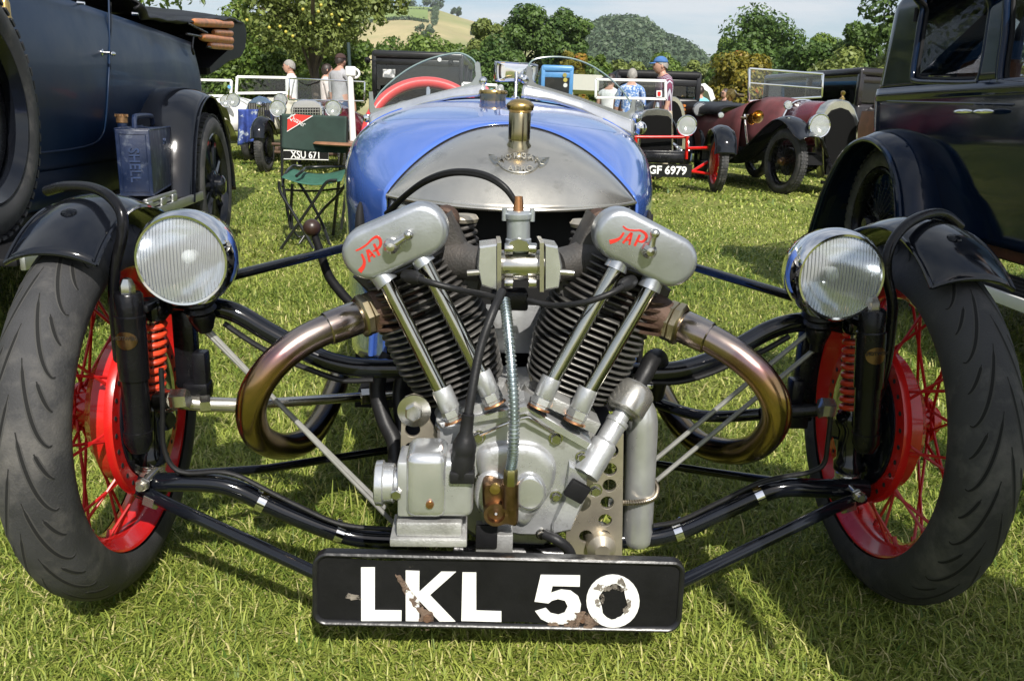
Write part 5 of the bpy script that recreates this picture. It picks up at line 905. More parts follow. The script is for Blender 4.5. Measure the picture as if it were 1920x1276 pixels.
# ------------------------------------------------------------------ frames for the other vehicles
class Fr:
    def __init__(s, root): s.o = np.array(root.location); a = root.rotation_euler.z; s.ax = np.array([math.cos(a), math.sin(a), 0]); s.ay = np.array([-math.sin(a), math.cos(a), 0])
    def _l(s, w): d = w-s.o; return Vector((d@s.ax, d@s.ay, d[2]))
    def x(s, px, py, v): d = ray(px, py); t = (v-(ORG-s.o)@s.ax)/(d@s.ax); return s._l(ORG+d*t)
    def y(s, px, py, v): d = ray(px, py); t = (v-(ORG-s.o)@s.ay)/(d@s.ay); return s._l(ORG+d*t)
    def z(s, px, py, v): d = ray(px, py); return s._l(ORG+d*((v-H)/d[2]))
def tyre(R, w, par, n=56, ribs=True):
    mb = MB(); r = w/2; pr = []
    for k in range(15): t = math.radians(-125+250*k/14); pr.append((R-r*1.1+r*1.1*math.cos(t)*(1 if abs(t) > .8 else .985), r*math.sin(t)))
    mb.lathe(pr, (0, 0, 0), (1, 0, 0), n); o = mb.build('tyre', rubber, par)
    if ribs:
        tb = MB()
        for k in range(n):
            a = 2*math.pi*k/n
            for q in (-1, 0, 1): rr = R-.002-.006*abs(q); tb.box((q*w*.27, -rr*math.cos(a), rr*math.sin(a)), (w*.2, 2*math.pi*R/n*.62, .010), Matrix.Rotation(-a, 3, 'X') @ Matrix.Rotation(math.pi/2, 3, 'X'))
        t = tb.build('tread_blocks', rubber, o, 0); t['kind'] = 'stuff'
    return o
def wheel(par, c, R, w, mat, kind='wire', nsp=18, out=1, toe=0, rimr=None, hubmat=None, ribs=True):
    wh = empty('wheel', par, c, (0, 0, toe)); tyre(R, w, wh, ribs=ribs); rr = rimr or R-w*1.05
    mb = MB(); mb.lathe([(rr+.012, -w*.42), (rr+.004, -w*.44), (rr-.004, -w*.36), (rr-.016, -w*.15), (rr-.016, w*.15), (rr-.004, w*.36), (rr+.004, w*.44), (rr+.012, w*.42), (rr+.012, -w*.42)], (0, 0, 0), (1, 0, 0), 48); mb.build('rim', mat, wh)
    mb = MB(); hr = .05 if kind == 'wire' else .075; mb.lathe([(0, .10), (hr*.55, .098), (hr*.75, .085), (hr*.8, .05), (hr*1.1, .045), (hr*1.1, -.05), (0, -.05)], (0, 0, 0), (out, 0, 0), 24); mb.build('hub', hubmat or mat, wh)
    if kind == 'wire':
        mb = MB(); mb.lathe([(0, -.03), (rr*.6, -.03), (rr*.62, -.045), (rr*.62, -.075), (0, -.08)], (0, 0, 0), (out, 0, 0), 32); mb.build('brake_drum', blackold if mat is not red else red, wh)
        for i in (0, 1):
            mb = MB(); mb.tube([(out*(.045 if i else -.03), -hr, 0), (0, -(rr-.014)*math.cos(.35*(1 if i else -1)), (rr-.014)*math.sin(.35*(1 if i else -1)))], .003, 5, 1); me = mb.mesh('spoke', mat)
            for k in range(nsp): o = link('spoke', me, wh); o.rotation_euler = (2*math.pi*(k+.5*i)/nsp, 0, 0)
    else:
        mb = MB(); mb.tube([(out*.01, -hr*.8, 0), (out*.01, -(rr-.012), 0)], [.028, .019], 8, 1); me = mb.mesh('spoke', mat)
        for k in range(nsp): o = link('spoke', me, wh); o.rotation_euler = (2*math.pi*k/nsp, 0, 0)
        for k in range(6): mb = MB(); a = 2*math.pi*k/6; hexnut(mb, (out*.045, hr*.8*math.cos(a), hr*.8*math.sin(a)), (out, 0, 0), .012, .014); mb.build('wheel_nut', hubmat or mat, wh)
    return wh
def sweep(fn_c, n, x0, x1, crown, m=10, lip=.0):      # blade of a wing: centre line (y,z) and its normal, across x0..x1
    pts = [Vector((0, *fn_c(k/n))) for k in range(n+1)]
    def f(u, v):
        i = min(int(round(v*n)), n); a, b = pts[max(0, i-1)], pts[min(n, i+1)]; t = (b-a).normalized(); nn = Vector((0, -t.z, t.y)); nn = nn if nn.z > 0 or abs(nn.z) < .2 and nn.y < 0 else -nn
        s = u*2-1; return pts[i]+Vector((x0+(x1-x0)*u, 0, 0))+nn*(-crown*abs(s)**2.4)
    return f, n, m
def poly_path(pts, k=8):
    c, _ = catmull([Vector((p[0], p[1], 0)) for p in pts], [1]*len(pts), k); N = len(c)-1
    def f(t): s = t*N; i = min(int(s), N-1); p = c[i].lerp(c[i+1], s-i); return (p.x, p.y)
    return f, N
def wing(name, par, pts, x0, x1, crown, mat=black, t=.004, edge=True):
    f, N = poly_path(pts); fn, n, m = sweep(f, N, x0, x1, crown); mb = MB(); mb.grid(fn, 12, n); o = solid(mb.build(name, mat, par, 60), t)
    if edge:
        e = MB(); e.tube([fn(0, k/n) for k in range(n+1)], .007, 6, 1); e.tube([fn(1, k/n) for k in range(n+1)], .007, 6, 1); e.build('wing_bead', mat, o)
    return o
lampglass = ribbed_lens('lamp_glass', 40, (.97, .97, .9))
def lamp(par, c, r, d=(0, -1, 0), shell=chrome, name='headlamp', deep=1.0):
    h = empty(name, par, c); h.rotation_euler = frame(Vector(d), (0, 0, 1)).to_euler(); z = (0, 0, 1); mb = MB(); mb.lathe([(r, 0), (r*1.03, -.01), (r*.95, -r*.45*deep), (r*.65, -r*.95*deep), (0, -r*1.2*deep)], (0, 0, 0), z, 28); mb.build('shell', shell, h)
    mb = MB(); mb.lathe([(r*.88, .008), (r*.97, .012), (r*1.04, 0), (r*1.03, -.012)], (0, 0, 0), z, 36); mb.build('rim', chrome, h); mb = MB(); mb.lathe([(0, .018), (r*.5, .016), (r*.9, .008)], (0, 0, 0), z, 28); mb.build('lens', lampglass, h)
    mb = MB(); mb.lathe([(r*.88, .002), (r*.6, -r*.35), (0, -r*.5)], (0, 0, 0), z, 24); mb.build('reflector', refl, h); return h
# ------------------------------------------------------------------ blue touring car on the left
tr = thing('touring_car', 'dark blue open touring car with folded black hood and black wings, left edge', 'car', (-2.0, 4.2, 0), math.radians(7)); ft = Fr(tr)
def tbody(u, v):       # u: along the car, v: from sill to cockpit edge
    y = -2.4+u*4.45; zt = 1.235-.0*u+.02*math.sin(u*3); zb = .55; z = zb+(zt-zb)*v
    x = .02+.05*math.sin(math.pi*min(1, v*1.05))-.05*(1-v)**2; end = max(0, (u-.88)/.12); x -= .45*end**2.4; y += -.08*end*(1-v)**1.5*2
    return Vector((x, y, z))
bd_ = empty('body', tr); mb = MB(); mb.grid(tbody, 60, 22); solid(mb.build('side_panel', bluedk, bd_, 180), .01)
mb = MB(); mb.grid(lambda u, v: Vector((tbody(u, 1).x-1.5*v+.0*u, tbody(u, 1).y, tbody(u, 1).z-.03*v)), 30, 3); mb.build('cockpit_cover', leather, bd_); mb = MB(); mb.grid(lambda u, v: tbody(u, 0)+Vector((-1.45*v, 0, 0)), 20, 2); mb.build('floor_pan', blackmatt, bd_)
mb = MB(); mb.grid(lambda u, v: tbody(1, v)+Vector((-.28-1.0*u, .05*math.sin(math.pi*u), 0)) if u else tbody(1, v), 10, 8); mb.build('tail_panel', bluedk, bd_)
mb = MB(); mb.grid(lambda u, v: tbody(u, v)+Vector((-1.56+2*(.02-tbody(u, v).x), 0, 0)), 30, 8); mb.build('far_side_panel', bluedk, bd_)
# door: raised outline, handle, studs
def tside(px, py, off=.0):
    p = ft.x(px, py, .05)
    for _ in range(4): u = (p.y+2.4)/4.45; v = (p.z-.55)/.69; p = ft.x(px, py, tbody(min(1, max(0, u)), min(1, max(0, v))).x+off)
    return p
dr = empty('door', tr); mb = MB(); mb.tube([tside(*p, .004) for p in ((204, 0), (205, 60), (205, 110), (203, 160), (199, 220), (193, 250), (178, 268), (140, 279), (60, 288), (0, 292))], .0045, 8, 6); mb.build('shut_line', bluedk, dr)
mb = MB(); mb.tube([tside(208, 5, .001), tside(208, 70, .001), tside(207, 130, .001)], .002, 6, 4); mb.build('gap', dark, dr)
mb = MB(); p = tside(190, 99, .0); mb.lathe([(.016, 0), (.016, .006), (.009, .010), (.008, .04)], p, (1, 0, 0), 16); q = p+Vector((.04, 0, 0)); e = tside(216, 103, .045); mb.ball((q+e)/2, (.012, (e-q).length*.55, .011), 16, 10); mb.build('handle', chrome, dr)
for px, py in ((145, 6), (248, 26)): mb = MB(); p = tside(px, py, 0); mb.cyl(p, p+Vector((.03, 0, 0)), .009, .006, 12); mb.build('hood_stud', chrome, tr)
mb = MB(); mb.grid(lambda u, v: Vector((-.02-.05*v, -2.4+3.2*u, .56-.16*v)), 10, 3); mb.build('valance', bluedk, tr)
mb = MB(); mb.box((.16, -.75, .372), (.30, 2.2, .025), bev=.006); mb.build('running_board', blackmatt, tr); mb = MB(); mb.box((.325, -.75, .372), (.016, 2.2, .045), bev=.003); mb.build('running_board_trim', M('trim_alloy', (.45, .46, .46), .4, .9, var=.1), tr)
mb = MB(); mb.box((-.30, -.6, .33), (.5, 3.4, .12)); mb.build('chassis_rail', blackmatt, tr)
# rear wheel and wing
wheel(tr, (.275, .66, .40), .405, .125, black, 'artillery', 12, 1, 0, .285); wheel(tr, (-1.75, .64, .40), .405, .125, black, 'artillery', 12, -1, 0, .285, ribs=False)
wp = [(.05, .37), (.10, .52), (.19, .72), (.34, .87), (.58, .94), (.82, .88), (1.02, .70), (1.12, .48), (1.15, .36)]
wing('rear_wing', tr, wp, .0, .335, .045, black, .006); mb = MB(); mb.grid(lambda u, v: Vector((.43, *(lambda p: (p[0], p[1]-.16*v))(poly_path(wp)[0](.55+.45*u)))) if False else Vector((.0, .10+1.0*u, .40+v*(.50*math.sin(math.pi*min(1, max(0, u)))**.5))), 16, 6); mb.build('wing_valance', blackmatt, tr)
mb = MB(); mb.grid(lambda u, v: Vector((.06+.27*u, 1.14+.03*v, .50-.17*v)), 4, 4); solid(mb.build('mud_flap', M('flap_rubber', (.07, .045, .03), .8, 0, var=.4, vs=14), tr), .006)
# spare wheel carried at the side
sp_ = empty('spare_wheel', tr, (.10, -1.60, .80)); t_ = tyre(.41, .135, sp_); mb = MB(); mb.lathe([(.30, -.055), (.285, -.06), (.27, -.03), (.262, .03), (.285, .06), (.30, .055)], (0, 0, 0), (1, 0, 0), 48); mb.build('rim', black, sp_); mb = MB(); mb.lathe([(.262, .0), (.2, -.02), (.1, .03), (0, .04)], (0, 0, 0), (1, 0, 0), 40); mb.build('disc', blackold, sp_)
mb = MB(); p = ft.x(10, 18, .12); mb.lathe([(0, .03), (.012, .03), (.016, .02), (.016, -.02), (.02, -.03), (.02, -.05)], p, (0, 0, 1), 16); mb.build('brass_lamp_post', brass, tr)
# folded hood with its wooden bows
hd = empty('folded_hood', tr); q = lambda px, py, x=.0: ft.x(px, py, x); mb = MB()
up_ = [q(*p, -.02) for p in ((236, -8), (262, 20), (300, 33), (345, 31), (400, 31), (435, 34), (455, 42))]; lo = [q(*p, .03) for p in ((252, 18), (266, 38), (295, 40), (330, 46), (362, 40), (405, 36), (430, 38))]
def hf(u, v):
    n = len(up_)-1; f = u*n; i = min(int(f), n-1); a = up_[i].lerp(up_[i+1], f-i); b = lo[i].lerp(lo[i+1], f-i); return a.lerp(b, v)+Vector((.05*math.sin(math.pi*v)+.008*math.sin(u*25), 0, .004*math.sin(u*31)))
mb.grid(hf, 40, 6); mb.grid(lambda u, v: hf(u, 0)+Vector((-1.3*v, 0, .05*math.sin(math.pi*v))), 30, 6); solid(mb.build('canvas_top', leather, hd, 60), .012)
bag = [(430, 38), (445, 36), (459, 42), (463, 60), (461, 90), (453, 107), (430, 118), (404, 134), (394, 140), (392, 128), (410, 110), (428, 95), (432, 70), (428, 52)]
mb = MB(); mb.prism([q(*p, .02) for p in bag], (-1.35, 0, 0), .02); mb.build('canvas_bundle', leather, hd)
for (a, b, r_) in (((360, 42), (432, 46), .029), ((400, 61), (432, 63), .025), ((376, 70), (432, 76), .029), ((392, 85), (432, 88), .025)):
    mb = MB(); p0, p1 = q(*a, .05), q(*b, .05); mb.tube([p0, p0.lerp(p1, .08), p0.lerp(p1, .3), p1], [r_*.55, r_*.9, r_, r_], 14, 5); mb.build('hood_bow', wood, hd)
for pts in (((352, 44), (368, 52), (388, 62)), ((350, 64), (362, 66), (378, 69)), ((362, 68), (360, 90), (363, 102)), ((388, 88), (410, 90), (436, 89))):
    mb = MB(); mb.tube([q(*p, .055) for p in pts], .008, 8, 4); mb.build('hood_iron', blackold, hd)
# luggage tray and petrol can on the running board
ty = thing('running_board_tray', 'grey alloy tray on the running board of the blue tourer', 'tray', ft.o, math.radians(7)); m_ = MATS['trim_alloy']
b0 = ft.z(270, 372, .42); mb = MB(); c_ = Vector((.19, .0, .415)); yc = (ft.x(318, 362, .33).y)
mb.box((.19, yc-.10, .408), (.26, .46, .018), bev=.003); mb.build('tray_floor', m_, ty); mb = MB()
for yy in (-.30, -.1, .08): mb2 = MB(); mb2.box((.325, yc+yy, .412), (.016, .07, .034), bev=.003); mb2.build('tray_foot', m_, ty)
mb.box((.318, yc-.10, .432), (.018, .46, .020), bev=.003); mb.build('tray_rail', m_, ty)
pcx = thing('petrol_can', 'dark blue two-gallon petrol can with embossed SHELL lettering on the running board', 'can', (0, 0, 0), 0)
# can: near-left face from px 213..285, right face 285..328
e = ft.z(289, 368, .44); w0 = Vector(ft.o)+Vector(ft.ax)*e.x+Vector(ft.ay)*e.y; pcx.location = (w0.x, w0.y, .44); ang = math.radians(7+8); pcx.rotation_euler = (0, 0, ang); fc_ = Fr(pcx)
cw_, cd_, ch_ = .195, .16, fc_.z(285, 242, .0).z if False else .30
zt = fc_.y(288, 244, 0).z; ch_ = zt; wl_ = -fc_.y(214, 245, 0).x; dl_ = fc_.x(328, 240, 0).y
mb = MB(); mb.box((-wl_/2, dl_/2, ch_/2), (wl_, dl_, ch_), bev=.006); mb.build('can_body', canbl, pcx)
mb = MB()
mb.tube([(-.004, .004, ch_), (-wl_+.004, .004, ch_), (-wl_+.004, dl_-.004, ch_), (-.004, dl_-.004, ch_)], .006, 8, 1, True); mb.tube([(-.004, .004, .006), (-wl_+.004, .004, .006), (-wl_+.004, dl_-.004, .006), (-.004, dl_-.004, .006)], .006, 8, 1, True); mb.build('can_seam', canbl, pcx)
mb = MB(); p = fc_.y(229, 228, dl_*.4); mb.cyl((p.x, dl_*.4, ch_), (p.x, dl_*.4, ch_+.025), .023, n=20); mb.build('spout', canbl, pcx); mb = MB()
mb.cyl((p.x, dl_*.4, ch_+.022), (p.x, dl_*.4, ch_+.052), .026, n=20)
for k in range(8): a = k*math.pi/4; mb.box((p.x+.024*math.cos(a), dl_*.4+.024*math.sin(a), ch_+.055), (.010, .010, .012), Matrix.Rotation(a, 3, 'Z'))
mb.build('brass_cap', M('cap_brass', (.34, .20, .10), .45, .8, var=.3, vs=30), pcx)
mb = MB(); hx = fc_.y(266, 225, dl_*.45).x; mb.tube([(hx, dl_*.2, ch_), (hx, dl_*.22, ch_+.045), (hx, dl_*.3, ch_+.055), (hx, dl_*.72, ch_+.055), (hx, dl_*.8, ch_+.045), (hx, dl_*.82, ch_)], .012, 8, 3); mb.build('handle', canbl, pcx)
letters('SHELL', .062, basis((-wl_*.50, -.001, ch_*.47), (0, 0, -1), (1, 0, 0)), M('can_letter_blue', (.018, .036, .095), .5, 0, var=.4, vs=30), 'embossed_letters', pcx, .003, offset=.001, sx=.88, spacing=1.05)  # lighter blue put on the letters to make the embossing show
letters('SHELL', .040, basis((.001, dl_*.5, ch_*.78), (0, 1, 0), (0, 0, 1)), MATS['can_letter_blue'], 'embossed_letters', pcx, .003, sx=.8); letters('MOTOR\nSPIRIT', .026, basis((.001, dl_*.5, ch_*.58), (0, 1, 0), (0, 0, 1)), canbl, 'embossed_letters', pcx, .002, sx=.8) if False else None
mb = MB()
for pts in ([(-wl_*.88, ch_*.93), (-wl_*.12, ch_*.93), (-wl_*.12, ch_*.06), (-wl_*.88, ch_*.06)],): mb.tube([(x, -.0005, z) for x, z in pts], .0022, 6, 1, True)
mb.build('panel_bead', canbl, pcx)
# ------------------------------------------------------------------ navy saloon on the right
sa = thing('saloon_car', 'glossy navy blue saloon with twin chrome door handles, right edge', 'car', (1.80, 3.5, 0), 0); fs_ = Fr(sa)
YB = [(.0, .62), (.25, .64), (.5, .67), (.62, .68), (.75, .64), (.9, .52), (1, .38)]
def sback(t): f, _ = poly_path(YB); return f(t)[1]
ZL = [.42, .6, .8, .98, 1.0, 1.02, 1.10, 1.25, 1.42, 1.52, 1.60, 1.66]
XL = [.06, .02, .0, -.005, -.018, .0, .008, .020, .036, .055, .11, .36]
YE = []
for z_, x_ in zip(ZL, XL):
    py_ = 240.0
    for _ in range(12): py_ += (fs_.x(1690-.205*max(0, min(200, py_)), py_, x_).z-z_)*300
    YE.append(fs_.x(1690-.205*max(-40, min(200, py_)), py_, x_+.06).y+.03 if z_ < 1.5 else YE[-1]-.12)
def sprof(k): i = min(int(k), len(ZL)-2); f = k-i; return (XL[i]+(XL[i+1]-XL[i])*f, ZL[i]+(ZL[i+1]-ZL[i])*f, YE[i]+(YE[i+1]-YE[i])*f)
def sskin(u, v):       # u along the side (0 far rear corner .. 1 near front), v up; corner rounded at the rear
    x, z, ye = sprof(v*(len(ZL)-1)); r = .16
    if u < .25: a = (u/.25)*math.pi/2; return Vector((x+r*(1-math.sin(a)), ye-r+r*math.cos(a), z))
    t = (u-.25)/.75; return Vector((x, ye-r-(2.1)*t, z))
# window openings: cut faces whose centres fall inside the glass outlines
def ssx(px, py):
    p = fs_.x(px, py, .02)
    for _ in range(5):
        k = max((i for i in range(len(ZL)) if ZL[i] <= p.z), default=0); k = min(k, len(ZL)-2); f = (p.z-ZL[k])/(ZL[k+1]-ZL[k]); p = fs_.x(px, py, XL[k]+(XL[k+1]-XL[k])*min(1, f))
    return p
wins = [[ssx(*p) for p in ((1752, -130), (1742, -40), (1730, 20), (1719, 90), (1712, 140), (1718, 152), (1760, 155), (1828, 155), (1838, 148), (1848, 100), (1860, 20), (1866, -40), (1872, -130))], [ssx(*p) for p in ((1902, -130), (1894, -40), (1886, 60), (1878, 120), (1876, 148), (1884, 156), (1960, 162), (2080, 168), (2130, 60), (2120, -40), (2110, -130))]]
def xs_(z):
    k = max((i for i in range(len(ZL)) if ZL[i] <= z), default=0); k = min(k, len(ZL)-2); f = (z-ZL[k])/(ZL[k+1]-ZL[k]); return XL[k]+(XL[k+1]-XL[k])*f, YE[k]+(YE[k+1]-YE[k])*f
def wspan(pl, z):
    ys = []
    for a, b in zip(pl, pl[1:]+pl[:1]):
        if (a.z > z) != (b.z > z): ys.append(a.y+(b.y-a.y)*(z-a.z)/(b.z-a.z))
    return (min(ys), max(ys)) if ys else None
zs0 = max(min(p.z for p in w) for w in wins)+.004; zs1 = min(max(p.z for p in w) for w in wins)-.004
vz = lambda z: next((i+(z-ZL[i])/(ZL[i+1]-ZL[i]) for i in range(len(ZL)-1) if ZL[i] <= z <= ZL[i+1]), len(ZL)-1)/(len(ZL)-1)
mb = MB(); mb.grid(lambda u, v: sskin(u, v*vz(zs0)), 60, 40); solid(mb.build('lower_body', navy, sa, 180), .012, 1)
mb = MB(); mb.grid(lambda u, v: sskin(u, vz(zs1)+(1-vz(zs1))*v), 60, 16); solid(mb.build('cant_rail', navy, sa, 180), .012, 1)
def quarter(u, v):
    z = zs0+(zs1-zs0)*v; x, ye = xs_(z); r = .16; e = wspan(wins[0], z)[1]
    if u < .5: a = (u/.5)*math.pi/2; return Vector((x+r*(1-math.sin(a)), ye-r+r*math.cos(a), z))
    return Vector((x, (ye-r)+(e-(ye-r))*(u-.5)*2, z))
mb = MB(); mb.grid(quarter, 30, 30); solid(mb.build('rear_quarter', navy, sa, 180), .012, 1)
mb = MB(); mb.grid(lambda u, v: (lambda z: Vector((xs_(z)[0], wspan(wins[0], z)[0]+(wspan(wins[1], z)[1]-wspan(wins[0], z)[0])*u, z)))(zs0+(zs1-zs0)*v), 6, 20); solid(mb.build('centre_pillar', navy, sa, 180), .012, 1)
mb = MB(); mb.grid(lambda u, v: sskin(0, v)+Vector((1.25*u, .02*math.sin(math.pi*u), 0)), 8, 40); mb.build('rear_panel', navy, sa); mb = MB(); mb.grid(lambda u, v: sskin(.25+.75*u, 1)+Vector((.8*v, 0, .05*v)), 12, 4); mb.build('roof', navy, sa)
mb = MB(); mb.grid(lambda u, v: Vector((1.45, .6-1.9*u, .45+1.2*v)), 4, 4); mb.build('far_side', blackmatt, sa); mb = MB(); mb.box((.75, -.3, .5), (1.3, 1.6, .3), bev=.05); mb.box((.75, .35, .85), (1.2, .2, .6), bev=.06); mb.build('seat', tan, sa)
dm = []
for w, nm in ((wins[0], 0), (wins[1], 1)):
    d_ = empty('door', sa); c_ = sum(w, Vector())/len(w)
    mb = MB(); mb.add([Vector((xs_(p.z)[0]+.028, p.y, p.z)) for p in w], [tuple(range(len(w)))]); mb.build('pane', window, d_, 0)
    mb = MB(); mb.tube([Vector((xs_(p.z)[0]-.001, p.y, p.z)) for p in w], .014, 10, 5, True); mb.build('window_frame', navy, d_); mb = MB(); mb.tube([Vector((xs_(p.z)[0]+.016, p.y+(c_.y-p.y)*.06, p.z+(c_.z-p.z)*.06)) for p in w], .009, 8, 5, True); mb.build('window_channel', blackmatt, d_); dm.append(d_)
def ss(px, py, off=-.002):
    p = fs_.x(px, py, .02)
    for _ in range(4):
        k = max((i for i in range(len(ZL)) if ZL[i] <= p.z), default=0); k = min(k, len(ZL)-2); f = (p.z-ZL[k])/(ZL[k+1]-ZL[k]); p = fs_.x(px, py, XL[k]+(XL[k+1]-XL[k])*f+off)
    return p
mb = MB(); mb.tube([ss(*p) for p in ((1890, -20), (1884, 30), (1872, 90), (1856, 160), (1848, 210), (1838, 260), (1826, 320), (1812, 390), (1802, 440), (1790, 500))], .0045, 8, 5); mb.build('shut_line', dark, dm[0])
for px0, px1 in ((1790, 1822), (1826, 1862)):
    mb = MB(); a, b = ss(px0, 208, -.045), ss(px1, 211, -.045); c_ = (a+b)/2; mb.ball(c_, (.011, (b-a).length*.55, .0115), 18, 12); e = ss(px1-6 if px0 == 1790 else px0+6, 210, 0); mb.cyl(e, e+Vector((-.045, 0, 0)), .008, n=12); mb.lathe([(.019, .0), (.019, -.004), (.010, -.008)], e, (1, 0, 0), 18); mb.build('handle', chrome, dm[0 if px0 == 1790 else 1])
for px, py in ((1718, 28),): mb = MB(); p = ss(px, py, -.012); mb.cyl(p+Vector((0, 0, -.03)), p+Vector((0, 0, .03)), .011, n=12); mb.build('hinge', blackmatt, dm[0])
mb = MB(); pts = [ss(x, 190+(x-1663)*.027, -.006) for x in range(1665, 1925, 20)]; mb.tube([p+Vector((-.0, 0, 0)) for p in pts], .008, 8, 2); mb.build('waist_moulding', navy, sa)
# rear wing, wheel, running board, bumper iron
wheel(sa, (.02, .62, .385), .385, .12, blackold, 'wire', 26, -1, 0, .262); wheel(sa, (1.45, .62, .385), .385, .12, blackold, 'wire', 20, 1, 0, .262, ribs=False)
SW = [(.02, .30), (.06, .46), (.16, .66), (.34, .80), (.58, .845), (.82, .77), (1.02, .58), (1.14, .36), (1.18, .26)]
wing('rear_wing', sa, SW, -.15, .16, .055, navy, .006)
mb = MB(); pf, _ = poly_path(SW); mb.tube([Vector((-.148, pf(k/40)[0], pf(k/40)[1]-.055)) for k in range(41)], .013, 8, 1); mb.build('wing_lip', navy, sa)
mb = MB(); mb.grid(lambda u, v: Vector((.17, .02+1.15*u, .3+.55*v*math.sin(math.pi*u)**.45)), 20, 6); mb.build('wheel_arch', blackmatt, sa)
mb = MB(); mb.box((-.02, -.95, .30), (.26, 1.95, .03), bev=.008); mb.build('running_board', blackmatt, sa); mb = MB()
mb2 = MB(); mb2.box((-.155, -.95, .302), (.016, 1.95, .042), bev=.004); mb2.build('running_board_trim', M('trim_white', (.6, .6, .58), .45), sa)
for k in range(5): mb.box((-.10+.045*k, -.95, .318), (.014, 1.9, .008), bev=.002)
mb.build('tread_strip', hose, sa)
mb = MB(); a, b = fs_.y(1612, 385, 1.0), fs_.y(1540, 388, 1.3); mb.bar(a, b, .05, .03, .006); mb.bar(fs_.y(1545, 378, 1.28), fs_.y(1540, 402, 1.3), .05, .02, .004); mb.build('bumper_iron', black, sa)
bag = thing('leather_bag', 'brown leather bag strapped behind the navy saloon', 'bag', (0, 0, 0)); mb = MB(); q = A((1650, 208, 4.75), (1666, 210, 4.75), (1666, 262, 4.75), (1641, 262, 4.75), (1642, 238, 4.75)); mb.prism(q, (0, .25, 0), .01); mb.build('bag_body', tan, bag); mb = MB(); mb.prism(A((1648, 206, 4.735), (1667, 208, 4.735), (1667, 232, 4.735), (1641, 234, 4.735)), (0, .012, 0), .004); mb.build('bag_flap', tan, bag)
# ------------------------------------------------------------------ folding chair, table with parasol pole
ch = thing('folding_chair', 'green canvas folding camping chair with a red corner patch', 'chair', G(568, 470), math.radians(-4)); fh = Fr(ch)
cy = lambda px, py, y: fh.y(px, py, y)
mb = MB(); bk = lambda u, v: cy(528+122*u, 213+5*u+(66+3*u)*v, .30)+Vector((0, .025*math.sin(math.pi*u)+.008*math.sin(u*9+v*3), -.008*math.sin(math.pi*u)*v)); mb.grid(bk, 30, 14); bkr = solid(mb.build('backrest', canvas, ch, 180), .004)
rp = [bk(*p)+Vector((0, -.006, 0)) for p in ((.08, .50), (.085, .14), (.20, .0), (.47, .03))]; mb = MB(); mb.prism(rp, (0, .003, 0)); mb.build('red_patch', M('patch_red', (.62, .03, .02), .6), bkr); mb = MB()
for a, b in ((0, 3), (1, 2)): mb.tube([rp[a]+Vector((0, -.001, 0)), rp[b]+Vector((0, -.001, 0))], .003, 6, 1)
mb.build('patch_piping', white, bkr); p = bk(.235, .18); letters('Quasar', .05, basis(p+Vector((0, -.012, 0)), bk(.3, .3)-bk(.1, .12), (0, 0, 1)), white, 'patch_script', bkr, .0006, sx=.75)
mb = MB(); st0 = [cy(*p) for p in ((528, 332, .0), (640, 338, .0))]; st1 = [cy(*p) for p in ((545, 314, .34), (650, 316, .34))]
mb.grid(lambda u, v: st0[0].lerp(st0[1], u).lerp(st1[0].lerp(st1[1], u), v)+Vector((0, 0, -.035*math.sin(math.pi*u)*1)), 14, 10); solid(mb.build('seat', M('seat_green', (.03, .11, .075), .75, 0, var=.2, vs=20, bump=.2, bs=300), ch, 180), .004)
ctub = M('chair_tube', (.012, .013, .014), .3, 0, coat=.3); r_ = .0095
for nm, pts in (('front_leg', ((523, 340, 0), (527, 362, 0), (556, 410, 0), (600, 487, 0))), ('front_leg', ((632, 338, 0), (612, 342, 0), (590, 375, 0), (514, 485, 0))), ('rear_leg', ((548, 338, .34), (560, 342, .34), (600, 410, .34), (622, 470, .2))), ('rear_leg', ((648, 345, .34), (634, 365, .34), (600, 400, .34), (552, 470, .2))),
        ('back_post', ((527, 216, .31), (529, 300, .31), (530, 340, .30), (545, 428, .28))), ('back_post', ((650, 220, .31), (651, 300, .31), (650, 345, .30), (640, 430, .28))), ('side_rail', ((530, 350, .02), (533, 330, .1), (548, 312, .3), (566, 312, .34))), ('side_rail', ((556, 330, .0), (566, 322, .1), (580, 314, .3), (648, 312, .34))), ('cross_bar', ((534, 356, .3), (590, 358, .3), (650, 352, .3))), ('cross_bar', ((552, 435, .28), (560, 444, .3), (575, 444, .3))), ('brace', ((548, 345, .3), (546, 390, .29), (548, 430, .28)))):
    mb = MB(); mb.tube([cy(*p) for p in pts], r_ if nm != 'cross_bar' else .007, 10, 5); mb.build(nm, ctub, ch)
tb = thing('garden_table', 'small round wooden table behind the three-wheeler with a white parasol sleeve', 'table', (at(672, 268, 5.6).x, 5.6, 0)); zt = at(660, 266, 5.6).z
mb = MB(); mb.lathe([(0, 0), (.36, 0), (.375, .008), (.36, .022), (0, .024)], (.06, 0, zt-.02), (0, 0, 1), 48); mb.build('table_top', M('table_wood', (.26, .13, .07), .45, 0, var=.35, vs=8), tb)
for a in (.6, 2.7, 4.6): mb = MB(); mb.tube([(.06+.2*math.cos(a), .2*math.sin(a), zt-.02), (.06+.3*math.cos(a), .3*math.sin(a), 0)], .012, 8, 1); mb.build('leg', ctub, tb)
po = thing('parasol_pole', 'white parasol pole with crank housing and black upper rod standing on the garden table', 'pole', (at(662, 262, 5.6).x, 5.6, 0)); fp = Fr(po)
mb = MB(); mb.cyl(fp.y(662, 264, 0), fp.y(656, 132, 0), .021, .019, 20); mb.build('sleeve', white, po); mb = MB(); mb.cyl(fp.y(656, 136, 0), fp.y(653, 80, 0), .011, n=14); mb.build('upper_rod', M('rod_dark', (.03, .05, .05), .4), po)
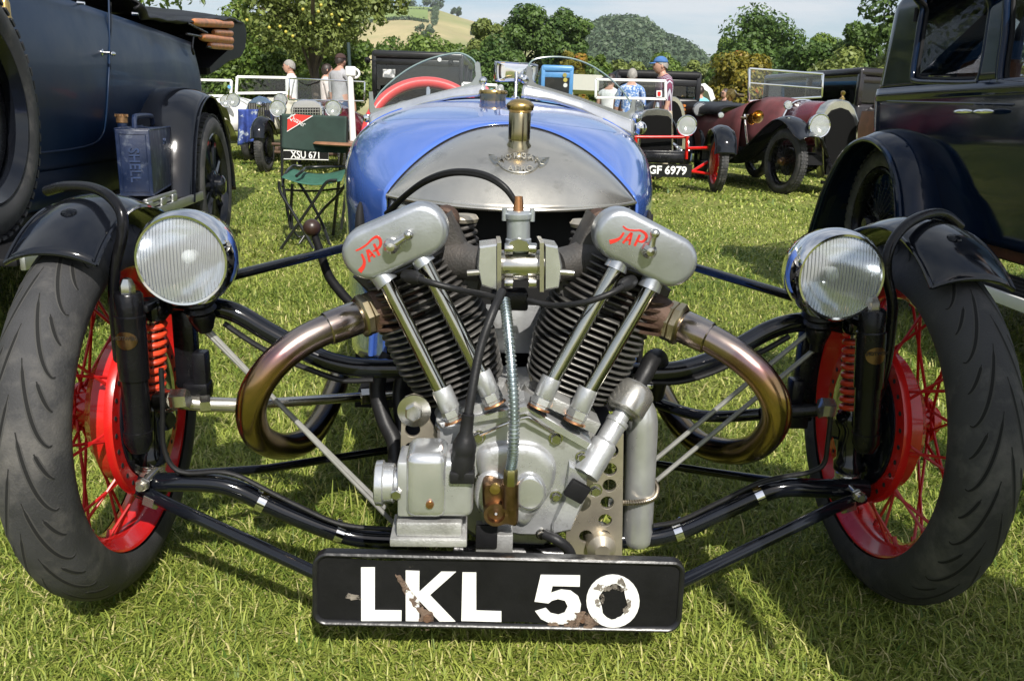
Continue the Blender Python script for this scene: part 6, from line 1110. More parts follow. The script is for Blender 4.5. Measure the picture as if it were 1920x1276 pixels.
mb = MB(); mb.box(fp.y(658, 134, 0), (.065, .05, .06), bev=.008); mb.torus(fp.y(666, 138, 0), (0, 1, 0), .026, .008, 20, 8); mb.build('crank_housing', white, po)
# ------------------------------------------------------------------ parked cars behind
def loft(name, par, rings, mat, k=8, t=.006, sm=50):
    n = len(rings)-1; m = len(rings[0])-1
    def f(u, v):
        a = v*n; i = min(int(a), n-1); b = u*m; j = min(int(b), m-1); p = lambda r: Vector(rings[r][j]).lerp(Vector(rings[r][j+1]), b-j); return p(i).lerp(p(i+1), a-i)
    mb = MB(); mb.grid(f, m, n*3); return solid(mb.build(name, mat, par, sm), t)
def arch(cx, w, z0, z1, y, n=16, p=.75, lean=0): return [Vector((cx-w*math.copysign(abs(math.cos(t))**p, math.cos(t)), y+lean*math.sin(t), z0+(z1-z0)*math.sin(t)**p)) for t in [math.pi*k/n for k in range(n+1)]]
def screen_frame(par, f, px, y, mat, bar=.022, mid=None):
    w = empty('windscreen', par); c = [f.y(*p, y) for p in px]; mb = MB()
    for a, b in zip(c, c[1:]+c[:1]): mb.bar(a, b, bar, bar, .003)
    if mid: mb.bar(f.y(*mid[0], y), f.y(*mid[1], y), bar*.7, bar*.7, .002)
    mb.build('frame', mat, w); mb = MB(); mb.prism(c, (0, .005, 0)); mb.build('pane', clear, w, 0); return w
def slats(par, pts0, pts1, n, r, mat, name='slat'):
    for k in range(n): t = (k+.5)/n; mb = MB(); mb.bar(Vector(pts0[0]).lerp(Vector(pts0[1]), t), Vector(pts1[0]).lerp(Vector(pts1[1]), t), r, r, 0); mb.build(name, mat, par, 0)
def plate(par, f, px, y, txt, size, sx=.85, off=.002, border=True):
    p = empty('number_plate', par); c = [f.y(*q, y) for q in px]; mb = MB(); mb.prism(c, (0, .02, 0), .002); mb.build('plate', M('plate_gloss', (.008, .008, .009), .25), p)
    if border:
        mb = MB(); mb.tube([q+Vector((0, -.003, 0)) for q in c], .006, 6, 1, True); mb.build('plate_border', white, p)
    ctr = sum(c, Vector())/4; letters(txt, size, basis(ctr+Vector((0, -.006, 0)), c[1]-c[0], (0, 0, 1)), white, 'plate_letters', p, .001, offset=off, sx=sx); return p
# maroon two-seater XSU 671
mg1 = thing('sports_car', 'maroon two-seater with chrome radiator and XSU 671 plate behind the green chair', 'car', (at(573, 300, 11.76).x, 11.76, 0)); f = Fr(mg1); y = f.y
xl = y(496, 275, 0).x
for s in (-1, 1): wheel(mg1, (s*abs(xl), 0, .335), .345, .12, blackold, 'wire', 14, s, 0, .22); wing('wing', mg1, [(-.36, .46), (-.30, .62), (-.12, .74), (.08, .74), (.25, .66), (.38, .50)], s*abs(xl)-.10, s*abs(xl)+.10, .05, black, .004, False)
mb = MB(); mb.prism([y(*p, -.02) for p in ((545, 222), (544, 205), (549, 194), (560, 188), (574, 186), (590, 188), (600, 194), (606, 205), (605, 222), (604, 260), (546, 260))], (0, .12, 0), .015); mb.build('radiator_shell', chrome, mg1)
mb = MB(); mb.prism([y(*p, -.03) for p in ((550, 202), (599, 202), (600, 258), (549, 258))], (0, .02, 0)); mb.build('grille_backing', dark, mg1)
gr = empty('grille', mg1); slats(gr, (y(550, 203, -.04), y(550, 258, -.04)), (y(599, 203, -.04), y(599, 258, -.04)), 10, .006, chrome); slats(gr, (y(550, 203, -.045), y(599, 203, -.045)), (y(550, 258, -.045), y(599, 258, -.045)), 10, .006, chrome)
for px in (521, 625): lamp(mg1, y(px, 204, -.15), .112); mb = MB(); mb.cyl(y(px, 218, -.05), y(573+(px-573)*.6, 262, -.02), .02, n=10); mb.build('lamp_bracket', chrome, mg1)
loft('bonnet', mg1, [arch(0, .24, .58, .90, .08), arch(0, .32, .58, .96, .8), arch(0, .42, .55, 1.0, 1.35)], maroon)
loft('body', mg1, [arch(0, .42, .40, 1.0, 1.35), arch(0, .52, .40, .96, 1.6), arch(0, .55, .40, .86, 2.6), arch(0, .35, .40, .7, 3.2)], maroon)
screen_frame(mg1, f, ((541, 187), (543, 147), (684, 154), (683, 190)), 1.35, chrome); mb = MB(); mb.tube([y(560, 152, 1.3), y(575, 160, 1.3), y(600, 152, 1.3)], .008, 6, 2); mb.build('wiper', blackmatt, mg1)
plate(mg1, f, ((531, 282), (616, 284), (616, 300), (531, 298)), -.45, 'XSU 671', .135, .82)
for p in (((510, 270), (640, 275)), ((515, 285), (650, 290))): mb = MB(); mb.cyl(y(*p[0], -.05), y(*p[1], -.05), .022, n=10); mb.build('front_axle', M('axle_dirty', (.10, .06, .04), .7, .3, var=.3), mg1)
for s in (-1, 1): mb = MB(); mb.box((s*.28, -.12, .34), (.05, .6, .05), bev=.01); mb.build('dumb_iron', MATS['axle_dirty'], mg1)
# cream car behind it
cr = thing('sports_car', 'cream sports car with blue-tinted grille left of the maroon two-seater', 'car', (at(486, 300, 13.6).x, 13.6, 0)); f = Fr(cr); y = f.y
for s in (-1, 1): wheel(cr, (s*.6, 0, .33), .34, .12, blackold, 'wire', 12, s, 0, .22, ribs=False); wing('wing', cr, [(-.36, .40), (-.28, .60), (-.05, .72), (.25, .62), (.6, .40), (1.6, .32)], s*.6-.12, s*.6+.12, .05, cream, .004, False)
mb = MB(); mb.prism([y(*p, -.02) for p in ((461, 230), (461, 205), (466, 192), (476, 184), (486, 180), (497, 183), (506, 190), (511, 204), (511, 230))], (0, .12, 0), .012); mb.build('radiator_shell', M('shell_blue', (.22, .32, .52), .15, .9), cr); gr = empty('grille', cr)
slats(gr, (y(466, 194, -.04), y(506, 194, -.04)), (y(466, 228, -.04), y(506, 228, -.04)), 12, .006, chrome); mb = MB(); mb.prism([y(*p, -.025) for p in ((465, 193), (507, 193), (507, 229), (465, 229))], (0, .01, 0)); mb.build('grille_backing', dark, cr)
for px in (437, 526): lamp(cr, y(px, 188, -.1), .105)
mb = MB(); mb.ball(y(486, 196, -.15), .05, 14, 10); mb.build('badge_lamp', chrome, cr)
loft('bonnet', cr, [arch(0, .24, .55, .98, .08), arch(0, .5, .5, 1.06, 1.2)], cream); loft('body', cr, [arch(0, .55, .4, 1.06, 1.2), arch(0, .62, .4, .95, 2.8), arch(0, .4, .4, .7, 3.4)], cream)
screen_frame(cr, f, ((443, 175), (445, 144), (542, 146), (541, 174)), 1.2, white, .04); mb = MB(); mb.tube([y(476, 147, 1.15), y(497, 163, 1.15)], .008, 6, 1); mb.build('wiper', blackmatt, cr)
# white car at its left, mostly hidden, and the rug over its wing
wc = thing('sports_car', 'white open car half hidden behind the folded hood of the blue tourer', 'car', (at(404, 300, 14.2).x, 14.2, 0)); f = Fr(wc); y = f.y; screen_frame(wc, f, ((372, 180), (374, 150), (434, 151), (433, 180)), 1.0, white, .04)
loft('body', wc, [arch(0, .3, .5, .95, .0), arch(0, .5, .4, 1.05, 1.0), arch(0, .6, .4, .95, 2.8), arch(0, .4, .4, .7, 3.3)], white); lamp(wc, y(424, 190, -.1), .1)
for s in (-1, 1): wheel(wc, (s*.55, .1, .33), .34, .12, blackold, 'wire', 12, s, 0, .22, ribs=False)
mb = MB(); mb.cyl(y(430, 163, .95), y(430, 163, .94), .03, n=14); mb.build('windscreen_disc', M('disc_blue', (.1, .3, .6), .5), wc)
rugm = M('rug_pattern', (.03, .06, .26), .85, 0, var=.5, vs=9, col2=(.40, .45, .50), c2s=7, c2p=.60, c2w=.05)
mb = MB(); a0 = at(447, 206, 12.9); mb.grid(lambda u, v: at(447+36*u-6*v*u, 205+68*v*(1-.12*u), 12.9-.05*math.sin(u*9))+Vector((0, .02*math.sin(v*4+u*8), 0)), 18, 16); rg = solid(mb.build('patterned_rug', rugm, None, 180), .012); tag(rg, 'blue patterned rug hanging behind the rear wing of the blue tourer', 'rug')
# GF 6979
gf = thing('special_car', 'black special with red front frame, tall black radiator and GF 6979 plate', 'car', (at(1232, 340, 10.86).x, 10.86, 0)); f = Fr(gf); y = f.y
xw = y(1346, 310, 0).x
for s in (-1, 1): wheel(gf, (s*xw, 0, .375), .375, .115, red, 'wire', 16, s, 0, .265); wing('wing', gf, [(-.40, .50), (-.36, .66), (-.20, .80), (.02, .84), (.24, .76), (.40, .58)], s*xw-.13, s*xw+.13, .06, black, .005)
lamp(gf, y(1352, 216, -.05), .035, shell=chrome, name='side_lamp')
mb = MB(); mb.prism([y(*p, -.12) for p in ((1196, 298), (1200, 240), (1203, 215), (1212, 206), (1232, 203), (1252, 206), (1260, 215), (1263, 240), (1264, 298))], (0, .14, 0), .012); mb.build('radiator_shell', M('shell_nickel', (.62, .60, .52), .2, 1, var=.1), gf)
mb = MB(); mb.prism([y(*p, -.135) for p in ((1200, 295), (1203, 222), (1211, 217), (1232, 216), (1253, 218), (1259, 224), (1260, 295))], (0, .02, 0), .004); mb.build('radiator_core', M('core_black', (.006, .006, .006), .9, 0, bump=.3, bs=90, spec=.1), gf); mb = MB(); mb.lathe([(0, .09), (.018, .08), (.03, .03), (.025, 0)], y(1232, 205, -.06), (0, 0, 1), 14); mb.build('radiator_cap', chrome, gf)
for px in (1178, 1288): lamp(gf, y(px, 236, -.22), .125)
for pts in (((1190, 257), (1292, 257)), ((1288, 255), (1287, 298)), ((1192, 255), (1193, 298)), ((1288, 278), (1326, 277)), ((1284, 330), (1326, 304)), ((1288, 320), (1330, 326)), ((1192, 278), (1150, 277)), ((1196, 330), (1152, 304))):
    mb = MB(); mb.cyl(y(*pts[0], -.25), y(*pts[1], -.2 if pts[1][0] < 1300 else -.05), .019, n=10); mb.build('frame_tube', red, gf)
plate(gf, f, ((1206, 306), (1298, 309), (1296, 333), (1206, 331)), -.5, 'GF 6979', .135, 1.0, .004, False)
for k, (px, py) in enumerate(((1262, 270), (1270, 276))): mb = MB(); mb.tube([y(px, py, -.1), y(px+8, py+8, -.15), y(px+4, py+22, -.1)], .022, 10, 4); mb.build('exhaust_branch', chrome, gf)
mb = MB(); mb.box((0, -.15, .46), (.55, .3, .1), bev=.02); mb.build('gearbox_nose', blackold, gf); mb = MB(); mb.box((0, .9, .42), (.5, 2.6, .12), bev=.02); mb.build('chassis', blackold, gf)
loft('bonnet', gf, [arch(-.02, .25, .5, .95, .02), arch(-.04, .36, .5, 1.0, 1.4)], M('grey_blue_paint', (.10, .12, .15), .18, 0, coat=.5)); loft('body', gf, [arch(-.04, .45, .45, 1.0, 1.4), arch(0, .5, .45, .95, 2.8), arch(0, .3, .45, .8, 3.4)], blackold)
screen_frame(gf, f, ((1117, 183), (1117, 149), (1248, 152), (1248, 186)), 1.5, white, .035); mb = MB(); mb.prism([y(*p, 1.47) for p in ((1231, 170), (1241, 170), (1241, 182), (1231, 182))], (0, .004, 0)); mb.build('pass_sticker', white, gf); mb = MB(); mb.prism([y(*p, 1.465) for p in ((1233, 172), (1239, 172), (1239, 179), (1236, 181), (1233, 179))], (0, .003, 0)); mb.build('sticker_emblem', red, gf)
# maroon vintage tourer
bt = thing('vintage_tourer', 'maroon vintage tourer with tall round-topped radiator and brass horns', 'car', (4.08, 10.93, 0), math.radians(13)); f = Fr(bt); y = f.y
wl_ = f.z(1465, 363, 0)
for s in (-1, 1):
    wheel(bt, (s*abs(wl_.x), wl_.y if s < 0 else wl_.y, .41), .415, .13, blackold, 'wire', 18, s, math.radians(4), .29, hubmat=brassdark); wheel(bt, (s*.72, 3.3, .41), .415, .13, blackold, 'wire', 14, s, 0, .29, ribs=False)
    x0 = abs(wl_.x); wing('front_wing', bt, [(-.58+wl_.y, .74), (-.42+wl_.y, .80), (-.2+wl_.y, .93), (.05+wl_.y, .98), (.3+wl_.y, .90), (.7+wl_.y, .68), (1.1+wl_.y, .46), (1.5+wl_.y, .36), (2.4, .34)], s*x0-.16, s*x0+.16, .05, black, .006); wing('rear_wing', bt, [(2.75, .40), (2.9, .7), (3.2, .9), (3.5, .88), (3.75, .66), (3.85, .45)], s*.72-.14, s*.72+.14, .05, black, .006, False)
ro = [(1545, 332), (1541, 270), (1540, 235), (1543, 212), (1552, 197), (1566, 188), (1580, 186), (1594, 191), (1604, 204), (1611, 226), (1612, 262), (1607, 332)]
mb = MB(); mb.prism([y(*p, -.02) for p in ro], (0, .16, 0), .02); mb.build('radiator_shell', MATS['shell_nickel'], bt); ri = [(1549, 328), (1547, 270), (1548, 238), (1552, 219), (1562, 207), (1578, 202), (1592, 207), (1601, 220), (1606, 240), (1606, 270), (1602, 328)]
mb = MB(); mb.prism([y(*p, -.045) for p in ri], (0, .03, 0), .006); mb.build('radiator_core', MATS['core_black'], bt); mb = MB(); t0 = y(1579, 188, .05); mb.lathe([(.03, 0), (.035, .02), (.02, .035), (.012, .05), (.018, .06), (.028, .075), (.028, .10), (.015, .115), (0, .118)], t0, (0, 0, 1), 16); mb.build('radiator_cap', brass, bt)
for px in (1537, 1632): lamp(bt, y(px, 236, -.25), .145, shell=black); 
for px in (1537, 1632): mb = MB(); mb.cyl(y(px, 252, -.2), y(1555 if px < 1560 else 1600, 300, -.05), .022, n=8); mb.build('lamp_bracket', blackold, bt)
xc = (y(1543, 230, 0).x+y(1611, 230, 0).x)/2; hwid = (y(1611, 230, 0).x-y(1543, 230, 0).x)/2; ztop = y(1579, 188, 0).z
loft('bonnet', bt, [arch(xc, hwid*.97, .62, ztop-.02, .14, 20, .8), arch(xc*.5, hwid*1.25, .60, ztop+.01, .9, 20, .8)], maroon); loft('scuttle', bt, [arch(xc*.5, hwid*1.25, .60, ztop+.01, .92, 20, .8), arch(0, .55, .55, ztop+.07, 1.55, 20, .7)], M('maroon_fabric', (.11, .028, .030), .6, 0, var=.3, vs=8))
mb = MB(); q = arch(xc*.5, hwid*1.27, .60, ztop+.018, .91, 20, .8); mb.tube(q, .012, 6, 1); mb.build('bonnet_band', chrome, bt)
loft('body', bt, [arch(0, .60, .45, ztop+.02, 1.5, 16, .35), arch(0, .66, .45, 1.04, 2.2, 16, .35), arch(0, .66, .45, 1.05, 3.3, 16, .35), arch(0, .5, .5, 1.0, 3.75, 16, .4)], MATS['maroon_fabric'])
screen_frame(bt, f, ((1404, 190), (1405, 129), (1543, 139), (1540, 182)), 1.60, chrome, .03, ((1405, 156), (1541, 166)))
hd2 = empty('folded_hood', bt); loft('canvas_top', hd2, [arch(0, .68, 1.0, 1.12, 2.0, 12, .5), arch(0, .70, 1.0, 1.18, 2.9, 12, .5), arch(0, .70, .95, 1.22, 3.7, 12, .5), arch(0, .62, .95, 1.08, 4.05, 12, .5)], leather)
for dz in (0, .06, .12): mb = MB(); mb.tube([(-.72, 3.2, 1.0+dz), (-.72, 3.75, 1.02+dz)], .022, 8, 1); mb.build('hood_bow', wood, hd2)
for k, (px, py, r_) in enumerate(((1410, 223, .075), (1421, 219, .085))):
    mb = MB(); p = f.x(px, py, -.80); mb.lathe([(.016, .3), (.02, .2), (.03, .1), (.05, .04), (r_, 0), (r_*.95, .004), (.04, .06), (.0, .2)], p, (0, 1, .05), 24); mb.build('brass_horn', brass, bt)
mb = MB(); p = f.x(1478, 197, -.62); lamp(bt, p, .055, name='side_lamp', shell=chrome)
mb = MB(); mb.tube([f.x(1396, 215, -.75), f.x(1399, 250, -.75), f.x(1402, 272, -.75)], .014, 8, 3); mb.build('brake_lever', chrome, bt)
mb = MB(); mb.cyl(y(1500, 312, .2), y(1640, 322, .2), .03, n=10); mb.build('front_axle', blackold, bt)
for px in (1548, 1600): mb = MB(); mb.tube([y(px, 290, .1), y(px+8, 310, -.2), y(px+16, 328, -.5)], .028, 8, 3); mb.build('dumb_iron', blackold, bt)
plate(bt, f, ((1570, 320), (1640, 322), (1640, 338), (1570, 336)), -.55, 'Y', .12, 1.0, .002, False)
mb = MB(); mb.cyl(y(1540, 342, -.4), y(1625, 342, -.4), .02, n=8); mb.build('front_cross_bar', blackold, bt); mb = MB(); mb.box((0, 1.8, .44), (.9, 3.6, .12)); mb.build('chassis', blackmatt, bt)
mb = MB(); p = y(1368, 185, 1.9); mb.lathe([(0, -.02), (.09, 0), (.075, .05), (.03, .12), (.025, .3)], f.y(1370, 178, 2.0), (.9, .4, 0), 20); mb.build('brass_trumpet', brass, bt)
pp = thing('paper_sign', 'white paper sign propped beside the maroon tourer radiator', 'sign', (0, 0, 0)); mb = MB(); mb.prism(A((1612, 254, 9.9), (1624, 250, 9.9), (1630, 262, 9.9), (1612, 282, 9.9)), (0, .01, 0)); mb.build('sheet', white, pp)
# closed cars further back, box-bodied
def closed_car(name, label, px0, px1, top, Y, depth, mat, waist=175, roofr=.12, rz=0, wins=(), cat='car', rad=True, roofmat=None):
    xa, xb = at(px0, 200, Y).x, at(px1, 200, Y).x; r = thing(name, label, cat, ((xa+xb)/2, Y, 0), rz); f = Fr(r); hw = (xb-xa)/2*(1 if not rz else .8); zt = at((px0+px1)/2, top, Y).z; zw = at((px0+px1)/2, waist, Y).z
    mb = MB(); mb.box((0, depth/2, (zw+.35)/2), (2*hw, depth, zw-.35), bev=.06, seg=3); mb.build('lower_body', mat, r)
    rf = roofmat or mat; mb = MB(); mb.box((0, depth/2, zt-.07), (2*hw, depth, .14), bev=.055, seg=4); mb.build('roof', rf, r)
    for s in (-1, 1):
        for yy in (.05, depth*.5, depth-.05): mb = MB(); mb.box((s*(hw-.045), yy, (zt+zw)/2-.04), (.08, .09, zt-zw), bev=.015); mb.build('pillar', mat, r)
        mb = MB(); mb.box((s*(hw-.05), depth/2, (zt+zw)/2-.05), (.008, depth-.15, zt-zw-.12)); mb.build('side_pane', window_dark, r, 0)
    mb = MB(); mb.box((0, .05, (zt+zw)/2-.05), (2*hw-.16, .008, zt-zw-.14)); mb.build('front_pane', window_dark, r, 0); mb = MB(); mb.box((0, .045, zt-.19), (2*hw-.1, .06, .10), bev=.01); mb.build('header_rail', mat, r); mb = MB(); mb.box((0, depth-.05, (zt+zw)/2-.05), (2*hw-.16, .008, zt-zw-.14)); mb.build('rear_pane', window_dark, r, 0)
    if rad:
        loft('bonnet', r, [arch(0, hw*.42, .45, zw-.02, -1.15), arch(0, hw*.75, .45, zw+.03, .0)], mat); mb = MB(); mb.prism(arch(0, hw*.42, .45, zw-.01, -1.2), (0, .08, 0), .01); mb.build('radiator', MATS['shell_nickel'], r); mb = MB(); mb.prism(arch(0, hw*.34, .5, zw-.08, -1.215), (0, .02, 0)); mb.build('radiator_core', MATS['core_black'], r)
        for s in (-1, 1): lamp(r, (s*hw*.68, -1.15, zw-.2), .11); wing('front_wing', r, [(-1.5, .5), (-1.3, .75), (-1.0, .8), (-.5, .55), (0, .38)], s*hw*.85-.12, s*hw*.85+.12, .05, black, .005, False)
    for s in (-1, 1):
        for yy in ((-1.0,) if rad else (.4,))+(depth-.5,): wheel(r, (s*hw*.85, yy, .37), .37, .12, blackold, 'artillery', 10, s, 0, .26, ribs=False)
    return r, f, hw, zt, zw
bv, f, hw, zt, zw = closed_car('box_van', 'tall black box-bodied van with a white notice behind the left windscreen', 697, 868, 96, 15.2, 3.0, M('van_black', (.012, .012, .013), .3, 0, var=.2), 190)
mb = MB(); mb.prism([f.y(*p, -.01) for p in ((718, 130), (741, 130), (741, 147), (718, 145))], (0, .004, 0)); mb.build('notice', white, bv); mb = MB(); mb.ball(f.y(689, 113, .0), .055, 14, 10); mb.cyl(f.y(689, 113, 0), f.y(699, 112, .05), .012, n=8); mb.build('wing_mirror', blackmatt, bv); mb = MB(); mb.ball(f.y(845, 118, .0), .05, 14, 10); mb.build('side_lamp', blackmatt, bv); mb = MB(); mb.cyl(f.y(824, 112, -.01), f.y(824, 112, -.02), .035, n=16); mb.build('tax_disc', white, bv)
lb, f, hw, zt, zw = closed_car('box_van', 'light blue box van with round stickers behind the rear-view mirror', 1012, 1073, 122, 17.5, 2.6, M('van_blue', (.10, .28, .55), .35, 0, var=.08), 176, rad=False)
for (px, py, c_) in ((1060, 150, (.5, .42, .1)), (1060, 160, (.7, .7, .68)), (1059, 141, (.35, .3, .08))): mb = MB(); mb.cyl(f.y(px, py, -.0), f.y(px, py, -.012), .042, n=16); mb.build('round_sticker', M('sticker_%d' % py, c_, .5), lb)
closed_car('black_limousine', 'black limousine with a fabric roof behind the man in the blue cap', 1152, 1312, 132, 14.6, 3.2, M('limo_black', (.012, .012, .014), .3), 182, roofmat=leather)
o_, f, hw, zt, zw = closed_car('black_saloon', 'black saloon with brown window frames behind the maroon tourer', 1586, 1720, 128, 14.0, 3.0, M('saloon_black', (.014, .011, .012), .25, 0, coat=.4), 196, rz=math.radians(14))
# small white open car in the middle, marquee roof and canopy
wm = thing('open_car', 'small white open car with stickered windscreen behind the oil tank cap', 'car', (at(895, 300, 13.5).x, 13.5, 0)); f = Fr(wm); screen_frame(wm, f, ((866, 186), (868, 156), (932, 160), (932, 188)), .9, white, .04); loft('body', wm, [arch(0, .3, .4, .95, 0), arch(0, .5, .4, 1.08, .9), arch(0, .58, .4, .9, 2.6), arch(0, .3, .4, .7, 3.0)], white)
for s in (-1, 1): wheel(wm, (s*.5, .1, .3), .31, .11, blackold, 'wire', 10, s, 0, .2, ribs=False)
for (px, py, c_) in ((911, 168, (.7, .15, .2)), (922, 172, (.15, .5, .5))): mb = MB(); mb.cyl(f.y(px, py, .88), f.y(px, py, .87), .05, n=12); mb.build('sticker', M('stk%d' % px, c_, .5), wm)
lamp(wm, f.y(938, 166, .3), .06, name='spot_lamp')
mq = thing('marquee', 'pale canvas marquee roof in the distance right of the blue van', 'tent', (at(1110, 260, 26).x, 26, 0)); f = Fr(mq); mb = MB(); y = f.y; cv = M('marquee_canvas', (.55, .53, .48), .8)
a = [y(*p, 0) for p in ((1068, 168), (1074, 139), (1128, 141), (1156, 172))]; mb.prism(a, (0, 4, 0)); mb.build('roof', cv, mq)
for px in (1072, 1152): mb = MB(); p = y(px, 168, .1); mb.cyl((p.x, .1, 0), p, .05, n=8); mb.build('pole', cv, mq)
cn = thing('car_bonnet_cover', 'white folded-back canopy of a car beside the autumn tree', 'canopy', (at(1330, 240, 19).x, 19, 0)); f = Fr(cn); y = f.y; mb = MB(); mb.prism([y(*p, 0) for p in ((1312, 162), (1322, 156), (1336, 168), (1342, 186), (1334, 192), (1326, 172))], (0, .8, 0), .02); mb.build('canopy', white, cn); mb = MB(); mb.box((0, .9, .5), (1.3, 1.8, .6), bev=.1); mb.build('car_body', black, cn)
for s in (-1, 1): wheel(cn, (s*.6, .5, .3), .31, .11, blackold, 'wire', 8, s, 0, .2, ribs=False)
# ------------------------------------------------------------------ people
skin = M('skin', (.46, .26, .19), .5, 0, var=.1, vs=10); shoe = M('shoe', (.04, .03, .025), .5)
def person(label, px, top, Y, shirt, trousers, hair, face=0, hat=None, bend=0, arm=0, sleeve=None, glasses=False, long_hair=False, loc=None, tall=1.75):
    zt = at(px, top, Y).z if loc is None else tall; hgt = zt-(.02 if hat else 0); k = hgt/1.75; root = thing('person', label, 'person', (at(px, top, Y).x, Y, 0) if loc is None else loc, face)   # face: 0 looks towards the camera side (-Y)
    def V(x, y, z): b = bend*max(0, z-.95); return Vector((x*k, (y-b)*k, (z-.12*bend*max(0, z-.95))*k))
    J = [V(0, 0, .95), V(0, .0, 1.12), V(0, .01, 1.32), V(0, .02, 1.46), V(0, 0, 1.54), V(0, -.01, 1.60)]; R = [(.165, .12), (.155, .115), (.185, .125), (.13, .10), (.058, .058), (.062, .07)]; E = [(0, 1), (1, 2), (2, 3), (3, 4), (4, 5)]; T_ = ['t', 's', 's', 's', 'k', 'k']
    def add(p, par, r, t): J.append(p); R.append(r if isinstance(r, tuple) else (r, r)); E.append((par, len(J)-1)); T_.append(t); return len(J)-1
    for s in (-1, 1):
        a = add(V(s*.19, .015, 1.42), 3, .068, 's'); up_ = arm if s > 0 else arm*.6; b = add(V(s*.235, -.02-.10*up_, 1.14+.03*up_), a, .043, 's' if sleeve is None else sleeve); c = add(V(s*.245, -.09-.20*up_, .90+.14*up_), b, .027, 'k'); d = add(V(s*.242, -.10-.22*up_, .855+.15*up_), c, (.016, .024), 'k')
        for q in range(4): add(V(s*.242+.002*(q-1.5), -.115-.24*up_+.017*(q-1.5), .735+.15*up_+.006*abs(q-1.2)), d, .0085, 'k')
        add(V(s*.225, -.155-.25*up_, .80+.15*up_), d, .0095, 'k')
        a = add(V(s*.095, 0, .86), 0, .095, 't'); b = add(V(s*.105, -.01, .50), a, .068, 't'); c = add(V(s*.11, .02, .10), b, .048, 't'); add(V(s*.115, -.13, .045), c, (.045, .035), 'o')
    me = bpy.data.meshes.new('body'); me.from_pydata([tuple(p) for p in J], E, []); o = link('tmp_body', me); m = o.modifiers.new('skin', 'SKIN'); m.use_smooth_shade = True
    for i, sv in enumerate(me.skin_vertices[0].data): sv.radius = (R[i][0]*k, R[i][1]*k); sv.use_root = (i == 0)
    o.modifiers.new('sub', 'SUBSURF').levels = 1; dg = bpy.context.evaluated_depsgraph_get(); bm_ = bpy.data.meshes.new_from_object(o.evaluated_get(dg)); bpy.data.objects.remove(o); bm_.materials.clear()
    for x in (shirt, trousers, skin, shoe): bm_.materials.append(x)
    Ja = np.array([list(p) for p in J]); Ea = [(Ja[a], Ja[b], T_[b]) for a, b in E]; ix = {'s': 0, 't': 1, 'k': 2, 'o': 3}
    for p in bm_.polygons:
        c = np.array(p.center); best = min(((np.linalg.norm(c-(a+(b-a)*min(1, max(0, ((c-a)@(b-a))/max(1e-9, (b-a)@(b-a)))))), t) for a, b, t in Ea), key=lambda q: q[0])[1]; p.material_index = ix[best]; p.use_smooth = True
    link('body', bm_, root)
    hc = V(0, -.03, 1.655); mb = MB(); mb.cur = 0
    def head(u, v):
        th = math.pi*v; ph = 2*math.pi*u; x, y_, z = math.sin(th)*math.sin(ph), -math.sin(th)*math.cos(ph), math.cos(th); f_ = math.exp(-((ph-math.pi*(2 if ph > math.pi else 0))/.22)**2); nose = .022*f_*math.exp(-((z+.12)/.16)**2); brow = .006*math.exp(-((z-.12)/.08)**2); w = .075*(1-.16*max(0, -z)); chin = .012*f_*math.exp(-((z+.85)/.2)**2); eye = -.007*(math.exp(-((abs(x)-.36)/.12)**2)*math.exp(-((z-.05)/.07)**2) if y_ < 0 else 0)
        return hc+Vector((x*w, y_*(.098+nose+brow+chin+eye), z*.118))*k
    mb.grid(head, 24, 18, True); 
    for s in (-1, 1): mb.ball(hc+Vector((s*.077, .01, -.005))*k, (.010*k, .020*k, .032*k), 8, 6)
    hd_ = mb.build('head', skin, root, 70)
    for s in (-1, 1): e = MB(); e.ball(hc+Vector((s*.028, -.091, .008))*k, (.012*k, .006*k, .007*k), 8, 6); e.build('eye', M('eye_dark', (.03, .02, .02), .2), hd_)
    e = MB(); e.ball(hc+Vector((0, -.094, -.055))*k, (.024*k, .006*k, .006*k), 8, 6); e.build('mouth', M('lips', (.35, .13, .11), .5), hd_)
    if hair:
        h = MB(); low = -1.35 if long_hair else -.42
        def hf_(u, v):
            ph = 2*math.pi*u; back = .5-.5*math.cos(ph); zt_ = 1-v*(1-(low*back+.42*(1-back))); zc = max(-.99, min(1, zt_)); rr = math.sqrt(max(0, 1-zc*zc)) if zt_ > -.99 else .2; rr = max(rr, .62) if zt_ < 0 else rr
            w = 1.10+.05*math.sin(ph*9+v*11); return hc+Vector((math.sin(ph)*rr*.078*w, (-math.cos(ph)*rr*.100+.012)*w, zt_*.124*(1.02 if zt_ > 0 else 1)))*k
        h.grid(hf_, 26, 12, True); h.build('hair', hair, hd_, 80)
    if hat:
        h = MB(); kind, hm = hat; h.grid(lambda u, v: hc+Vector((math.sin(2*math.pi*u)*.088*math.sin(math.pi/2*v), -math.cos(2*math.pi*u)*.110*math.sin(math.pi/2*v)+.008, .045+.090*math.cos(math.pi/2*v)))*k, 24, 8, True)
        if kind == 'cap': h.grid(lambda u, v: hc+Vector(((u-.5)*2*.075*(1-.35*v*v), -.100-.085*v*(1-(abs(u-.5)*2)**2.2*.6)+.008, .048-.018*v-.012*(abs(u-.5)*2)**2))*k, 10, 5)
        else: h.grid(lambda u, v: hc+Vector((math.sin(2*math.pi*u)*(.088+.05*v), -math.cos(2*math.pi*u)*(.110+.05*v)+.008, .045-.045*v))*k, 24, 3, True)
        solid(h.build('hat', hm, hd_, 70), .004*k)
    if glasses: g_ = MB(); g_.tube([hc+Vector((x, -.108+abs(x)*.25, .012))*k for x in (-.07, -.04, 0, .04, .07)], .009*k, 6, 3); g_.build('glasses', dark, hd_)
    return root
def cloth(n, c, **kw): return M(n, c, .85, 0, var=kw.pop('var', .15), vs=kw.pop('vs', 14), bump=.2, bs=60, **kw)
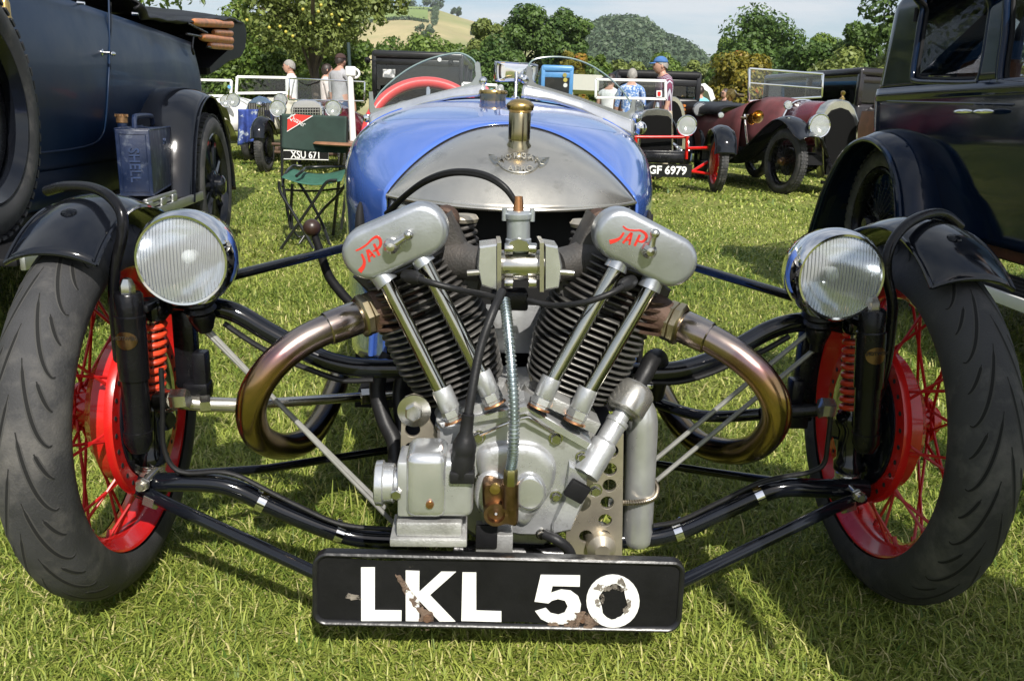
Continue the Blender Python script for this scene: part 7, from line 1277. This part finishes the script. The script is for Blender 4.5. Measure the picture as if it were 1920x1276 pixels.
def stripes(n, c1, c2, c3):
    m = cloth(n, c1); nn, l = m.node_tree.nodes, m.node_tree.links; b = nn['Principled BSDF']; tc = nn.new('ShaderNodeTexCoord'); w = nn.new('ShaderNodeTexWave'); w.inputs['Scale'].default_value = 9; w.inputs['Distortion'].default_value = 1.2; l.new(tc.outputs['Object'], w.inputs[0]); r = nn.new('ShaderNodeValToRGB'); r.color_ramp.interpolation = 'CONSTANT'
    e = r.color_ramp.elements; e[0].color = (*c1, 1); e[1].position = .45; e[1].color = (*c2, 1); q = e.new(.8); q.color = (*c3, 1); l.new(w.outputs['Fac'], r.inputs[0]); l.new(r.outputs[0], b.inputs['Base Color']); return m
grey = M('hair_grey', (.27, .255, .235), .7, 0, var=.25, vs=40); brown_h = M('hair_dark', (.025, .015, .012), .5, 0, var=.3, vs=40); wshirt = cloth('shirt_white', (.72, .72, .72)); jeans = cloth('jeans', (.06, .09, .16)); creamt = cloth('trousers_cream', (.55, .48, .36)); darkt = cloth('trousers_dark', (.03, .03, .035))
person('white-haired man in a white shirt looking left over the cream car', 544, 115, 15.4, wshirt, darkt, grey, math.radians(-80), glasses=True)
person('man in a brown cap and grey raglan shirt seen from behind', 637, 102, 16.0, cloth('shirt_grey', (.34, .34, .36)), jeans, brown_h, math.radians(150), hat=('cap', cloth('cap_brown', (.045, .022, .018))))
person('dark-haired woman in a pale top beside the man in the brown cap', 611, 122, 16.6, cloth('top_pale', (.60, .52, .50)), jeans, brown_h, math.radians(110), long_hair=True)
person('man in a blue cap and plum striped shirt walking left behind the GF 6979 car', 1256, 107, 12.9, stripes('shirt_striped', (.17, .035, .075), (.06, .03, .07), (.42, .40, .46)), creamt, grey, math.radians(-78), hat=('cap', cloth('cap_blue', (.05, .13, .32))), bend=.16, arm=.15)
person('grey-haired person in a blue floral top seen through the white windscreen', 1186, 131, 14.0, cloth('top_floral', (.10, .22, .52), var=.2, col2=(.6, .65, .75), c2s=30, c2p=.52, c2w=.06), darkt, grey, math.radians(172))
person('person in a white vest with bare arms behind the white windscreen', 1146, 141, 14.2, wshirt, darkt, brown_h, math.radians(150), sleeve='k')
person('bearded man in sunglasses beside the brass trumpet horn', 1362, 168, 19, cloth('shirt_black', (.03, .03, .035)), darkt, brown_h, math.radians(-60), glasses=True)
person('person in a pale blue sun hat seen through the maroon tourer windscreen', 1491, 152, 16.5, cloth('top_beige', (.55, .45, .32)), darkt, grey, math.radians(-70), hat=('brim', cloth('hat_pale_blue', (.35, .58, .72))))
person('dark-haired person in a turquoise top left of the maroon tourer', 1314, 163, 18, cloth('top_turquoise', (.20, .52, .62)), jeans, brown_h, math.radians(160))
person('person in blue jeans standing beside the right front wheel at the picture edge', 0, 0, 1, cloth('shirt_navy', (.04, .05, .08)), cloth('jeans_pale', (.16, .24, .36)), brown_h, math.radians(90), loc=(1.235, 1.68, 0), tall=1.78)
person('bystander next to the photographer whose shadow falls on the right front wheel', 0, 0, 1, cloth('coat_navy', (.05, .06, .10)), darkt, grey, math.radians(190), loc=(.93, .36, 0), tall=1.84)
person('unseen second bystander added behind the first to widen the shade on the right', 0, 0, 1, cloth('coat_green', (.07, .09, .06)), darkt, brown_h, math.radians(200), loc=(1.16, -.12, 0), tall=1.80)  # figure out of view, added to broaden the shade of the first
# ------------------------------------------------------------------ the summer haze over the valley
hz = MB(); hz.box((0, 605, 48), (3400, 1890, 98)); hm_ = bpy.data.materials.new('haze_air'); hm_.use_nodes = True; nn = hm_.node_tree.nodes; nn.remove(nn['Principled BSDF']); pv = nn.new('ShaderNodeVolumePrincipled'); pv.inputs['Color'].default_value = (.86, .92, 1, 1); pv.inputs['Density'].default_value = .00022; pv.inputs['Anisotropy'].default_value = .2
hm_.node_tree.links.new(pv.outputs[0], nn['Material Output'].inputs['Volume']); ho = hz.build('haze', hm_, smooth=0); tag(ho, 'thin bluish summer haze between the lawn and the hills', 'haze', kind='stuff')
